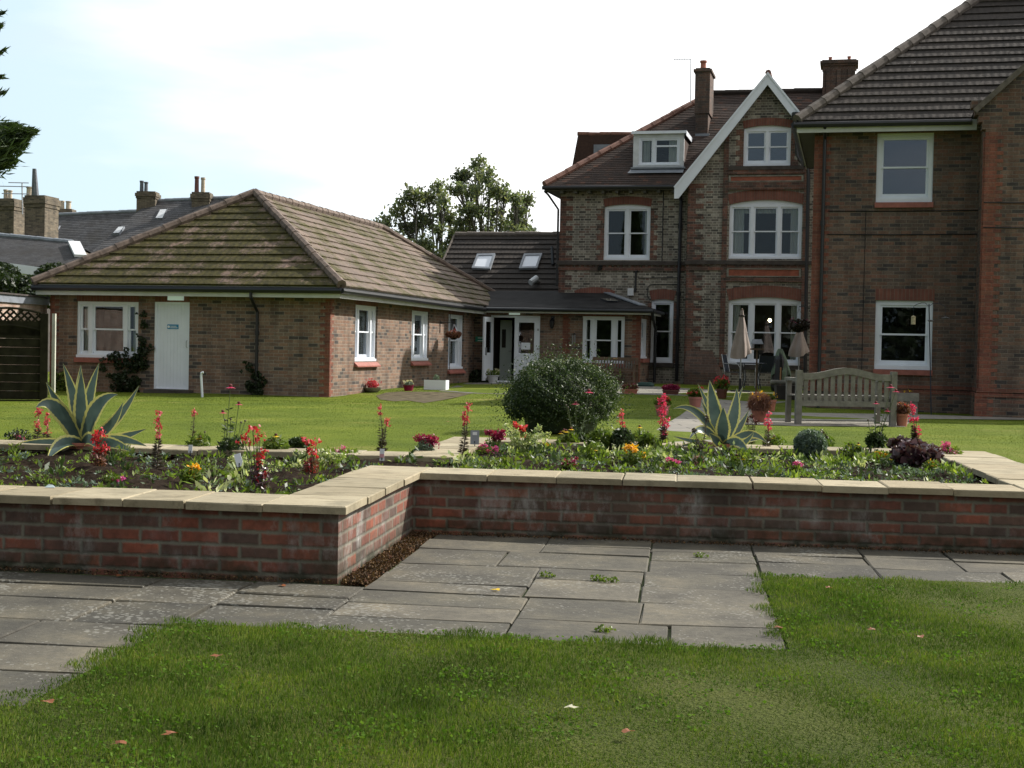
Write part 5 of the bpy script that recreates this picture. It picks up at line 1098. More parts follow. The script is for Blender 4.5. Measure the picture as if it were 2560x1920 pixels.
# ================================================================== TREES
def tree(name, label, base, trunk_h, lobes, nleaf, leaf, m, group=None, lsz=.16, bark='bark', lw=.6, r0=.28, extra=()):
    root = empty(name, base, 0, label, 'tree', group); o_ = Vector(base); b = MB(); rs = random.Random(hash(label) % 999 if False else len(label)*7)
    fork = Vector((0, 0, trunk_h))
    b.tube([(0,0,-.5),(.05,0,trunk_h*.5), fork], [r0, r0*.8, r0*.6], 8)
    P = []
    tot = sum(r[0]*r[2] for _, r in lobes)
    for c_, r in lobes:
        c_ = Vector(c_)-o_; mid = fork.lerp(c_, .5)+Vector((rs.uniform(-.4,.4), rs.uniform(-.4,.4), rs.uniform(.1,.5)))
        b.tube([fork, mid, c_], [r0*.36, r0*.22, .03], 6)
        n = max(20, int(nleaf*r[0]*r[2]/tot)); ncl = max(10, n//26); cl = ball_pts(ncl, c_, r, .15)
        for q in cl[:14]: b.tube([mid.lerp(c_, rs.uniform(.2,.9)), Vector(q)], [.035, .012], 4)
        P.append((np.repeat(cl, 26, 0)+rng.normal(size=(ncl*26, 3))*leaf))
    for a_, c_ in extra: b.tube([Vector(a_)-o_, Vector(c_)-o_], [.06, .03], 5)
    b.build('trunk', M[bark], root); P = np.concatenate(P); np_mesh('crown', leafquads(P, lsz, lsz*lw), 4, M[m], root); return root
def lob(l, Y, s):
    out = []
    for px, py, r_ in l:
        v = PY(px, py, Y+random.uniform(-1.5, 1.5)); out.append(((v.x, v.y, v.z), (r_*s*.86, r_*s*.95, r_*s*.60)))
    return out
YT = 78; u = YT/3500
tg = 'trees beyond the rear roof'
tb = PY(1075, 700, YT); tree('broadleaf_tree', 'wide bushy tree rising behind the bungalow ridge, leftmost of the group', (tb.x, tb.y, 0), 4.2, lob([(965,560,26),(1000,520,32),(1040,490,34),(1070,500,28),(1020,560,34),(1060,555,32),(985,600,28),(1050,610,34),(1030,655,30),(1085,640,26),(1075,690,34),(1110,680,24)], YT, u), 3600, .17, 'leaf_tree', tg, .25)
tb = PY(1115, 700, YT+6); tree('broadleaf_tree', 'thin half bare tree with open branches, second from left in the group', (tb.x, tb.y, 0), 3.6, lob([(1095,475,24),(1115,500,22),(1105,530,24),(1130,545,18),(1095,570,18),(1135,590,16),(1120,620,14)], YT+6, u), 950, .18, 'leaf_tree', tg, .22)
tb = PY(1205, 700, YT+2); tree('broadleaf_tree', 'tallest tree with layered crown above the rear roof ridge', (tb.x, tb.y, 0), 4.4, lob([(1200,410,22),(1185,440,28),(1225,440,28),(1150,445,18),(1145,470,22),(1175,480,26),(1210,480,32),(1245,470,26),(1260,490,18),(1165,520,28),(1200,530,28),(1235,530,26),(1250,560,26),(1150,560,22),(1185,570,28),(1215,580,22),(1155,590,24)], YT+2, u), 2700, .16, 'leaf_tree', tg, .23)
tb = PY(1300, 700, YT-2); tree('broadleaf_tree', 'small round headed tree nearest the old house, right of the tallest', (tb.x, tb.y, 0), 3.4, lob([(1290,500,16),(1318,500,16),(1300,525,22),(1285,550,22),(1315,560,22),(1280,578,22),(1325,585,20),(1300,590,24)], YT-2, u), 1150, .15, 'leaf_tree', tg, .22)
# conifer reaching in from the left
cb0 = PY(-330, 800, 16); cf = empty('conifer', (cb0.x, cb0.y, -.1), 0, 'dark feathery conifer reaching in from the left edge above the roofs', 'tree'); o_ = Vector(cf.location)
b = MB(); b.tube([(0,0,-.3),(0,0,6.5),(0,0,11)], [.25,.13,.03], 8); P = []; D = []
br = [((80,328),(-20,345)),((60,345),(-10,370)),((30,400),(-30,405)),((6,60),(-60,90)),((13,125),(-60,150)),((13,228),(-70,250)),((8,190),(-70,210)),((10,30),(-80,40)),((40,318),(-30,330)),((-40,500),(-160,480)),((-60,600),(-180,560))]
for (tx, ty), (mx_, my_) in br:
    Yb = 16+random.uniform(-.3, .3); tip = PY(tx, ty, Yb)-o_; mid = PY(mx_, my_, Yb)-o_; st = Vector((0, 0, mid.z-.5)); b.tube([st, mid, tip], [.05, .03, .006], 5)
    big = ty > 300; n = 1000 if ty in (328, 345, 318) else (700 if big else 90)
    t = rng.uniform(-.15, 1.0, (n, 1))**1; mm, tt = np.array(mid), np.array(tip); c_ = mm+(tt-mm)*t+rng.normal(size=(n, 3))*np.array([.07,.10,.045])*(1.15-t*.85)*(1.3 if big else .7)
    c_[:,2] -= .05*(1-t[:,0])*rng.uniform(0, 1.5, n); P.append(c_); D.append(np.array(tip-mid)/((tip-mid).length)+rng.normal(size=(n,3))*.45+np.array([0,0,.12]))
for k in range(26):   # the rest of the tree, out of frame
    z_ = 1.5+k*.36; n = 900; a_ = rng.uniform(0, 6.28, (n,1)); rad = (1.25-.10*k*.36)*rng.uniform(.2,.9,(n,1)); P.append(np.concatenate([rad*np.cos(a_), rad*np.sin(a_), z_+rng.uniform(-.3,.3,(n,1))], 1)*np.array([.8,.8,1])); D.append(np.concatenate([np.cos(a_), np.sin(a_), .1+0*a_], 1)+rng.normal(size=(n,3))*.3)
b.build('trunk', M['bark'], cf); P = np.concatenate(P); far_ = np.arange(len(P)) >= len(P)-26*900; np_mesh('foliage', leafquads(P, np.where(far_, .2, .13), np.where(far_, .075, .022), dirs=np.concatenate(D)), 4, M['leaf_bush'], cf)
# unseen leaf wall added behind the viewpoint so the lower windows mirror dark
hp = []
for k in range(26): hp.append(((-32+k*2.6+random.uniform(-.4,.4), -22+random.uniform(-1,1), 2.6), (1.9, 1.3, 3.4+random.uniform(-.5,.9))))
blob('unseen_hedge', hp, 'leaf_dark', 42000, .55, .42, 'tall dark leaf wall added out of view behind the viewpoint, for the lower windows to mirror', 'unseen_hedge', shell=.55)
# ================================================================== FAR GARDEN SURFACES
pxpoly('link_yard', [(1096,978),(1166,957.5),(1240,955),(1420,953),(1560,950),(1560,984),(1400,986),(1285,986.5),(1180,984)], M['asphalt'], .006)
def slabmat(name, a, b_):
    m, nt, p = mat(name); c = coord(nt); br = N(nt, 'ShaderNodeTexBrick'); br.inputs['Scale'].default_value = 1; br.inputs['Brick Width'].default_value = .75; br.inputs['Row Height'].default_value = .45; br.inputs['Mortar Size'].default_value = .012
    br.inputs['Color1'].default_value = (*a, 1); br.inputs['Color2'].default_value = (*b_, 1); br.inputs['Mortar'].default_value = (.05,.045,.03,1); br.inputs['Bias'].default_value = 0
    nt.links.new(c, br.inputs[0]); col = mixc(nt, .8, br.outputs[0], ramp(nt, noise(nt, c, 3, 6, .7), [(.3,(.6,.6,.6)),(.7,(1.25,1.2,1.15))]), 'MULTIPLY')
    nt.links.new(col, p.inputs['Base Color']); inp(p, 'Roughness', .8); bump(nt, p, noise(nt, c, 6, 6), .4, .02); return m
M['flag'] = slabmat('far_flagstones', (.17,.16,.14), (.22,.205,.175))
pxpoly('patio', [(1520,985),(1538,962),(1600,957),(1700,957),(1990,957),(2030,960),(2035,1004),(1930,1012),(1880,1035),(1852,1062),(1800,1112),(1585,1118),(1650,1070),(1700,1040),(1738,1012),(1730,990),(1620,987)], M['flag'], .008)
pxpoly('wing_path', [(1870,1031),(2290,1037),(2600,1047),(2600,1051),(2290,1048),(2276,1054),(1990,1052),(1866,1052)], M['flag'], .010)
pxpoly('stony_border', [(1866,1053),(1990,1053),(2276,1055),(2262,1068),(1990,1066),(1862,1062)], M['gravel'], .008)
pxpoly('bare_earth_patch', [(940,990),(965,983),(1000,980),(1080,980),(1180,984),(1150,992),(1100,1002),(1060,1008),(1020,1002),(985,1004),(950,999)], M['bare'], .006)
# ================================================================== BENCHES
def at(px, py, name, label, cat, group=None, rot=0.0):
    return empty(name, PT(px, py), -rot, label, cat, group)
p0, p1 = PT(1997, 1062), PT(2233, 1066); d_ = p1-p0; LB = Vector((d_.x, d_.y)).length
bn = empty('garden_bench', p0, math.atan2(d_.y, d_.x), 'weathered grey teak bench with humped back, seen from behind on the path by the wing', 'bench')
s_ = FPX/p0.y; HB = (1062-925)/s_
b = MB(); b.box(-.045, .04, 0, .075, 0, HB); b.build('rear_post', M['wood_grey'], bn); b = MB(); b.box(LB-.04, LB+.045, 0, .075, 0, HB); b.build('rear_post', M['wood_grey'], bn)
for x in (-.02, LB-.06): b = MB(); b.box(x, x+.07, .55, .62, 0, .62); b.build('front_leg', M['wood_grey'], bn); b = MB(); b.box(x-.01, x+.08, .0751, .66, .62, .665); b.build('armrest', M['wood_grey'], bn)
b = MB(); n = 30; zc = lambda t: HB-.04+.085*math.sin(math.pi*max(0, min(1, (t-.08)/.84)))**2
vs = []
for i in range(n+1):
    t = i/n; x = .04+(LB-.08)*t; z = zc(t); vs += [(x,.01,z-.095),(x,.01,z),(x,.065,z),(x,.065,z-.095)]
b.add(vs, [(4*i+j, 4*i+(j+1)%4, 4*i+4+(j+1)%4, 4*i+4+j) for i in range(n) for j in range(4)]+[(0,1,2,3),(4*n,4*n+3,4*n+2,4*n+1)]); b.build('top_rail', M['wood_grey'], bn)
zl = HB-(1006-925)/s_; b = MB(); b.box(.04, LB-.04, .015, .06, zl-.05, zl+.03); b.build('lower_rail', M['wood_grey'], bn)
for i in range(13):
    t = (i+.6)/13.2; x = .04+(LB-.08)*t; b = MB(); b.box(x-.03, x+.03, .03, .05, zl+.0305, zc(t)-.0955); b.build('back_slat', M['wood_grey'], bn)
for k in range(5): b = MB(); b.box(.0, LB, .12+k*.095, .19+k*.095, .40+(.0 if k else .01), .422); b.build('seat_slat', M['wood_grey'], bn)
b = MB(); b.box(.0, LB, .07, .11, .33, .4); b.build('seat_rail', M['wood_grey'], bn)
# brown bench at the link window
x0 = K.ly(1480, 900, -.55)[0]; x1 = K.ly(1588, 900, -1.0)[0]; gz_ = .31
bb = empty('garden_bench', K.W((x0, -.45, gz_)), -TH, 'brown slatted garden bench under the link window beyond the round bush', 'bench'); LB2 = x1-x0
for x in (0, LB2-.06): b = MB(); b.box(x, x+.06, 0, .06, 0, .78); b.build('rear_post', M['wood_brown'], bb); b = MB(); b.box(x, x+.06, -.55, -.49, 0, .58); b.build('front_leg', M['wood_brown'], bb); b = MB(); b.box(x-.01, x+.07, -.57, 0, .58, .61); b.build('armrest', M['wood_brown'], bb)
b = MB(); b.box(.06, LB2-.06, .01, .05, .68, .78); b.build('top_rail', M['wood_brown'], bb); b = MB(); b.box(.06, LB2-.06, .01, .05, .42, .47); b.build('lower_rail', M['wood_brown'], bb)
for i in range(15): x = .09+(LB2-.2)*i/14; b = MB(); b.bar((x,.03,.47),(x+.03*math.sin(i/14*3.14),.03,.68),.035,.02,up=(0,1,0)); b.build('back_slat', M['wood_grey'], bb)
for k in range(5): b = MB(); b.box(.0, LB2, -.54+k*.1, -.46+k*.1, .385, .41); b.build('seat_slat', M['wood_brown'], bb)
b = MB(); b.box(LB2/2-.06, LB2/2+.06, -.0, .009, .73, .755); b.build('plaque', M['wood_orange'], bb)
# ================================================================== PATIO THINGS
def parasol(px, ytop, ybase, ycan, wpx, label, spread=1):
    o = at(px, ybase, 'parasol', label, 'parasol', 'folded parasols on the patio'); Y = o.location.y; s = FPX/Y; H = (ybase-ytop)/s; zc = (ybase-ycan)/s; w_ = wpx/s/2
    b = MB(); b.tube([(0,0,.25),(-.0,0,H-.06)], .016, 8); b.build('pole', M['metal'], o)
    b = MB(); b.lathe([(.25,0),(.25,.03),(.05,.05),(.035,.06),(.035,.33),(.02,.34)], 20); b.build('base', M['black'], o)
    b = MB(); n = 32; rows = 14; vs = []; fs = []
    for i in range(rows+1):
        t = i/rows; z = H-.0-(H-zc)*t; r = .035+(w_-.03)*(t**1.1)*(1-.25*max(0, t-.9)*10*.3)
        for k in range(n):
            a = 2*math.pi*k/n; rr = r*(1+.22*math.sin(a*4+t*1.5)*min(1, t*3)); 
            zz = z+(.10*math.sin(a*1.0+.7)*(max(0, t-.75)*4)**2); vs.append((rr*math.cos(a), rr*math.sin(a), zz))
    for i in range(rows):
        for k in range(n): fs.append((i*n+k, i*n+(k+1)%n, (i+1)*n+(k+1)%n, (i+1)*n+k))
    fs.append(tuple(range(n))); b.add(vs, fs); b.build('canopy', M['cream_canvas'], o, smooth=True)
    b = MB(); b.ball((0,0,H+.02), .03); b.build('finial', M['wood_brown'], o)
    b = MB(); zt = H-(H-zc)*.12; b.lathe([(.075,zt-.02),(.082,zt),(.075,zt+.02)], 16); b.build('tie_band', M['dark_stone'], o)
    return o
parasol(1850, 776, 979, 888, 46, 'folded dusky cream parasol standing before the ground floor bay window')
parasol(1995, 812, 975, 884, 46, 'folded dusky cream parasol behind the hanging basket and the bench end')
def chair(px, py, rot, label, back='dark_metal'):
    o = at(px, py, 'patio_chair', label, 'chair', 'metal patio chairs', rot)
    for sx in (-.24, .24):
        b = MB(); b.tube([(sx,.22,0),(sx,.2,.42),(sx,.30,.92)], .012, 6); b.build('rear_leg', M['metal'], o)
        b = MB(); b.tube([(sx,-.24,0),(sx,-.24,.55),(sx,-.18,.64),(sx,.22,.66)], .012, 6); b.build('arm_leg', M['metal'], o)
    b = MB(); b.box(-.23,.23,-.22,.2,.41,.43); b.build('seat', M[back], o)
    b = MB(); b.add([(-.23,.21,.45),(.23,.21,.45),(.23,.30,.90),(-.23,.30,.90),(-.23,.225,.45),(.23,.225,.45),(.23,.315,.90),(-.23,.315,.90)], [(0,1,2,3),(4,5,6,7),(0,1,5,4),(1,2,6,5),(2,3,7,6),(3,0,4,7)]); b.build('backrest', M[back], o)
    return o
chair(1834, 968, R(-65), 'silver framed patio chair left of the nearer folded parasol')
chair(1913, 970, R(178), 'patio chair with broad dark mesh back between bird table and draped cover')
tb_ = at(1878, 972, 'patio_table', 'round dark patio table behind the folded parasol', 'table')
b = MB(); b.lathe([(.0,.68),(.40,.68),(.41,.695),(.40,.71),(0,.71)], 28); b.build('table_top', M['dark_metal'], tb_)
for k in range(4): a = k*1.57+.5; b = MB(); b.tube([(.33*math.cos(a),.33*math.sin(a),.68),(.25*math.cos(a),.25*math.sin(a),.3),(.33*math.cos(a),.33*math.sin(a),0)], .014, 6); b.build('leg', M['dark_metal'], tb_)
bt = at(1890, 985, 'bird_table', 'small wooden bird table with pitched grey roof right of the folded parasol', 'bird table'); s = FPX/bt.location.y; zz = lambda y: (985-y)/s
b = MB(); b.box(-.02,.02,-.02,.02,0,zz(874)); b.build('post', M['wood_brown'], bt)
b = MB(); b.box(-.15,.15,-.12,.12,zz(875),zz(871)); b.build('tray', M['wood_brown'], bt)
b = MB(); b.add([(-.14,-.13,zz(860)),(.13,-.13,zz(860)),(.10,0,zz(848)),(-.11,0,zz(848)),(.13,.13,zz(860)),(-.14,.13,zz(860))], [(0,1,2,3),(3,2,4,5),(0,3,5),(1,4,2)]); b.build('roof', M['lead'], bt)
for sx in (-.11, .11):
    for sy in (-.09, .09): b = MB(); b.box(sx-.008, sx+.008, sy-.008, sy+.008, zz(871), zz(859)); b.build('strut', M['wood_brown'], bt)
for k in range(3): b = MB(); b.tube([(0,0,.02),(.22*math.cos(k*2.1+.4),.22*math.sin(k*2.1+.4),0)], .015, 5); b.build('foot', M['wood_brown'], bt)
# draped cover
gc = at(1948, 978, 'draped_cover', 'faded green sheet draped over a dark upright shape beside the bench', 'cover'); s = FPX/gc.location.y
b = MB(); n = 36; rows = 16; vs = []; fs = []; H = (978-872)/s
for i in range(rows+1):
    t = i/rows; z = H-(H*.58)*t; r = .05+.17*t**.7
    for k in range(n):
        a = 2*math.pi*k/n; rr = r*(1+.28*math.sin(a*5+t*2)*t+.1*math.sin(a*11)); vs.append((rr*math.cos(a)+.03*t, rr*math.sin(a)*.8, z-(.2*abs(math.sin(a*1.5+.6)) if i == rows else 0)))
for i in range(rows):
    for k in range(n): fs.append((i*n+k, i*n+(k+1)%n, (i+1)*n+(k+1)%n, (i+1)*n+k))
fs.append(tuple(range(n))); b.add(vs, fs); b.build('sheet', M['green_canvas'], gc, smooth=True)
b = MB(); b.lathe([(.20,0),(.23,.1),(.20,.5),(.15,H*.75),(.05,H*.96)], 14); b.build('dark_core', M['black'], gc)
hb_ = at(1950, 988, 'spade_handle', 'bright varnished wooden handle standing upright before the draped cover', 'tool'); s = FPX/hb_.location.y
b = MB(); b.tube([(0,0,0),(.0,-.02,(988-922)/s)], .018, 8); b.ball((0,-.02,(988-921)/s), .022); b.build('shaft', M['wood_orange'], hb_)
st = at(1960, 1008, 'garden_stone_seat', 'rounded grey stone slab seat on dark base left of the grey bench', 'stone seat'); s = FPX/st.location.y
b = MB(); b.tube([(-.32,0,(1008-966)/s),(-.3,0,(1008-966)/s),(.37,0,(1008-966)/s),(.39,0,(1008-966)/s)], [.03,.055,.055,.03], 10); b.build('slab', M['stone'], st, smooth=True)
b = MB(); b.box(-.2,.3,-.15,.15,0,(1008-973)/s); b.build('base', M['dark_stone'], st)
# feeder pole
fp = at(2328, 1037, 'feeder_pole', 'thin dark bird feeder pole with hooked arms before the lower wing window', 'feeder pole'); s = FPX/fp.location.y; H = (1037-760)/s; tp = Vector((-13/s*1.0, 0, H))
b = MB(); b.tube([(0,0,0), tp], .011, 6); b.build('pole', M['dark_metal'], fp)
def hook(side, reach, drop): 
    b = MB(); pts = [tp+Vector((0,0,-.05))]+[tp+Vector((side*reach*t, 0, .0+.04*math.sin(math.pi*t)-.05*t)) for t in (.25,.5,.75,1)]; b.tube(pts, .006, 5); b.tube([pts[-1], pts[-1]+Vector((0,0,-drop))], .004, 4); return b.build('arm', M['dark_metal'], fp), pts[-1]+Vector((0,0,-drop))
o_, e_ = hook(-1, .30, .22); b = MB(); b.lathe([(.0,-.14),(.045,-.14),(.045,0),(.05,.01),(.0,.04)], 10, e_); b.build('seed_feeder', flat('pale_seed_tube', (.42,.36,.22), .5, .2, 20), fp)
o_, e_ = hook(1, .33, .22); b = MB(); b.lathe([(.0,-.03),(.09,0),(.0,.03)], 12, e_); b.build('feeder_cap', M['metal'], fp)
b = MB(); q = tp+Vector((.03, -.03, -.33)); b.lathe([(.02,-.02),(.07,0),(.0,.02)], 12, q); b.build('water_dish', M['metal'], fp)
# ================================================================== POTS
def flowers(P, m, parent, k=9, r=.028, sz=.024, name='flowers'):
    P = np.asarray(P); c_ = np.repeat(P, k, 0)+rng.normal(size=(len(P)*k, 3))*r*.5
    return np_mesh(name, leafquads(c_, sz, sz*.85), 4, M[m], parent)
def pot(x0, x1, yrim, ybase, ytop, m, label, leaf, fl, nfl, cat='plant pot', shape='pot', nleaf=500, lsz=.05, spread=1.15, name='plant_pot', fspread=1.0, kfl=9, fsz=.03, group='flower pots in the far garden', up=0, lw=.7):
    px = (x0+x1)/2; o = at(px, ybase, name, label, cat, group); s = FPX/o.location.y; r = (x1-x0)/2/s; h = (ybase-yrim)/s; ht = (yrim-ytop)/s
    b = MB()
    if shape == 'pot': b.lathe([(r*.72,0),(r*.9,h*.78),(r*.98,h*.8),(r,h),(r*.9,h),(r*.88,h*.9)], 24)
    elif shape == 'urn': b.lathe([(r*.62,0),(r*.55,h*.1),(r*.8,h*.5),(r*.85,h*.82),(r,h*.9),(r*1.02,h),(r*.9,h),(r*.85,h*.88)], 24)
    elif shape == 'bowl': b.lathe([(r*.5,0),(r*.75,h*.3),(r*.95,h*.8),(r,h),(r*.92,h),(r*.85,h*.8)], 24)
    elif shape == 'trough':
        d_ = r*.38; v = [(-r*.86,-d_*.8,0),(r*.86,-d_*.8,0),(r*.86,d_*.8,0),(-r*.86,d_*.8,0),(-r,-d_,h),(r,-d_,h),(r,d_,h),(-r,d_,h)]; b.add(v, [(0,3,2,1),(0,1,5,4),(1,2,6,5),(2,3,7,6),(3,0,4,7)])
        b.plate([(-r-.01,h-.03),(r+.01,h-.03),(r+.01,h+.005),(-r-.01,h+.005)], [], -d_-.012, -d_+.005)
    b.build('pot', M[m], o, smooth=shape != 'trough')
    b = MB()
    if shape == 'trough': b.box(-r*.93, r*.93, -r*.34, r*.34, h*.7, h*.86)
    else: b.lathe([(0,h*.82),(r*.88,h*.86)], 16)
    b.build('soil', M['soil'], o)
    yr = r*.4 if shape == 'trough' else r
    P = ball_pts(nleaf, (0,0,h+ht*.33), (r*spread, yr*spread, ht*.5)); P = P[P[:,2] > h*.85]
    np_mesh('foliage', leafquads(P, lsz, lsz*lw, updown=up), 4, M[leaf], o)
    if nfl and nfl <= 10:
        for q_ in ball_pts(nfl, (0,0,h+ht*.62), (r*1.05*fspread, yr*fspread, ht*.4), .5): flowers([q_], fl, o, kfl, fsz, fsz*.9, 'flower')
    elif nfl: flowers(ball_pts(nfl, (0,0,h+ht*.62), (r*1.05*fspread, yr*fspread, ht*.4), .5), fl, o, kfl, fsz, fsz*.9)
    return o
pot(1215,1248,938,958,921,'white_dirty','white urn of cream flowers beside the open door leaf','leaf_green','fl_white',14,shape='urn',nleaf=260)
pot(1299,1320,941,959,924,'white_dirty','white urn of red flowers before the closed door leaf','leaf_grey','fl_red',9,shape='urn',nleaf=200)
pot(907,955,970,982,948,'stone','wide grey bowl with red leafed plant under the first side window','fl_coral','fl_red',10,shape='bowl',nleaf=280,spread=.62)
pot(1007,1035,963,977,951,'fl_dark','wine coloured pot with white flowers by the bungalow side wall','leaf_grey','fl_white',8,nleaf=120,spread=.8)
o = at(1091, 974, 'planter_trough', 'white rectangular trough planter between the bungalow side windows', 'planter', None, TH); s = FPX/o.location.y
b = MB(); b.box(-.27,.27,-.14,.14,0,.23); b.build('trough', M['white'], o); b = MB(); b.box(-.25,.25,-.12,.12,.2301,.236); b.build('soil', M['soil'], o)
np_mesh('foliage', leafquads(ball_pts(80,(0,0,.26),(.1,.08,.1)), .06, .03), 4, M['leaf_grey'], o)
pot(1554,1594,973,985,957,'terracotta','terracotta trough of russet heather before the brown bench','twig_red','fl_dark',6,shape='trough',nleaf=600,lsz=.05)
pot(1656,1697,975,986,957,'dark_terracotta','dark trough of plum coloured heather on the patio edge','fl_dark','fl_dark',4,shape='trough',nleaf=600,lsz=.05)
pot(1636,1675,1012,1039,990,'plastic_terracotta','pink plastic pot of scarlet geranium at the path edge, nearest the bush','leaf_green','fl_red',12,nleaf=420,lsz=.06,kfl=14)
pot(1720,1755,992,1021,966,'plastic_terracotta','pink plastic pot with sparse red geraniums, middle of the path side','leaf_green','fl_red',7,nleaf=450,lsz=.06,fspread=1.5,kfl=14)
pot(1789,1819,980,1004,948,'dark_terracotta','dark terracotta pot crowded with scarlet geraniums by the path','leaf_green','fl_red',34,nleaf=420,lsz=.06,kfl=13,spread=1.3,fspread=1.3)
pot(1764,1779,943,960,928,'terracotta','small pot of red flowers against the old brick buttress','leaf_dark','fl_red',14,nleaf=300,spread=2.2,fspread=2.6)
pot(1649,1668,944,957,926,'dark_terracotta','pot of pink flowers below the tall narrow window','leaf_dark','fl_mag',14,nleaf=300,spread=1.8,fspread=1.6)
pot(1878,1917,1026,1056,975,'terracotta','terracotta pot of feathery dry grass by the path','twig_red','fl_orange',3,nleaf=1100,lsz=.16,spread=1.5,up=2.2,lw=.06)
pot(1907,1941,999,1028,984,'terracotta','terracotta pot with orange marigolds behind the dry grass pot','leaf_green','fl_orange',5,nleaf=260,spread=.8)
pot(2238,2271,1034,1066,1002,'terracotta','terracotta pot of rusty foliage at the right end of the grey bench','twig_red','fl_red',2,nleaf=900,lsz=.09,up=.8,lw=.25)
o = at(1614, 966, 'drain_cover', 'low dark green plastic box on the patio beside the link', 'box'); b = MB(); b.lathe([(.22,0),(.24,.04),(.22,.10),(.1,.12),(0,.12)], 14, sy=.6); b.build('box', flat('dark_green_plastic', (.02,.06,.05), .5, .1), o)
o = at(2267, 1034, 'stone_planter', 'square grey concrete block planter against the wing behind the bench', 'planter', None, TH); s = FPX/o.location.y; b = MB(); h = (1034-983)/s; b.box(-.2,.2,-.1,.25,0,h*.6); b.box(-.22,.22,-.12,.27,h*.6+.002,h); b.build('block', M['stone'], o)
flowers([(-.05,-.05,h+.04),(.05,-.06,h+.05)], 'fl_yel', o, 8)
# hanging baskets
def basket(P, chainh, r, label, leafm_, fl, nfl, wallv):
    o = empty('hanging_basket', P, 0, label, 'hanging basket', 'hanging baskets'); b = MB(); b.lathe([(.02,-r*.75),(r*.5,-r*.62),(r*.85,-r*.3),(r,0),(r*.9,0),(r*.4,-.05)], 18); b.build('bowl', M['wood_green'], o)
    for k in range(3): b = MB(); a = k*2.09; b.tube([(r*.95*math.cos(a), r*.95*math.sin(a), 0), (0,0,chainh)], .005, 4); b.build('chain', M['metal'], o)
    b = MB(); b.tube([(0,0,chainh), Vector((0,0,chainh+.04)), Vector(wallv)+Vector((0,0,chainh+.04))], .01, 5); b.tube([Vector(wallv)+Vector((0,0,chainh+.1)), Vector(wallv)+Vector((0,0,chainh-.25))], .01, 5); b.build('bracket', M['black'], o)
    np_mesh('foliage', leafquads(ball_pts(700,(0,0,.02),(r*1.5,r*1.3,r*.7)), .07, .04), 4, M[leafm_], o); flowers(ball_pts(nfl,(0,0,.1),(r*1.3,r*1.2,r*.7)), fl, o, 7, .03); return o
q = PY(1996, 815, 33.2); n_ = Vector((math.cos(TH), -math.sin(TH), 0)); basket(q, .42, .21, 'dark hanging basket of drying flowers beside the black downpipe and folded parasol', 'stem_dark', 'fl_mag', 8, n_*.36)
yb_, zb2 = B.lx(1130, 838, .35); basket(B.W((.4, yb_, zb2)), .3, .15, 'small hanging basket of russet leaves on the bungalow side wall', 'twig_red', 'fl_coral', 6, Vector((-math.cos(TH), math.sin(TH), 0))*.39)
# white vent stub, climbers
q = PT(502, 993); o = empty('standpipe', q, 0, 'short white plastic pipe standing on the lawn right of the service door', 'pipe'); h = (993-932)/(FPX/q.y); b = MB(); b.tube([(.03,0,0),(0,0,h-.05),(.01,-.01,h),(.05,-.01,h+.01)], .025, 8); b.build('pipe', M['white'], o)
def climber(label, pts, n, m='leaf_dark'):
    ps = []
    for px, py, r_ in pts: x, z = B.ly(px, py, -.1); v = B.W((x, -.08, z)); ps.append(((v.x, v.y, v.z), (r_, .12, r_)))
    ps2 = []
    for c_, r in ps:
        for _ in range(7): ps2.append(((c_[0]+random.gauss(0, r[0]*.75), c_[1], c_[2]+random.gauss(0, r[0]*.75)), (r[0]*random.uniform(.25,.55), .09, r[0]*random.uniform(.25,.6))))
    return blob('climbing_shrub', ps2, m, n, .07, .05, label, 'climber', group='climbers on the bungalow wall')
climber('dark climber spreading below and up the right side of the bungalow front window', [(285,925,.20),(310,940,.26),(335,930,.24),(300,905,.18),(330,965,.16),(352,890,.13),(358,850,.11),(356,815,.09),(354,785,.07),(350,905,.2),(265,905,.09),(340,900,.2)], 2600)
climber('dark straggly climber round the bungalow front downpipe', [(625,940,.11),(640,965,.12),(650,985,.17),(630,985,.17),(618,915,.07),(655,950,.08),(640,990,.2)], 1300)
climber('low green shrub at the left corner of the bungalow', [(146,950,.13),(150,972,.16),(142,985,.15)], 700, 'leaf_green')
o_ = PT(1180, 965); blob('shrub', [((K.W((-.0+.25,-.35,0))).to_tuple()[:2]+(.35,), (.35,.3,.3))], 'leaf_dark', 900, .07, .05, 'dark low shrub in the corner between bungalow and link', 'shrub')
# ================================================================== BUSH
bp = PT(1402, 1082); bu = empty('round_bush', bp, 0, 'large round evergreen bush with pale speckled tips in the middle lawn', 'shrub'); s = FPX/bp.y; RB = 133/s; HBs = 182/s
def dome(n, sh, k=1.0):
    d = unit(rng.normal(size=(n*2,3))); d = d[d[:,2] > -.55][:n]; az = np.arctan2(d[:,1], d[:,0])
    lump = 1+.07*np.sin(az*3+d[:,2]*4)+.06*np.sin(az*7+d[:,2]*9)+.05*np.sin(az*13+d[:,2]*17+2)+.05*np.sin(az*19+d[:,2]*23)
    rr = rng.uniform(sh, 1.0, len(d))**.5*lump*k
    return np.stack([d[:,0]*rr*RB, d[:,1]*rr*RB, HBs*.47+d[:,2]*rr*HBs*.53], 1), d
P, D = dome(30000, .72); tw = rng.random(len(P)) < .17; P[tw] += D[tw]*rng.uniform(0, 1, (tw.sum(),1))**2*.24
np_mesh('foliage', leafquads(P, .030, .013, updown=.5), 4, M['leaf_bush'], bu)
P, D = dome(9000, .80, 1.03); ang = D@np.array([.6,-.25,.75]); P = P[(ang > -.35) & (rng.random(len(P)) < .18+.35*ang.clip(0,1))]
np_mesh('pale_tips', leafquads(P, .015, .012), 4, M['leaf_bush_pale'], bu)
b = MB()
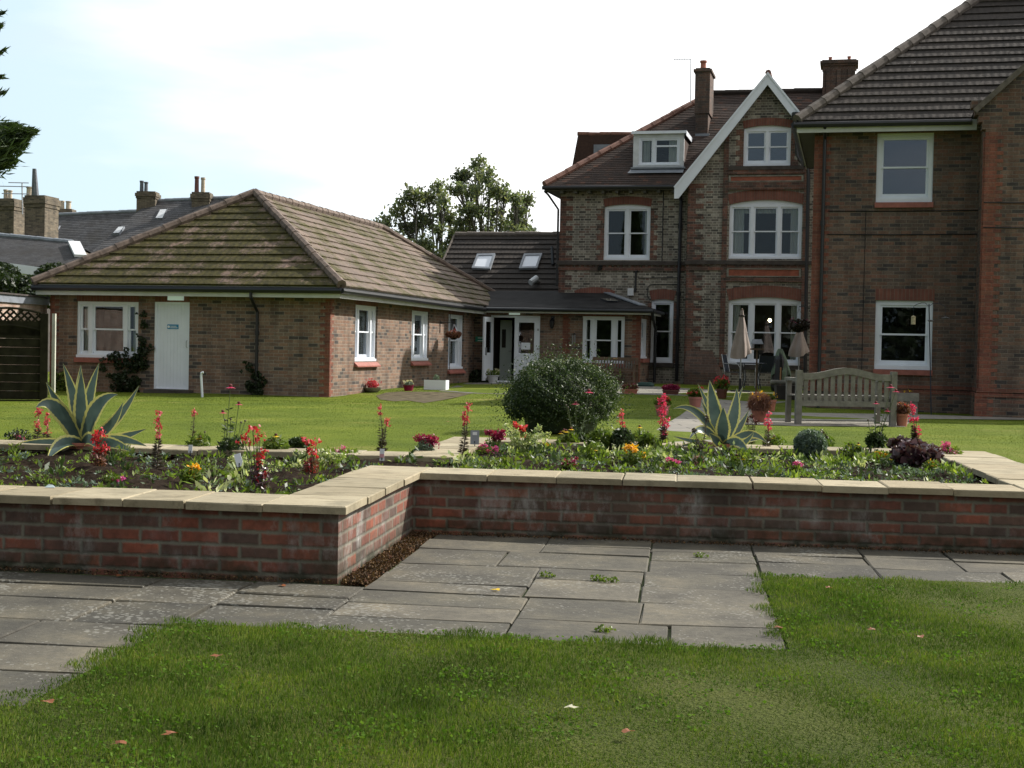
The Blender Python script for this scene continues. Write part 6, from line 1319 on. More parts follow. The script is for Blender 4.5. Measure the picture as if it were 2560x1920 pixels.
for k in range(40):
    d = unit(rng.normal(size=3)+np.array([0,0,.5])); b.tube([(0,0,0), Vector((d[0]*RB*.6, d[1]*RB*.6, .1+abs(d[2])*HBs*.5)), Vector((d[0]*RB*.95, d[1]*RB*.95, .15+abs(d[2])*HBs*.85))], [.012,.006,.003], 4)
b.lathe([(RB*.66,.02),(RB*.72,HBs*.3),(RB*.66,HBs*.6),(RB*.35,HBs*.82),(0,HBs*.86)], 14)
b.build('twigs', M['leaf_dark'], bu)
# ================================================================== BED PLANTS
def bedp(px, py, z=.355): return PZ(px, py, z)
def leafstrip(b, p0, p1, bend, w, n=9, tipw=.0, fold=.3, wpos=.4):
    """broad tapering leaf from p0 to p1, bowed by vector bend; returns nothing"""
    p0, p1, bend = Vector(p0), Vector(p1), Vector(bend); L_ = (p1-p0).length; vs = []; fs = []; uvs = []
    for i in range(n+1):
        t = i/n; c_ = p0.lerp(p1, t)+bend*4*t*(1-t); c2 = p0.lerp(p1, min(1, t+.02))+bend*4*min(1,t+.02)*(1-min(1,t+.02)); d = (c2-c_) if t < 1 else (p1-p0)
        if d.length < 1e-6: d = p1-p0
        d.normalize(); hor = d.cross(Vector((-.1, -1, .25))); hor.normalize(); up = hor.cross(d)
        ww = w*(.62+.38*min(1, t/wpos))*(1 if t < wpos else (1-((t-wpos)/(1-wpos))**1.7))
        ww = max(ww*(1+(.035 if i % 2 else -.035)), .0008)
        for k, q in enumerate((-1, -.78, 0, .78, 1)): vs.append(c_+hor*ww*q*.5+up*ww*fold*abs(q)*.5)
    for i in range(n):
        for k in range(4):
            a = i*5+k; fs.append((a, a+1, a+6, a+5)); uq = (0, .11, .5, .89, 1); uvs.append([(uq[k], i/n), (uq[k+1], i/n), (uq[k+1], (i+1)/n), (uq[k], (i+1)/n)])
    b.add(vs, fs, uvs)
m, nt, p = mat('agave_leaf'); M['agave'] = m; s_ = N(nt, 'ShaderNodeSeparateXYZ'); nt.links.new(coord(nt, 'UV'), s_.inputs[0])
e = MA(nt, 'ABSOLUTE', MA(nt, 'SUBTRACT', s_.outputs[0], .5)); e = MA(nt, 'ADD', e, MA(nt, 'MULTIPLY', MA(nt, 'SUBTRACT', noise(nt, coord(nt), 14, 3), .5), .06))
body = ramp(nt, noise(nt, coord(nt), 7, 4), [(.3, (.045,.08,.072)), (.7, (.09,.14,.12))])
col = mixc(nt, MA(nt, 'MULTIPLY', MA(nt, 'SUBTRACT', e, .34), 40, clamp=True), body, (.52,.50,.16))
nt.links.new(col, p.inputs['Base Color']); inp(p, 'Roughness', .38); inp(p, 'Specular IOR Level', .6)
t_ = N(nt, 'ShaderNodeBsdfTranslucent'); nt.links.new(col, t_.inputs[0]); mx_ = N(nt, 'ShaderNodeMixShader'); mx_.inputs[0].default_value = .18
nt.links.new(p.outputs[0], mx_.inputs[1]); nt.links.new(t_.outputs[0], mx_.inputs[2]); nt.links.new(mx_.outputs[0], nt.nodes['Material Output'].inputs[0])
def agave(px, py, label, leaves, wk=1.32):
    c0 = bedp(px, py, .36); o = empty('agave', c0, 0, label, 'agave plant', 'variegated agaves in the raised bed'); Y = c0.y
    for (tx, ty, dy, bx_, bz, w_, *rt) in leaves:
        tip = PY(tx, ty, Y+dy)-c0; root = Vector((tip.x*.07, dy*.07, .05+(.02 if ty < py-60 else 0))); b = MB()
        leafstrip(b, root, tip, (bx_, 0, bz), w_*wk, 26); b.build('leaf', M['agave'], o, smooth=True)
    b = MB(); b.lathe([(.10,-.06),(.13,.045),(.145,.05),(.145,.075),(.12,.075),(.11,.04)], 20); b.build('pot_rim', M['terracotta'], o)
agave(205, 1128, 'tall variegated agave at the left end of the bed', [
 (157,908,.10,.03,.0,.085),(202,912,.22,-.01,.0,.085),(248,907,.12,-.02,.0,.085),(203,925,-.06,.0,.0,.10),(115,955,.0,.03,-.05,.10),(348,963,.1,.02,-.06,.075),(308,1004,-.02,.04,-.04,.08),
 (295,986,-.18,-.03,.09,.11),(89,1020,-.20,-.01,.14,.11),(366,1072,-.10,0,-.015,.07),(368,1116,-.22,0,.05,.075),(335,1132,-.32,0,.05,.08),(30,1113,.1,0,.02,.06),(117,1152,-.42,0,.07,.11),(240,1120,-.38,0,.06,.09)])
agave(1806, 1128, 'broad leaved variegated agave right of the bed centre', [
 (1774,950,.05,-.01,.0,.135),(1842,970,.12,.03,-.01,.115),(1808,1018,-.22,.0,.0,.13),(1744,958,.2,.03,-.03,.07),(1752,1000,.1,.02,-.03,.07),(1858,964,.28,-.01,-.01,.06),(1872,1025,.18,.01,-.03,.07),
 (1682,1023,-.1,.0,.13,.07),(1722,1100,-.30,-.02,.12,.08),(1682,1090,.1,0,-.01,.05),(1918,1110,-.05,.02,.10,.075),(1886,1078,-.25,.02,-.05,.07),(1873,1137,-.40,.0,.07,.10),(1773,1082,-.34,.0,-.01,.09),(1900,1098,.15,0,.01,.05),(1678,1121,-.1,0,.02,.045),(1840,1018,.3,0,0,.11)], 1.12)
def stem_leaves(c0, top, n, lo, hi, ln, wd, up=.6):
    t = rng.uniform(lo, hi, (n,1)); c_ = np.array(c0)+(np.array(top)-np.array(c0))*t; a = rng.uniform(0, 6.28, n)
    d = np.stack([np.cos(a), np.sin(a), rng.uniform(-.1, up, n)], 1); k = (1.15-t)*ln; return leafquads(c_+unit(d)*k*.5, k[:,0], wd*(1.2-t[:,0]), dirs=d)
def obj_at(px, py, name, label, cat, group=None): return empty(name, bedp(px, py), 0, label, cat, group)
def spike(px, py, tx, ty, label, fl='fl_coral', f0=.5, stems=1, leaf='stem_dark', dens=1.0, name='lobelia', cat='flower'):
    o = obj_at(px, py, name, label, cat, 'pink flower spikes in the bed'); c0 = o.location; Y = c0.y; b = MB(); LP = []; FP = []
    for k in range(stems):
        top = PY(tx[k] if stems > 1 else tx, ty[k] if stems > 1 else ty, Y+.02*k)-c0; r0_ = Vector((random.uniform(-.02,.02), 0, 0)); b.tube([r0_, r0_.lerp(top, .5)+Vector((.008,0,0)), top], [.005,.004,.002], 5)
        LP.append(stem_leaves(r0_, top, int(130*dens), .03, max(.3, f0), .055, .010)); H = top.length; n = max(8, int(H*(1-f0)*90)); t = rng.uniform(f0, 1, (n,1))**.9
        FP.append(np.array(r0_)+(np.array(top)-np.array(r0_))*t+rng.normal(size=(n,3))*.012*(1.6-t))
    b.build('stem', M[leaf], o); np_mesh('leaves', np.concatenate(LP), 4, M[leaf] if leaf != 'stem' else M['leaf_green'], o); flowers(np.concatenate(FP), fl, o, 7, .018, .019); return o
G_ = 'pink flower spikes in the bed'
spike(95,1118,97,1022,'pink flower spike at far left beside the agave, taller of that pair','fl_coral',.45)
spike(118,1120,120,1034,'darker pink spike just left of the tall agave, shorter of that pair','fl_coral',.4)
spike(397,1178,398,1030,'slender coral spike with dark bushy foot, in front of the far lawn','fl_coral',.55,dens=1.6)
spike(475,1128,486,1027,'single bronze stem with one coral bud, right of the slender spike','fl_coral',.88)
spike(955,1132,(950,967),(1016,1050),'twin stemmed coral spike behind the small upright label','fl_coral',.8,2)
spike(1158,1150,(1172,1160),(1012,1030),'leaning coral spike left of the grey solar sign','fl_coral',.72,2)
spike(1555,1120,1553,1025,'short coral spike at the right foot of the round bush','fl_coral',.5)
spike(1657,1122,(1650,1660,1672),(1000,990,1040),'tall magenta flower cluster before the path geranium pot','fl_pink',.45,3)
spike(1917,1130,1920,1030,'magenta spike between the big agave and the grey mound','fl_pink',.55)
spike(1875,1110,(1866,1880,1890),(1045,1040,1052),'dark seed headed stems just right of the big agave','cone',.9,3)
spike(1750,1145,(1735,1766),(1075,1040),'leafless dark stems in front of the big agave, left side','stem_dark',.9,2)
spike(2284,1122,(2279,2292,2300),(1008,1045,1075),'tall deep pink spike near the right end of the bed','fl_pink',.5,3,leaf='stem_dark',dens=1.8)
spike(2070,1122,(2040,2055,2062),(1082,1080,1090),'grey stems with small dark buds right of the grey mound','stem_dark',.9,3,leaf='stem')
def coneflower(px, py, heads, label, petal='fl_pink', fol=220, name='coneflower'):
    o = obj_at(px, py, name, label, 'flower', 'daisy flowers with drooping petals'); c0 = o.location; Y = c0.y; b = MB(); LP = []
    for (hx, hy, *r_) in heads:
        r = r_[0] if r_ else .038; top = PY(hx, hy, Y+random.uniform(-.08,.08))-c0; r0_ = Vector((random.uniform(-.05,.05), random.uniform(-.03,.03), 0)); b.tube([r0_, r0_.lerp(top,.6)+Vector((top.x*.05,0,.0)), top], [.004,.003,.0025], 5); LP.append(stem_leaves(r0_, top, 14, .05, .75, .09, .02))
        if r > 0:
            fb = MB(); fb.ball(top+Vector((0,0,.008)), r*.38, 8, 5, .8); h_ = fb.build('flower_centre', M['cone'], o)
            a = np.linspace(0, 6.283, 15)[:-1]+rng.uniform(0,.2); d = np.stack([np.cos(a), np.sin(a), np.full(14,-.32)], 1); np_mesh('petals', leafquads(np.array(top)+d*r*.62, r*.9, r*.34, dirs=d, nrm=np.array([[0,0,1.]])*np.ones((14,1))), 4, M[petal], h_)
        else: fb = MB(); fb.ball(top, .009, 6, 4); fb.build('seed_head', M['stem_dark'], o)
    b.build('stems', M['stem'], o); LP.append(leafquads(ball_pts(fol, (0,0,.07), (.11,.09,.09)), .07, .02, updown=.6)); np_mesh('leaves', np.concatenate(LP), 4, M['leaf_green'] if petal == 'fl_yel' else M['leaf_bush'], o); return o
coneflower(575,1142,[(576,966,.045),(597,1009,.035),(557,1030,.035),(603,1056,0),(613,1052,0),(563,1050,0),(577,1048,0)],'tall pink coneflower with three heads against the bungalow lawn')
coneflower(1440,1118,[(1472,978,.05),(1439,1008,.04),(1415,1013,0),(1420,1018,0),(1476,1012,0)],'pink coneflower standing before the round bush',fol=420)
coneflower(2190,1120,[(2227,966,.045),(2240,977,.04),(2190,1007,.038),(2218,1026,.035),(2170,1050,0),(2210,1060,0)],'red coneflowers in front of the grey bench right end',fol=420)
coneflower(690,1138,[(680,1103,.035),(690,1089,.035),(702,1100,0)],'pair of yellow black-eyed daisies left of the red begonia','fl_yel',260)
coneflower(498,1130,[(500,1094,.036),(512,1080,0)],'single yellow daisy beside the bronze stem','fl_yel',140)
coneflower(1420,1120,[(1402,1082,.03),(1415,1078,.035),(1428,1072,.035),(1410,1076,.03)],'yellow daisies at the foot of the round bush','fl_yel',160)
coneflower(1604,1118,[(1599,1067,.032),(1608,1086,.034),(1620,1080,0)],'two yellow daisies against the path slabs','fl_yel',180)
coneflower(1935,1125,[(1934,1093,.04),(1950,1095,0)],'yellow daisy behind the marigold leaves, right of the big agave','fl_yel',160)
coneflower(2060,1120,[(2057,1091,.038),(2080,1095,0),(2078,1104,0)],'yellow daisy on the right shoulder of the grey mound','fl_yel',60)
def clump(px, py, label, blobs, fl, nfl, leaf='leaf_green', nleaf=200, h=.1, r=.08, name='bedding_plant', cat='flowering plant', fsz=.024, kf=10, lsz=.035, fr=.025, gr='low bedding plants in the raised bed'):
    o = obj_at(px, py, name, label, cat, gr); c0 = o.location; Y = c0.y
    np_mesh('leaves', leafquads(ball_pts(nleaf, (0,0,h*.5), (r,r,h*.6)), lsz, lsz*.4, updown=.4), 4, M[leaf], o)
    b = MB()
    for (bx_, by_) in blobs: q = PY(bx_, by_, Y)-c0; P = [tuple(q+Vector((random.uniform(-1,1)*fr, random.uniform(-1,1)*fr, random.uniform(-1,1)*fr*.7))) for _ in range(nfl)]; b.tube([(q.x*.3,0,0), q], [.004,.003], 4); flowers(P, fl, o, kf, fsz, fsz, 'flower_head')
    b.build('stems', M['stem'], o); return o
clump(645,1222,'tall red begonia with bronze leaves at the front edge of the left bed',[(632,1070),(620,1088),(645,1082),(640,1098),(612,1102),(650,1100),(668,1128),(645,1140),(637,1150),(655,1185),(648,1192)],'fl_red',3,'leaf_purple',260,.16,.07,fsz=.022,kf=6,fr=.03)
clump(777,1188,'upright scarlet begonia in the middle of the left bed',[(765,1108),(790,1106),(778,1120),(782,1128),(778,1160),(776,1175)],'fl_red',4,'twig_red',160,.12,.06,fsz=.024,kf=6,fr=.03)
clump(245,1172,'red and magenta bedding flower in front of the tall agave',[(238,1092),(252,1085),(245,1100),(258,1092),(252,1120),(245,1126),(262,1118)],'fl_red',4,'twig_red',260,.14,.06,fsz=.024,kf=6,fr=.03)
clump(1062,1142,'wine red carnations left of the leaning coral spike',[(1045,1096),(1058,1094),(1070,1098),(1082,1097),(1078,1108),(1088,1106)],'fl_dark',7,'leaf_grey',420,.13,.08,fsz=.022)
clump(1230,1130,'crimson carnation cluster right of the grey solar sign',[(1222,1082),(1242,1086),(1250,1092),(1256,1084),(1240,1096)],'fl_dark',8,'leaf_green',200,.12,.07,fsz=.024)
clump(1212,1140,'low magenta carpet flowers below the crimson carnations',[(1202,1118),(1212,1124),(1221,1132),(1238,1120),(1208,1112)],'fl_mag',6,'leaf_green',220,.08,.08,fsz=.018)
clump(1290,1120,'red bedding flower among cream edged leaves beside the bush',[(1293,1064),(1306,1070),(1322,1094),(1298,1072)],'fl_red',5,'twig_red',120,.2,.05,fsz=.024)
clump(480,1205,'golden marigold at the left bed front',[(487,1172),(492,1180),(484,1186)],'fl_orange',5,'leaf_green',420,.09,.09,fsz=.024)
clump(1588,1160,'golden marigolds in a row before the path',[(1572,1118),(1578,1116),(1586,1127),(1606,1140)],'fl_orange',4,'leaf_green',420,.09,.10,fsz=.022)
clump(2205,1158,'golden marigolds near the right end of the bed',[(2193,1132),(2210,1138),(2218,1142)],'fl_orange',4,'leaf_green',420,.10,.12,fsz=.022)
clump(1365,1130,'one small orange flower below the round bush',[(1369,1114)],'fl_orange',7,'leaf_green',200,.08,.08,fsz=.018)
clump(280,1205,'tiny magenta flower near the front coping of the left bed',[(282,1200),(300,1202)],'fl_mag',7,'leaf_green',160,.05,.06,fsz=.018)
clump(870,1148,'pale purple flowers trailing over the left bed rear coping',[(845,1128),(860,1130),(875,1140),(855,1122),(868,1134)],'fl_mag',5,'leaf_green',240,.08,.11,fsz=.018,kf=6)
clump(45,1108,'small pink flower at the far left edge of the bed',[(44,1092),(50,1098)],'fl_mag',6,'leaf_dark',300,.12,.12,fsz=.018)
clump(2375,1150,'purple pink flower drift leaning on the right coping',[(2360,1118),(2372,1124),(2385,1136),(2366,1112),(2392,1146),(2380,1130),(2355,1126)],'fl_mag',7,'leaf_green',360,.12,.11,fsz=.022,kf=7)
clump(1745,1165,'low russet seedling left of the big agave',[(1738,1155)],'fl_coral',2,'twig_red',120,.08,.05,fsz=.014)
coneflower(1480,1150,[(1472,1118,.03),(1488,1124,.028)],'two low yellow daisies in front of the bright green clump','fl_yel',120)
coneflower(1850,1168,[(1842,1140,.028),(1856,1146,.028)],'two low yellow daisies in front of the big agave, right side','fl_yel',120)
coneflower(2130,1150,[(2122,1112,.03),(2138,1120,.03),(2146,1110,.026)],'three yellow daisies between the grey mound and the purple plant','fl_yel',140)
clump(1680,1172,'small pink bedding flower left below the big agave',[(1676,1150),(1690,1154)],'fl_mag',5,'leaf_green',160,.06,.06,fsz=.018)
clump(1420,1178,'small crimson flowers at the front of the right bed',[(1412,1156),(1426,1160),(1436,1152)],'fl_dark',5,'leaf_green',180,.07,.07,fsz=.02)
clump(1990,1180,'pale pink flower before the grey mound',[(1986,1160),(1998,1164)],'fl_mag',5,'leaf_green',160,.06,.06,fsz=.018)
clump(2330,1178,'low orange marigold near the right corner of the bed',[(2326,1160)],'fl_orange',5,'leaf_green',260,.08,.08,fsz=.02)
def mound(px, py, w_, h_, label, leaf, n, lsz, cat='shrub', name='low_shrub', up=.6, gr=None, wd=.35):
    o = obj_at(px, py, name, label, cat, gr); s = FPX/o.location.y; r = w_/2/s; h = h_/s; np_mesh('leaves', leafquads(ball_pts(n, (0,0,h*.48), (r,r*.9,h*.52), .3), lsz, lsz*wd, updown=up), 4, M[leaf], o)
    b = MB()
    for k in range(10): b.tube([(0,0,0), (r*.7*math.cos(k*.63), r*.7*math.sin(k*.63), h*.7)], .003, 4)
    b.build('stems', M['stem'], o); return o
mound(2025,1145,84,72,'round grey green lavender mound in the right half of the bed','leaf_grey',4200,.035)
mound(745,1132,50,38,'dark rounded shrublet behind the scarlet begonia','leaf_bush',900,.05,wd=.6)
mound(2290,1165,130,60,'dark purple heuchera with silvery leaves at the right of the bed','leaf_purple',520,.075,up=.2,wd=.8)
mound(2255,1128,70,34,'smaller dark purple leafed plant by the rear coping','leaf_purple',240,.07,up=.2,wd=.8)
mound(1555,1130,60,60,'leafy dark green plant right of the round bush','leaf_bush',700,.06)
mound(1500,1128,60,55,'bright green leafy clump before the round bush','leaf_green',420,.08,wd=.3)
mound(1620,1128,50,44,'fresh green clump beside the path slabs','leaf_green',320,.07)
mound(1050,1142,40,22,'silver grey tuft below the wine red carnations','leaf_grey',500,.03)
def sprays(px, py, rays, label, n=60):
    o = obj_at(px, py, 'variegated_shrub', label, 'shrub', 'cream edged shrubs in the bed'); c0 = o.location; Y = c0.y; b = MB(); P = []
    for (tx, ty) in rays:
        tip = PY(tx, ty, Y+random.uniform(-.1,.1))-c0; bend = Vector((0,0,.04)); pts = [Vector((0,0,.01)).lerp(tip, t)+bend*4*t*(1-t) for t in (0,.25,.5,.75,1)]; b.tube(pts, .003, 4); pa = np.array([list(q) for q in pts])
        for _ in range(n): k = random.uniform(.2, 4); i = min(3, int(k)); q = pa[i]+(pa[i+1]-pa[i])*(k-i); P.append(q+rng.normal(size=3)*.014)
    b.build('stems', M['stem'], o); np_mesh('leaves', leafquads(np.array(P), .03, .016, updown=.3), 4, M['leaf_varieg'], o)
sprays(605,1185,[(575,1150),(572,1175),(590,1160),(625,1165),(640,1175),(700,1188),(715,1172),(665,1160),(610,1150),(655,1195),(680,1200)],'cream edged sprays round the white label in the left bed')
sprays(790,1165,[(735,1132),(750,1145),(762,1128),(815,1130),(830,1145),(870,1148),(850,1160),(805,1150),(745,1150)],'cream edged sprays around the scarlet begonia')
sprays(1300,1140,[(1262,1062),(1270,1085),(1290,1075),(1320,1090),(1350,1068),(1357,1088),(1372,1085),(1330,1105),(1280,1110),(1290,1130),(1310,1115),(1345,1110)],'tallest cream edged shrub beside the round bush',110)
# ground cover weeds and seedlings as one mass
pts = []; 
def weeds(n, dens, sz, mname, nm, label, rear=0, up=(.1, 1.2)):
    x = rng.uniform(-4.6, 3.92, n*3); y = rng.uniform(-1.6, 3.5, n*3); ok = ((x < -.42) & (y < 1.45)) | ((x > -.03) & (y > .5) & (y < 3.48)) | ((x >= -.42) & (x < -.03) & (y > .52) & (y < 1.45))
    cx_, cy_ = rng.uniform(-4.6, 4.1, 90), rng.uniform(-1.6, 3.5, 90); dd = np.min((x[:,None]-cx_)**2+(y[:,None]-cy_)**2, 1); f = np.exp(-dd/.035)+.12; f *= np.where(x > 0, 1.0, .42); f = f*np.where(y > np.where(x > 0, 2.3, .4), 1, .25) if rear else f; ok &= rng.random(n*3) < f*dens; x, y = x[ok][:n], y[ok][:n]; k = 22 if rear else 12; m_ = len(x)
    sc_ = rng.uniform(.2, 1, m_)**2*2.2+.35; a = rng.uniform(0, 6.283, (m_, k)); el = rng.uniform(*up, (m_, k)); d = np.stack([np.cos(a)*np.cos(el), np.sin(a)*np.cos(el), np.sin(el)], 2)
    R3 = T.M.to_3x3(); base = np.stack([x, y, np.full(m_, .352)], 1); R_ = np.array(R3); base = base@R_.T+np.array([T.o.x, T.o.y, 0])
    rad = rng.uniform(.25, 1, (m_, k, 1))*sz*(2.3 if rear else 1.5); c_ = base[:,None]+d*rad*sc_[:,None,None]*np.array([1,1,.7]); ln = np.repeat(sz*.8*sc_, k)
    o = np_mesh(nm, leafquads(c_.reshape(-1,3), ln, ln*.42, dirs=(d+rng.normal(size=d.shape)*.4).reshape(-1,3)), 4, M[mname]); tag(o, label, 'ground cover', None, 'stuff')
weeds(3000, 1, .026, 'leaf_green', 'seedlings', 'bright green seedlings covering the soil of the raised bed')
weeds(2600, 1, .022, 'leaf_grey', 'low_weeds', 'dull grey green weeds scattered over the bed soil')
weeds(1000, .8, .030, 'leaf_bush', 'dark_seedlings', 'dark green low plants between the seedlings')
weeds(1100, 1, .032, 'leaf_green', 'taller_seedlings', 'taller bright leafy plants along the rear of the bed', 1, (.5, 1.45))
weeds(260, 1, .036, 'leaf_varieg', 'pale_seedlings', 'pale cream edged low growth among the bed plants', 1, (.4, 1.3))
weeds(420, 1, .034, 'leaf_bush', 'tall_dark_growth', 'dark leafy growth between the flowers at the rear of the bed', 1, (.6, 1.45))
# labels
def plaque(px, py, x0, y0, x1, y1, tilt, m, label, name='plant_label', post=True):
    o = obj_at(px, py, name, label, 'plant label', 'labels stuck in the bed'); c0 = o.location; a = PY((x0+x1)/2, (y0+y1)/2, c0.y)-c0; s = FPX/c0.y; w_ = (x1-x0)/2/s; h_ = (y1-y0)/2/s
    b = MB(); ux = Vector((math.cos(tilt), .0, math.sin(tilt))); uz = Vector((-math.sin(tilt), .15, math.cos(tilt))); uy = ux.cross(uz).normalized(); b.obox(a, ux*w_, uy*.002, uz*h_); o2 = b.build('card', M[m], o)
    if post: b = MB(); b.tube([a-uz*h_*.5-uy*(-.004), Vector((0,0,-.03))], .004, 5); b.build('stake', M['dark_metal'], o)
    return o, a, ux, uz, uy, w_, h_
plaque(597,1195,588,1134,605,1166,R(18),'white','tilted bright white plant label in the left bed')
o, a, ux, uz, uy, w_, h_ = plaque(955,1162,949,1122,961,1152,0,'white_dirty','small upright label with pink band at the stepped corner')
b = MB(); b.obox(a+uz*(-h_*.15)-Vector((0,.006,0)), ux*w_*.9, uy*.001, uz*h_*.3); b.build('pink_band', flat('faded_pink_print', (.5,.25,.27), .6, 0), o)
plaque(477,1142,471,1112,481,1132,0,'white_dirty','small pale label at the foot of the bronze stem')
o, a, ux, uz, uy, w_, h_ = plaque(1187,1130,1176,1076,1198,1111,0,'lead','grey square sign on a stake before the rear coping','garden_sign')
b = MB(); b.obox(a+uz*h_*.55-Vector((0,.005,0)), ux*w_*.5, uy*.001, uz*h_*.22); b.build('pale_square', M['white_dirty'], o)
q = PZ(126, 1218, .412); o = empty('stone_shard', q, 0, 'pale blue grey shard lying on the left front coping', 'stone'); b = MB(); b.add([(-.03,-.015,0),(.03,-.01,0),(.02,.02,0),(-.02,.015,0),(-.01,0,.018),(.012,.004,.014)], [(0,1,5,4),(1,2,5),(2,3,4,5),(3,0,4),(0,3,2,1)]); b.build('shard', flat('pale_blue_stone', (.45,.55,.58), .6, .1), o)
# ================================================================== GRASS
def grass(name, x, y, z, h, w_, m, label, fr=None, lean=.5, kind='stuff'):
    n = len(x); a = rng.uniform(0, 6.283, n); l = rng.uniform(0, lean, n); h = h*rng.uniform(.5, 1.25, n)
    d = np.stack([np.cos(a)*l, np.sin(a)*l, np.ones(n)], 1); sd = np.stack([-np.sin(a+1.3), np.cos(a+1.3), 0*a], 1)*(w_*rng.uniform(.6,1.3,n))[:,None]/2
    b0 = np.stack([x, y, z], 1); mid = b0+d*h[:,None]*.55; tip = b0+d*h[:,None]+np.stack([np.cos(a), np.sin(a), -.3+0*a], 1)*(h*l*.6)[:,None]
    v = np.stack([b0-sd, b0+sd, mid+sd*.8, tip, mid-sd*.8], 1).reshape(-1,3); o = np_mesh(name, v, 5, M[m]); tag(o, label, 'grass', None, kind); return o
def tw(x, y):
    R_ = np.array(T.M.to_3x3()); p_ = np.stack([x, y, 0*x], 1)@R_.T; return p_[:,0]+T.o.x, p_[:,1]+T.o.y
def grassm(name, cols, patch):
    m, nt, p = mat(name); g = N(nt, 'ShaderNodeNewGeometry'); c_ = ramp(nt, g.outputs['Random Per Island'], cols); ob = coord(nt)
    c_ = mixc(nt, .85, c_, ramp(nt, noise(nt, ob, 1.6, 5, .65), [(.34, (.42,.5,.36)), (.5, (.9,.95,.85)), (.64, (1.5,1.35,1.1))]), 'MULTIPLY')
    c_ = mixc(nt, MA(nt, 'MULTIPLY', ramp(nt, noise(nt, ob, 1.1, 5, .7), [(.62,(0,0,0)),(.74,(1,1,1))]), .5), c_, patch)
    nt.links.new(c_, p.inputs['Base Color']); inp(p, 'Roughness', .55); inp(p, 'Specular IOR Level', .35)
    t = N(nt, 'ShaderNodeBsdfTranslucent'); nt.links.new(c_, t.inputs[0]); mx = N(nt, 'ShaderNodeMixShader'); mx.inputs[0].default_value = .35
    nt.links.new(p.outputs[0], mx.inputs[1]); nt.links.new(t.outputs[0], mx.inputs[2]); nt.links.new(mx.outputs[0], nt.nodes['Material Output'].inputs[0]); return m
M['grass_low'] = grassm('lower_grass_blade', [(0,(.05,.095,.008)),(.5,(.08,.14,.012)),(.85,(.125,.185,.02)),(1,(.20,.20,.06))], (.18,.14,.06))
M['grass_up'] = grassm('upper_grass_blade', [(0,(.09,.13,.012)),(.6,(.118,.162,.016)),(1,(.165,.19,.035))], (.19,.17,.07))
n = 400000; yy_ = -1.28-rng.random(n)**.9*5.2; xx_ = rng.uniform(-2.4, 4.2, n)
edge = .05*np.sin(xx_*9)+.035*np.sin(xx_*23+1)+.02*rng.normal(size=n); ed2 = .04*np.sin(yy_*11)+.03*np.sin(yy_*27)+.02*rng.normal(size=n)
ok = ((xx_ > -.47+ed2-.06) & (yy_ < -3.34+edge)) | ((xx_ > 2.20+ed2) & (yy_ < -1.33+edge)) | (yy_ < -4.86+edge)
xx_, yy_ = xx_[ok], yy_[ok]; wx, wy = tw(xx_, yy_); hh = .021*(1+.22*np.sin(xx_*3.1)*np.sin(yy_*2.3)+.25*np.sin(xx_*7+yy_*5))
grass('lower_grass', wx, wy, .012+0*wx, hh, .0035, 'grass_low', 'rough grass blades of the near lawn in the foreground')
n = 260000; Yr = 11.5+rng.random(n)**1.6*30; Xr = rng.uniform(-.40, .40, n)*Yr*1.0
# into T-local to stay off the bed
Ti = np.array(T.I.to_3x3()); loc = np.stack([Xr-T.o.x, Yr-T.o.y, 0*Xr], 1)@Ti.T; lx_, ly_ = loc[:,0], loc[:,1]
ok = ((lx_ < -.45) & (ly_ > 1.91)) | ((lx_ >= -.45) & (lx_ < 4.6) & (ly_ > 3.99)) | (lx_ > 4.56)
Bi = np.array(B.I.to_3x3()); bl_ = np.stack([Xr-B.o.x, Yr-B.o.y, 0*Xr], 1)@Bi.T; ok &= ~((bl_[:,0] < .03) & (bl_[:,1] > -.02))
Wi = np.array(W.I.to_3x3()); wl_ = np.stack([Xr-W.o.x, Yr-W.o.y, 0*Xr], 1)@Wi.T; ok &= ~((wl_[:,0] > -.1) & (wl_[:,1] > -.03))
def inpoly(nm):
    me = COL.objects[nm].data; me.calc_loop_triangles(); r = np.zeros(len(Xr), bool); vv = [v.co for v in me.vertices]
    for t in me.loop_triangles:
        a_, b_2, c_ = [vv[i] for i in t.vertices]; s1 = (b_2.x-a_.x)*(Yr-a_.y)-(b_2.y-a_.y)*(Xr-a_.x); s2 = (c_.x-b_2.x)*(Yr-b_2.y)-(c_.y-b_2.y)*(Xr-b_2.x); s3 = (a_.x-c_.x)*(Yr-c_.y)-(a_.y-c_.y)*(Xr-c_.x)
        r |= ((s1 >= 0) & (s2 >= 0) & (s3 >= 0)) | ((s1 <= 0) & (s2 <= 0) & (s3 <= 0))
    return r
for nm in ('link_yard', 'patio', 'wing_path', 'stony_border'): ok &= ~inpoly(nm)
bpz = inpoly('bare_earth_patch'); ok &= ~(bpz & (rng.random(len(Xr)) < .6))
Xr, Yr = Xr[ok], Yr[ok]; grass('upper_grass', Xr, Yr, hgt_v(Xr, Yr)-.004, .007+.0003*(Yr-11), .005+.0006*(Yr-11), 'grass_up', 'mown grass blades of the upper lawn behind the flower bed')
cc = rng.uniform(0, 1, (260, 2))*np.array([5.2, 5.0])+np.array([-1.2, -6.2]); cc = np.repeat(cc, 55, 0)+rng.normal(size=(260*55, 2))*.07; x, y = cc[:,0], cc[:,1]
ok = ((x > -.45) & (y < -3.36)) | ((x > 2.22) & (y < -1.33)); wx, wy = tw(x[ok], y[ok])
M['clover'] = leafm('clover_leaf', [(.05,.11,.012),(.08,.15,.02),(.11,.18,.03)], .35, .8, .05)
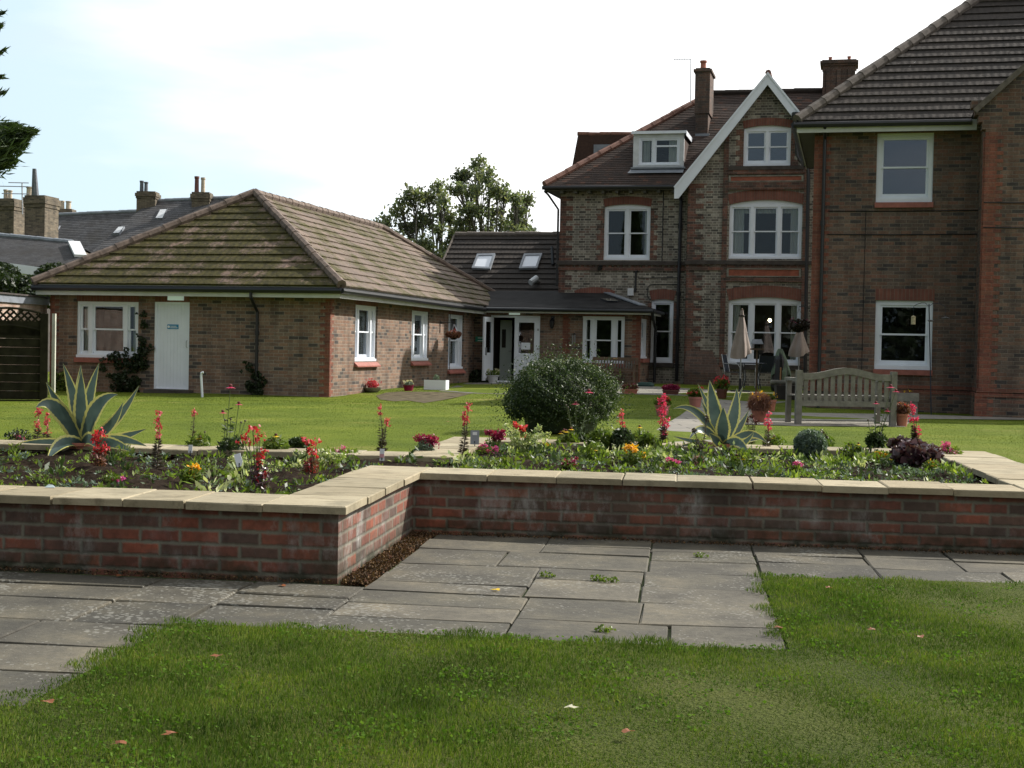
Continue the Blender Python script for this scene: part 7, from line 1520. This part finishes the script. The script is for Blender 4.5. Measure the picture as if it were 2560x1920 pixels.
tag(np_mesh('clover', leafquads(np.stack([wx, wy, rng.uniform(.014, .034, len(wx))], 1), .015, .013, dirs=rng.normal(size=(len(wx),3))*np.array([1,1,.25])), 4, M['clover']), 'clover and small broad weeds scattered through the near lawn', 'clover', None, 'stuff')
# joint weeds on the paving, clover, litter of leaves along the wall
def tufts(pxs, label, name, m='leaf_green', sz=.02, n=60, r=.05, z=.0, cat='weed', group='weeds in the paving joints'):
    for (px, py), lb in zip(pxs, label):
        c0 = PZ(px, py, z); o = empty(name, c0, 0, lb, cat, group); np_mesh('leaves', leafquads(ball_pts(n, (0,0,.012), (r, r*.6, .02)), sz, sz*.6, updown=.5), 4, M[m], o)
tufts([(1370,1443),(1495,1451),(1525,1455),(1510,1580),(1752,1393),(1960,1560)], ['leafy weed in the paving joint, left of the longer row','leafy weed row in the middle paving joint','end of the leafy weed row in the middle paving joint','bright weed at the paving edge nearest the lawn','pale weed in the upright joint near the far wall','weed fringe where paving meets the right lawn'], 'paving_weed')
n = 7000; x = rng.uniform(-.03, .125, n); y = rng.uniform(-2.1, -.02, n); wx, wy = tw(x, y); M['litter'] = leafm('dead_leaf_litter', [(.05,.032,.02),(.09,.055,.03),(.03,.022,.016),(.16,.10,.05),(.08,.032,.02)], .1, .8, .1)
tag(np_mesh('leaf_litter', leafquads(np.stack([wx, wy, rng.uniform(-.012, .012, n)], 1), .026, .016), 4, M['litter']), 'brown leaf litter in the strip along the side of the bed wall', 'leaf litter', None, 'stuff')
n = 2600; x = rng.uniform(-3, 5, n); ok = (x < 0) | (x > .1); x = x[ok]; y = np.where(x < 0, -2.08, -.02)-rng.random(len(x))**2*.07; x = np.where(x < 0, x-.06, x); wx, wy = tw(x, y)
tag(np_mesh('wall_foot_debris', leafquads(np.stack([wx, wy, rng.uniform(0, .015, len(x))], 1), .016, .011), 4, [M['litter']]), 'crumbs of moss and leaf at the foot of the brick bed wall', 'debris', None, 'stuff')
fl_ = [(1240,1475,0,'M','small yellow leaf on the paving'),(705,1465,0,'L','rust leaf at the outer corner of the bed wall'),(300,1440,0,'L','brown leaf by the left wall foot'),(545,1640,.04,'L','rust leaf in the near lawn below the left paving'),(428,1835,.04,'L','orange leaf standing in the near lawn, lower left'),(300,1860,.04,'L','dark rust leaf in the lawn, near the orange one'),(120,1755,.03,'L','orange leaf at the left paving tip'),(2072,1470,.04,'L','rust leaf near the top of the right lawn'),(2180,1575,.04,'L','orange leaf in the middle of the right lawn'),(2300,1592,.04,'L','orange leaf farther right in the right lawn'),(1945,1570,.02,'L','dead leaf on the edge between paving and right lawn'),(1570,1830,.04,'L','red brown leaf in the near lawn, lower right'),(1425,1770,.04,'P','pale yellow leaf lying in the near lawn'),(1120,1058,.3,'L','rust leaf on the upper lawn')]
for k, (px, py, z, c_, lb) in enumerate(fl_):
    q = PZ(px, py, z+.006) if z < .2 else PT(px, py)+Vector((0,0,.02)); o = empty('fallen_leaf', q, random.uniform(0, 6), lb, 'fallen leaf', 'fallen leaves'); b = MB(); n = 12; vs = [(0,0,.004)]; 
    for i in range(n): a = 6.283*i/n; r = .018*(1+.28*math.cos(a*5))*(.8 if i % 2 else 1.1); vs.append((r*math.cos(a)*1.3, r*math.sin(a), .004*math.sin(a*2+k)+.004))
    b.add(vs, [(0, 1+i, 1+(i+1)%n) for i in range(n)]); b.build('blade', M['fl_yel'] if c_ == 'M' else (M['fl_white'] if c_ == 'P' else M['rust_leaf'] if 'rust_leaf' in M else M.setdefault('rust_leaf', leafm('rust_leaf', [(.17,.055,.02),(.25,.08,.025)], .2))), o)
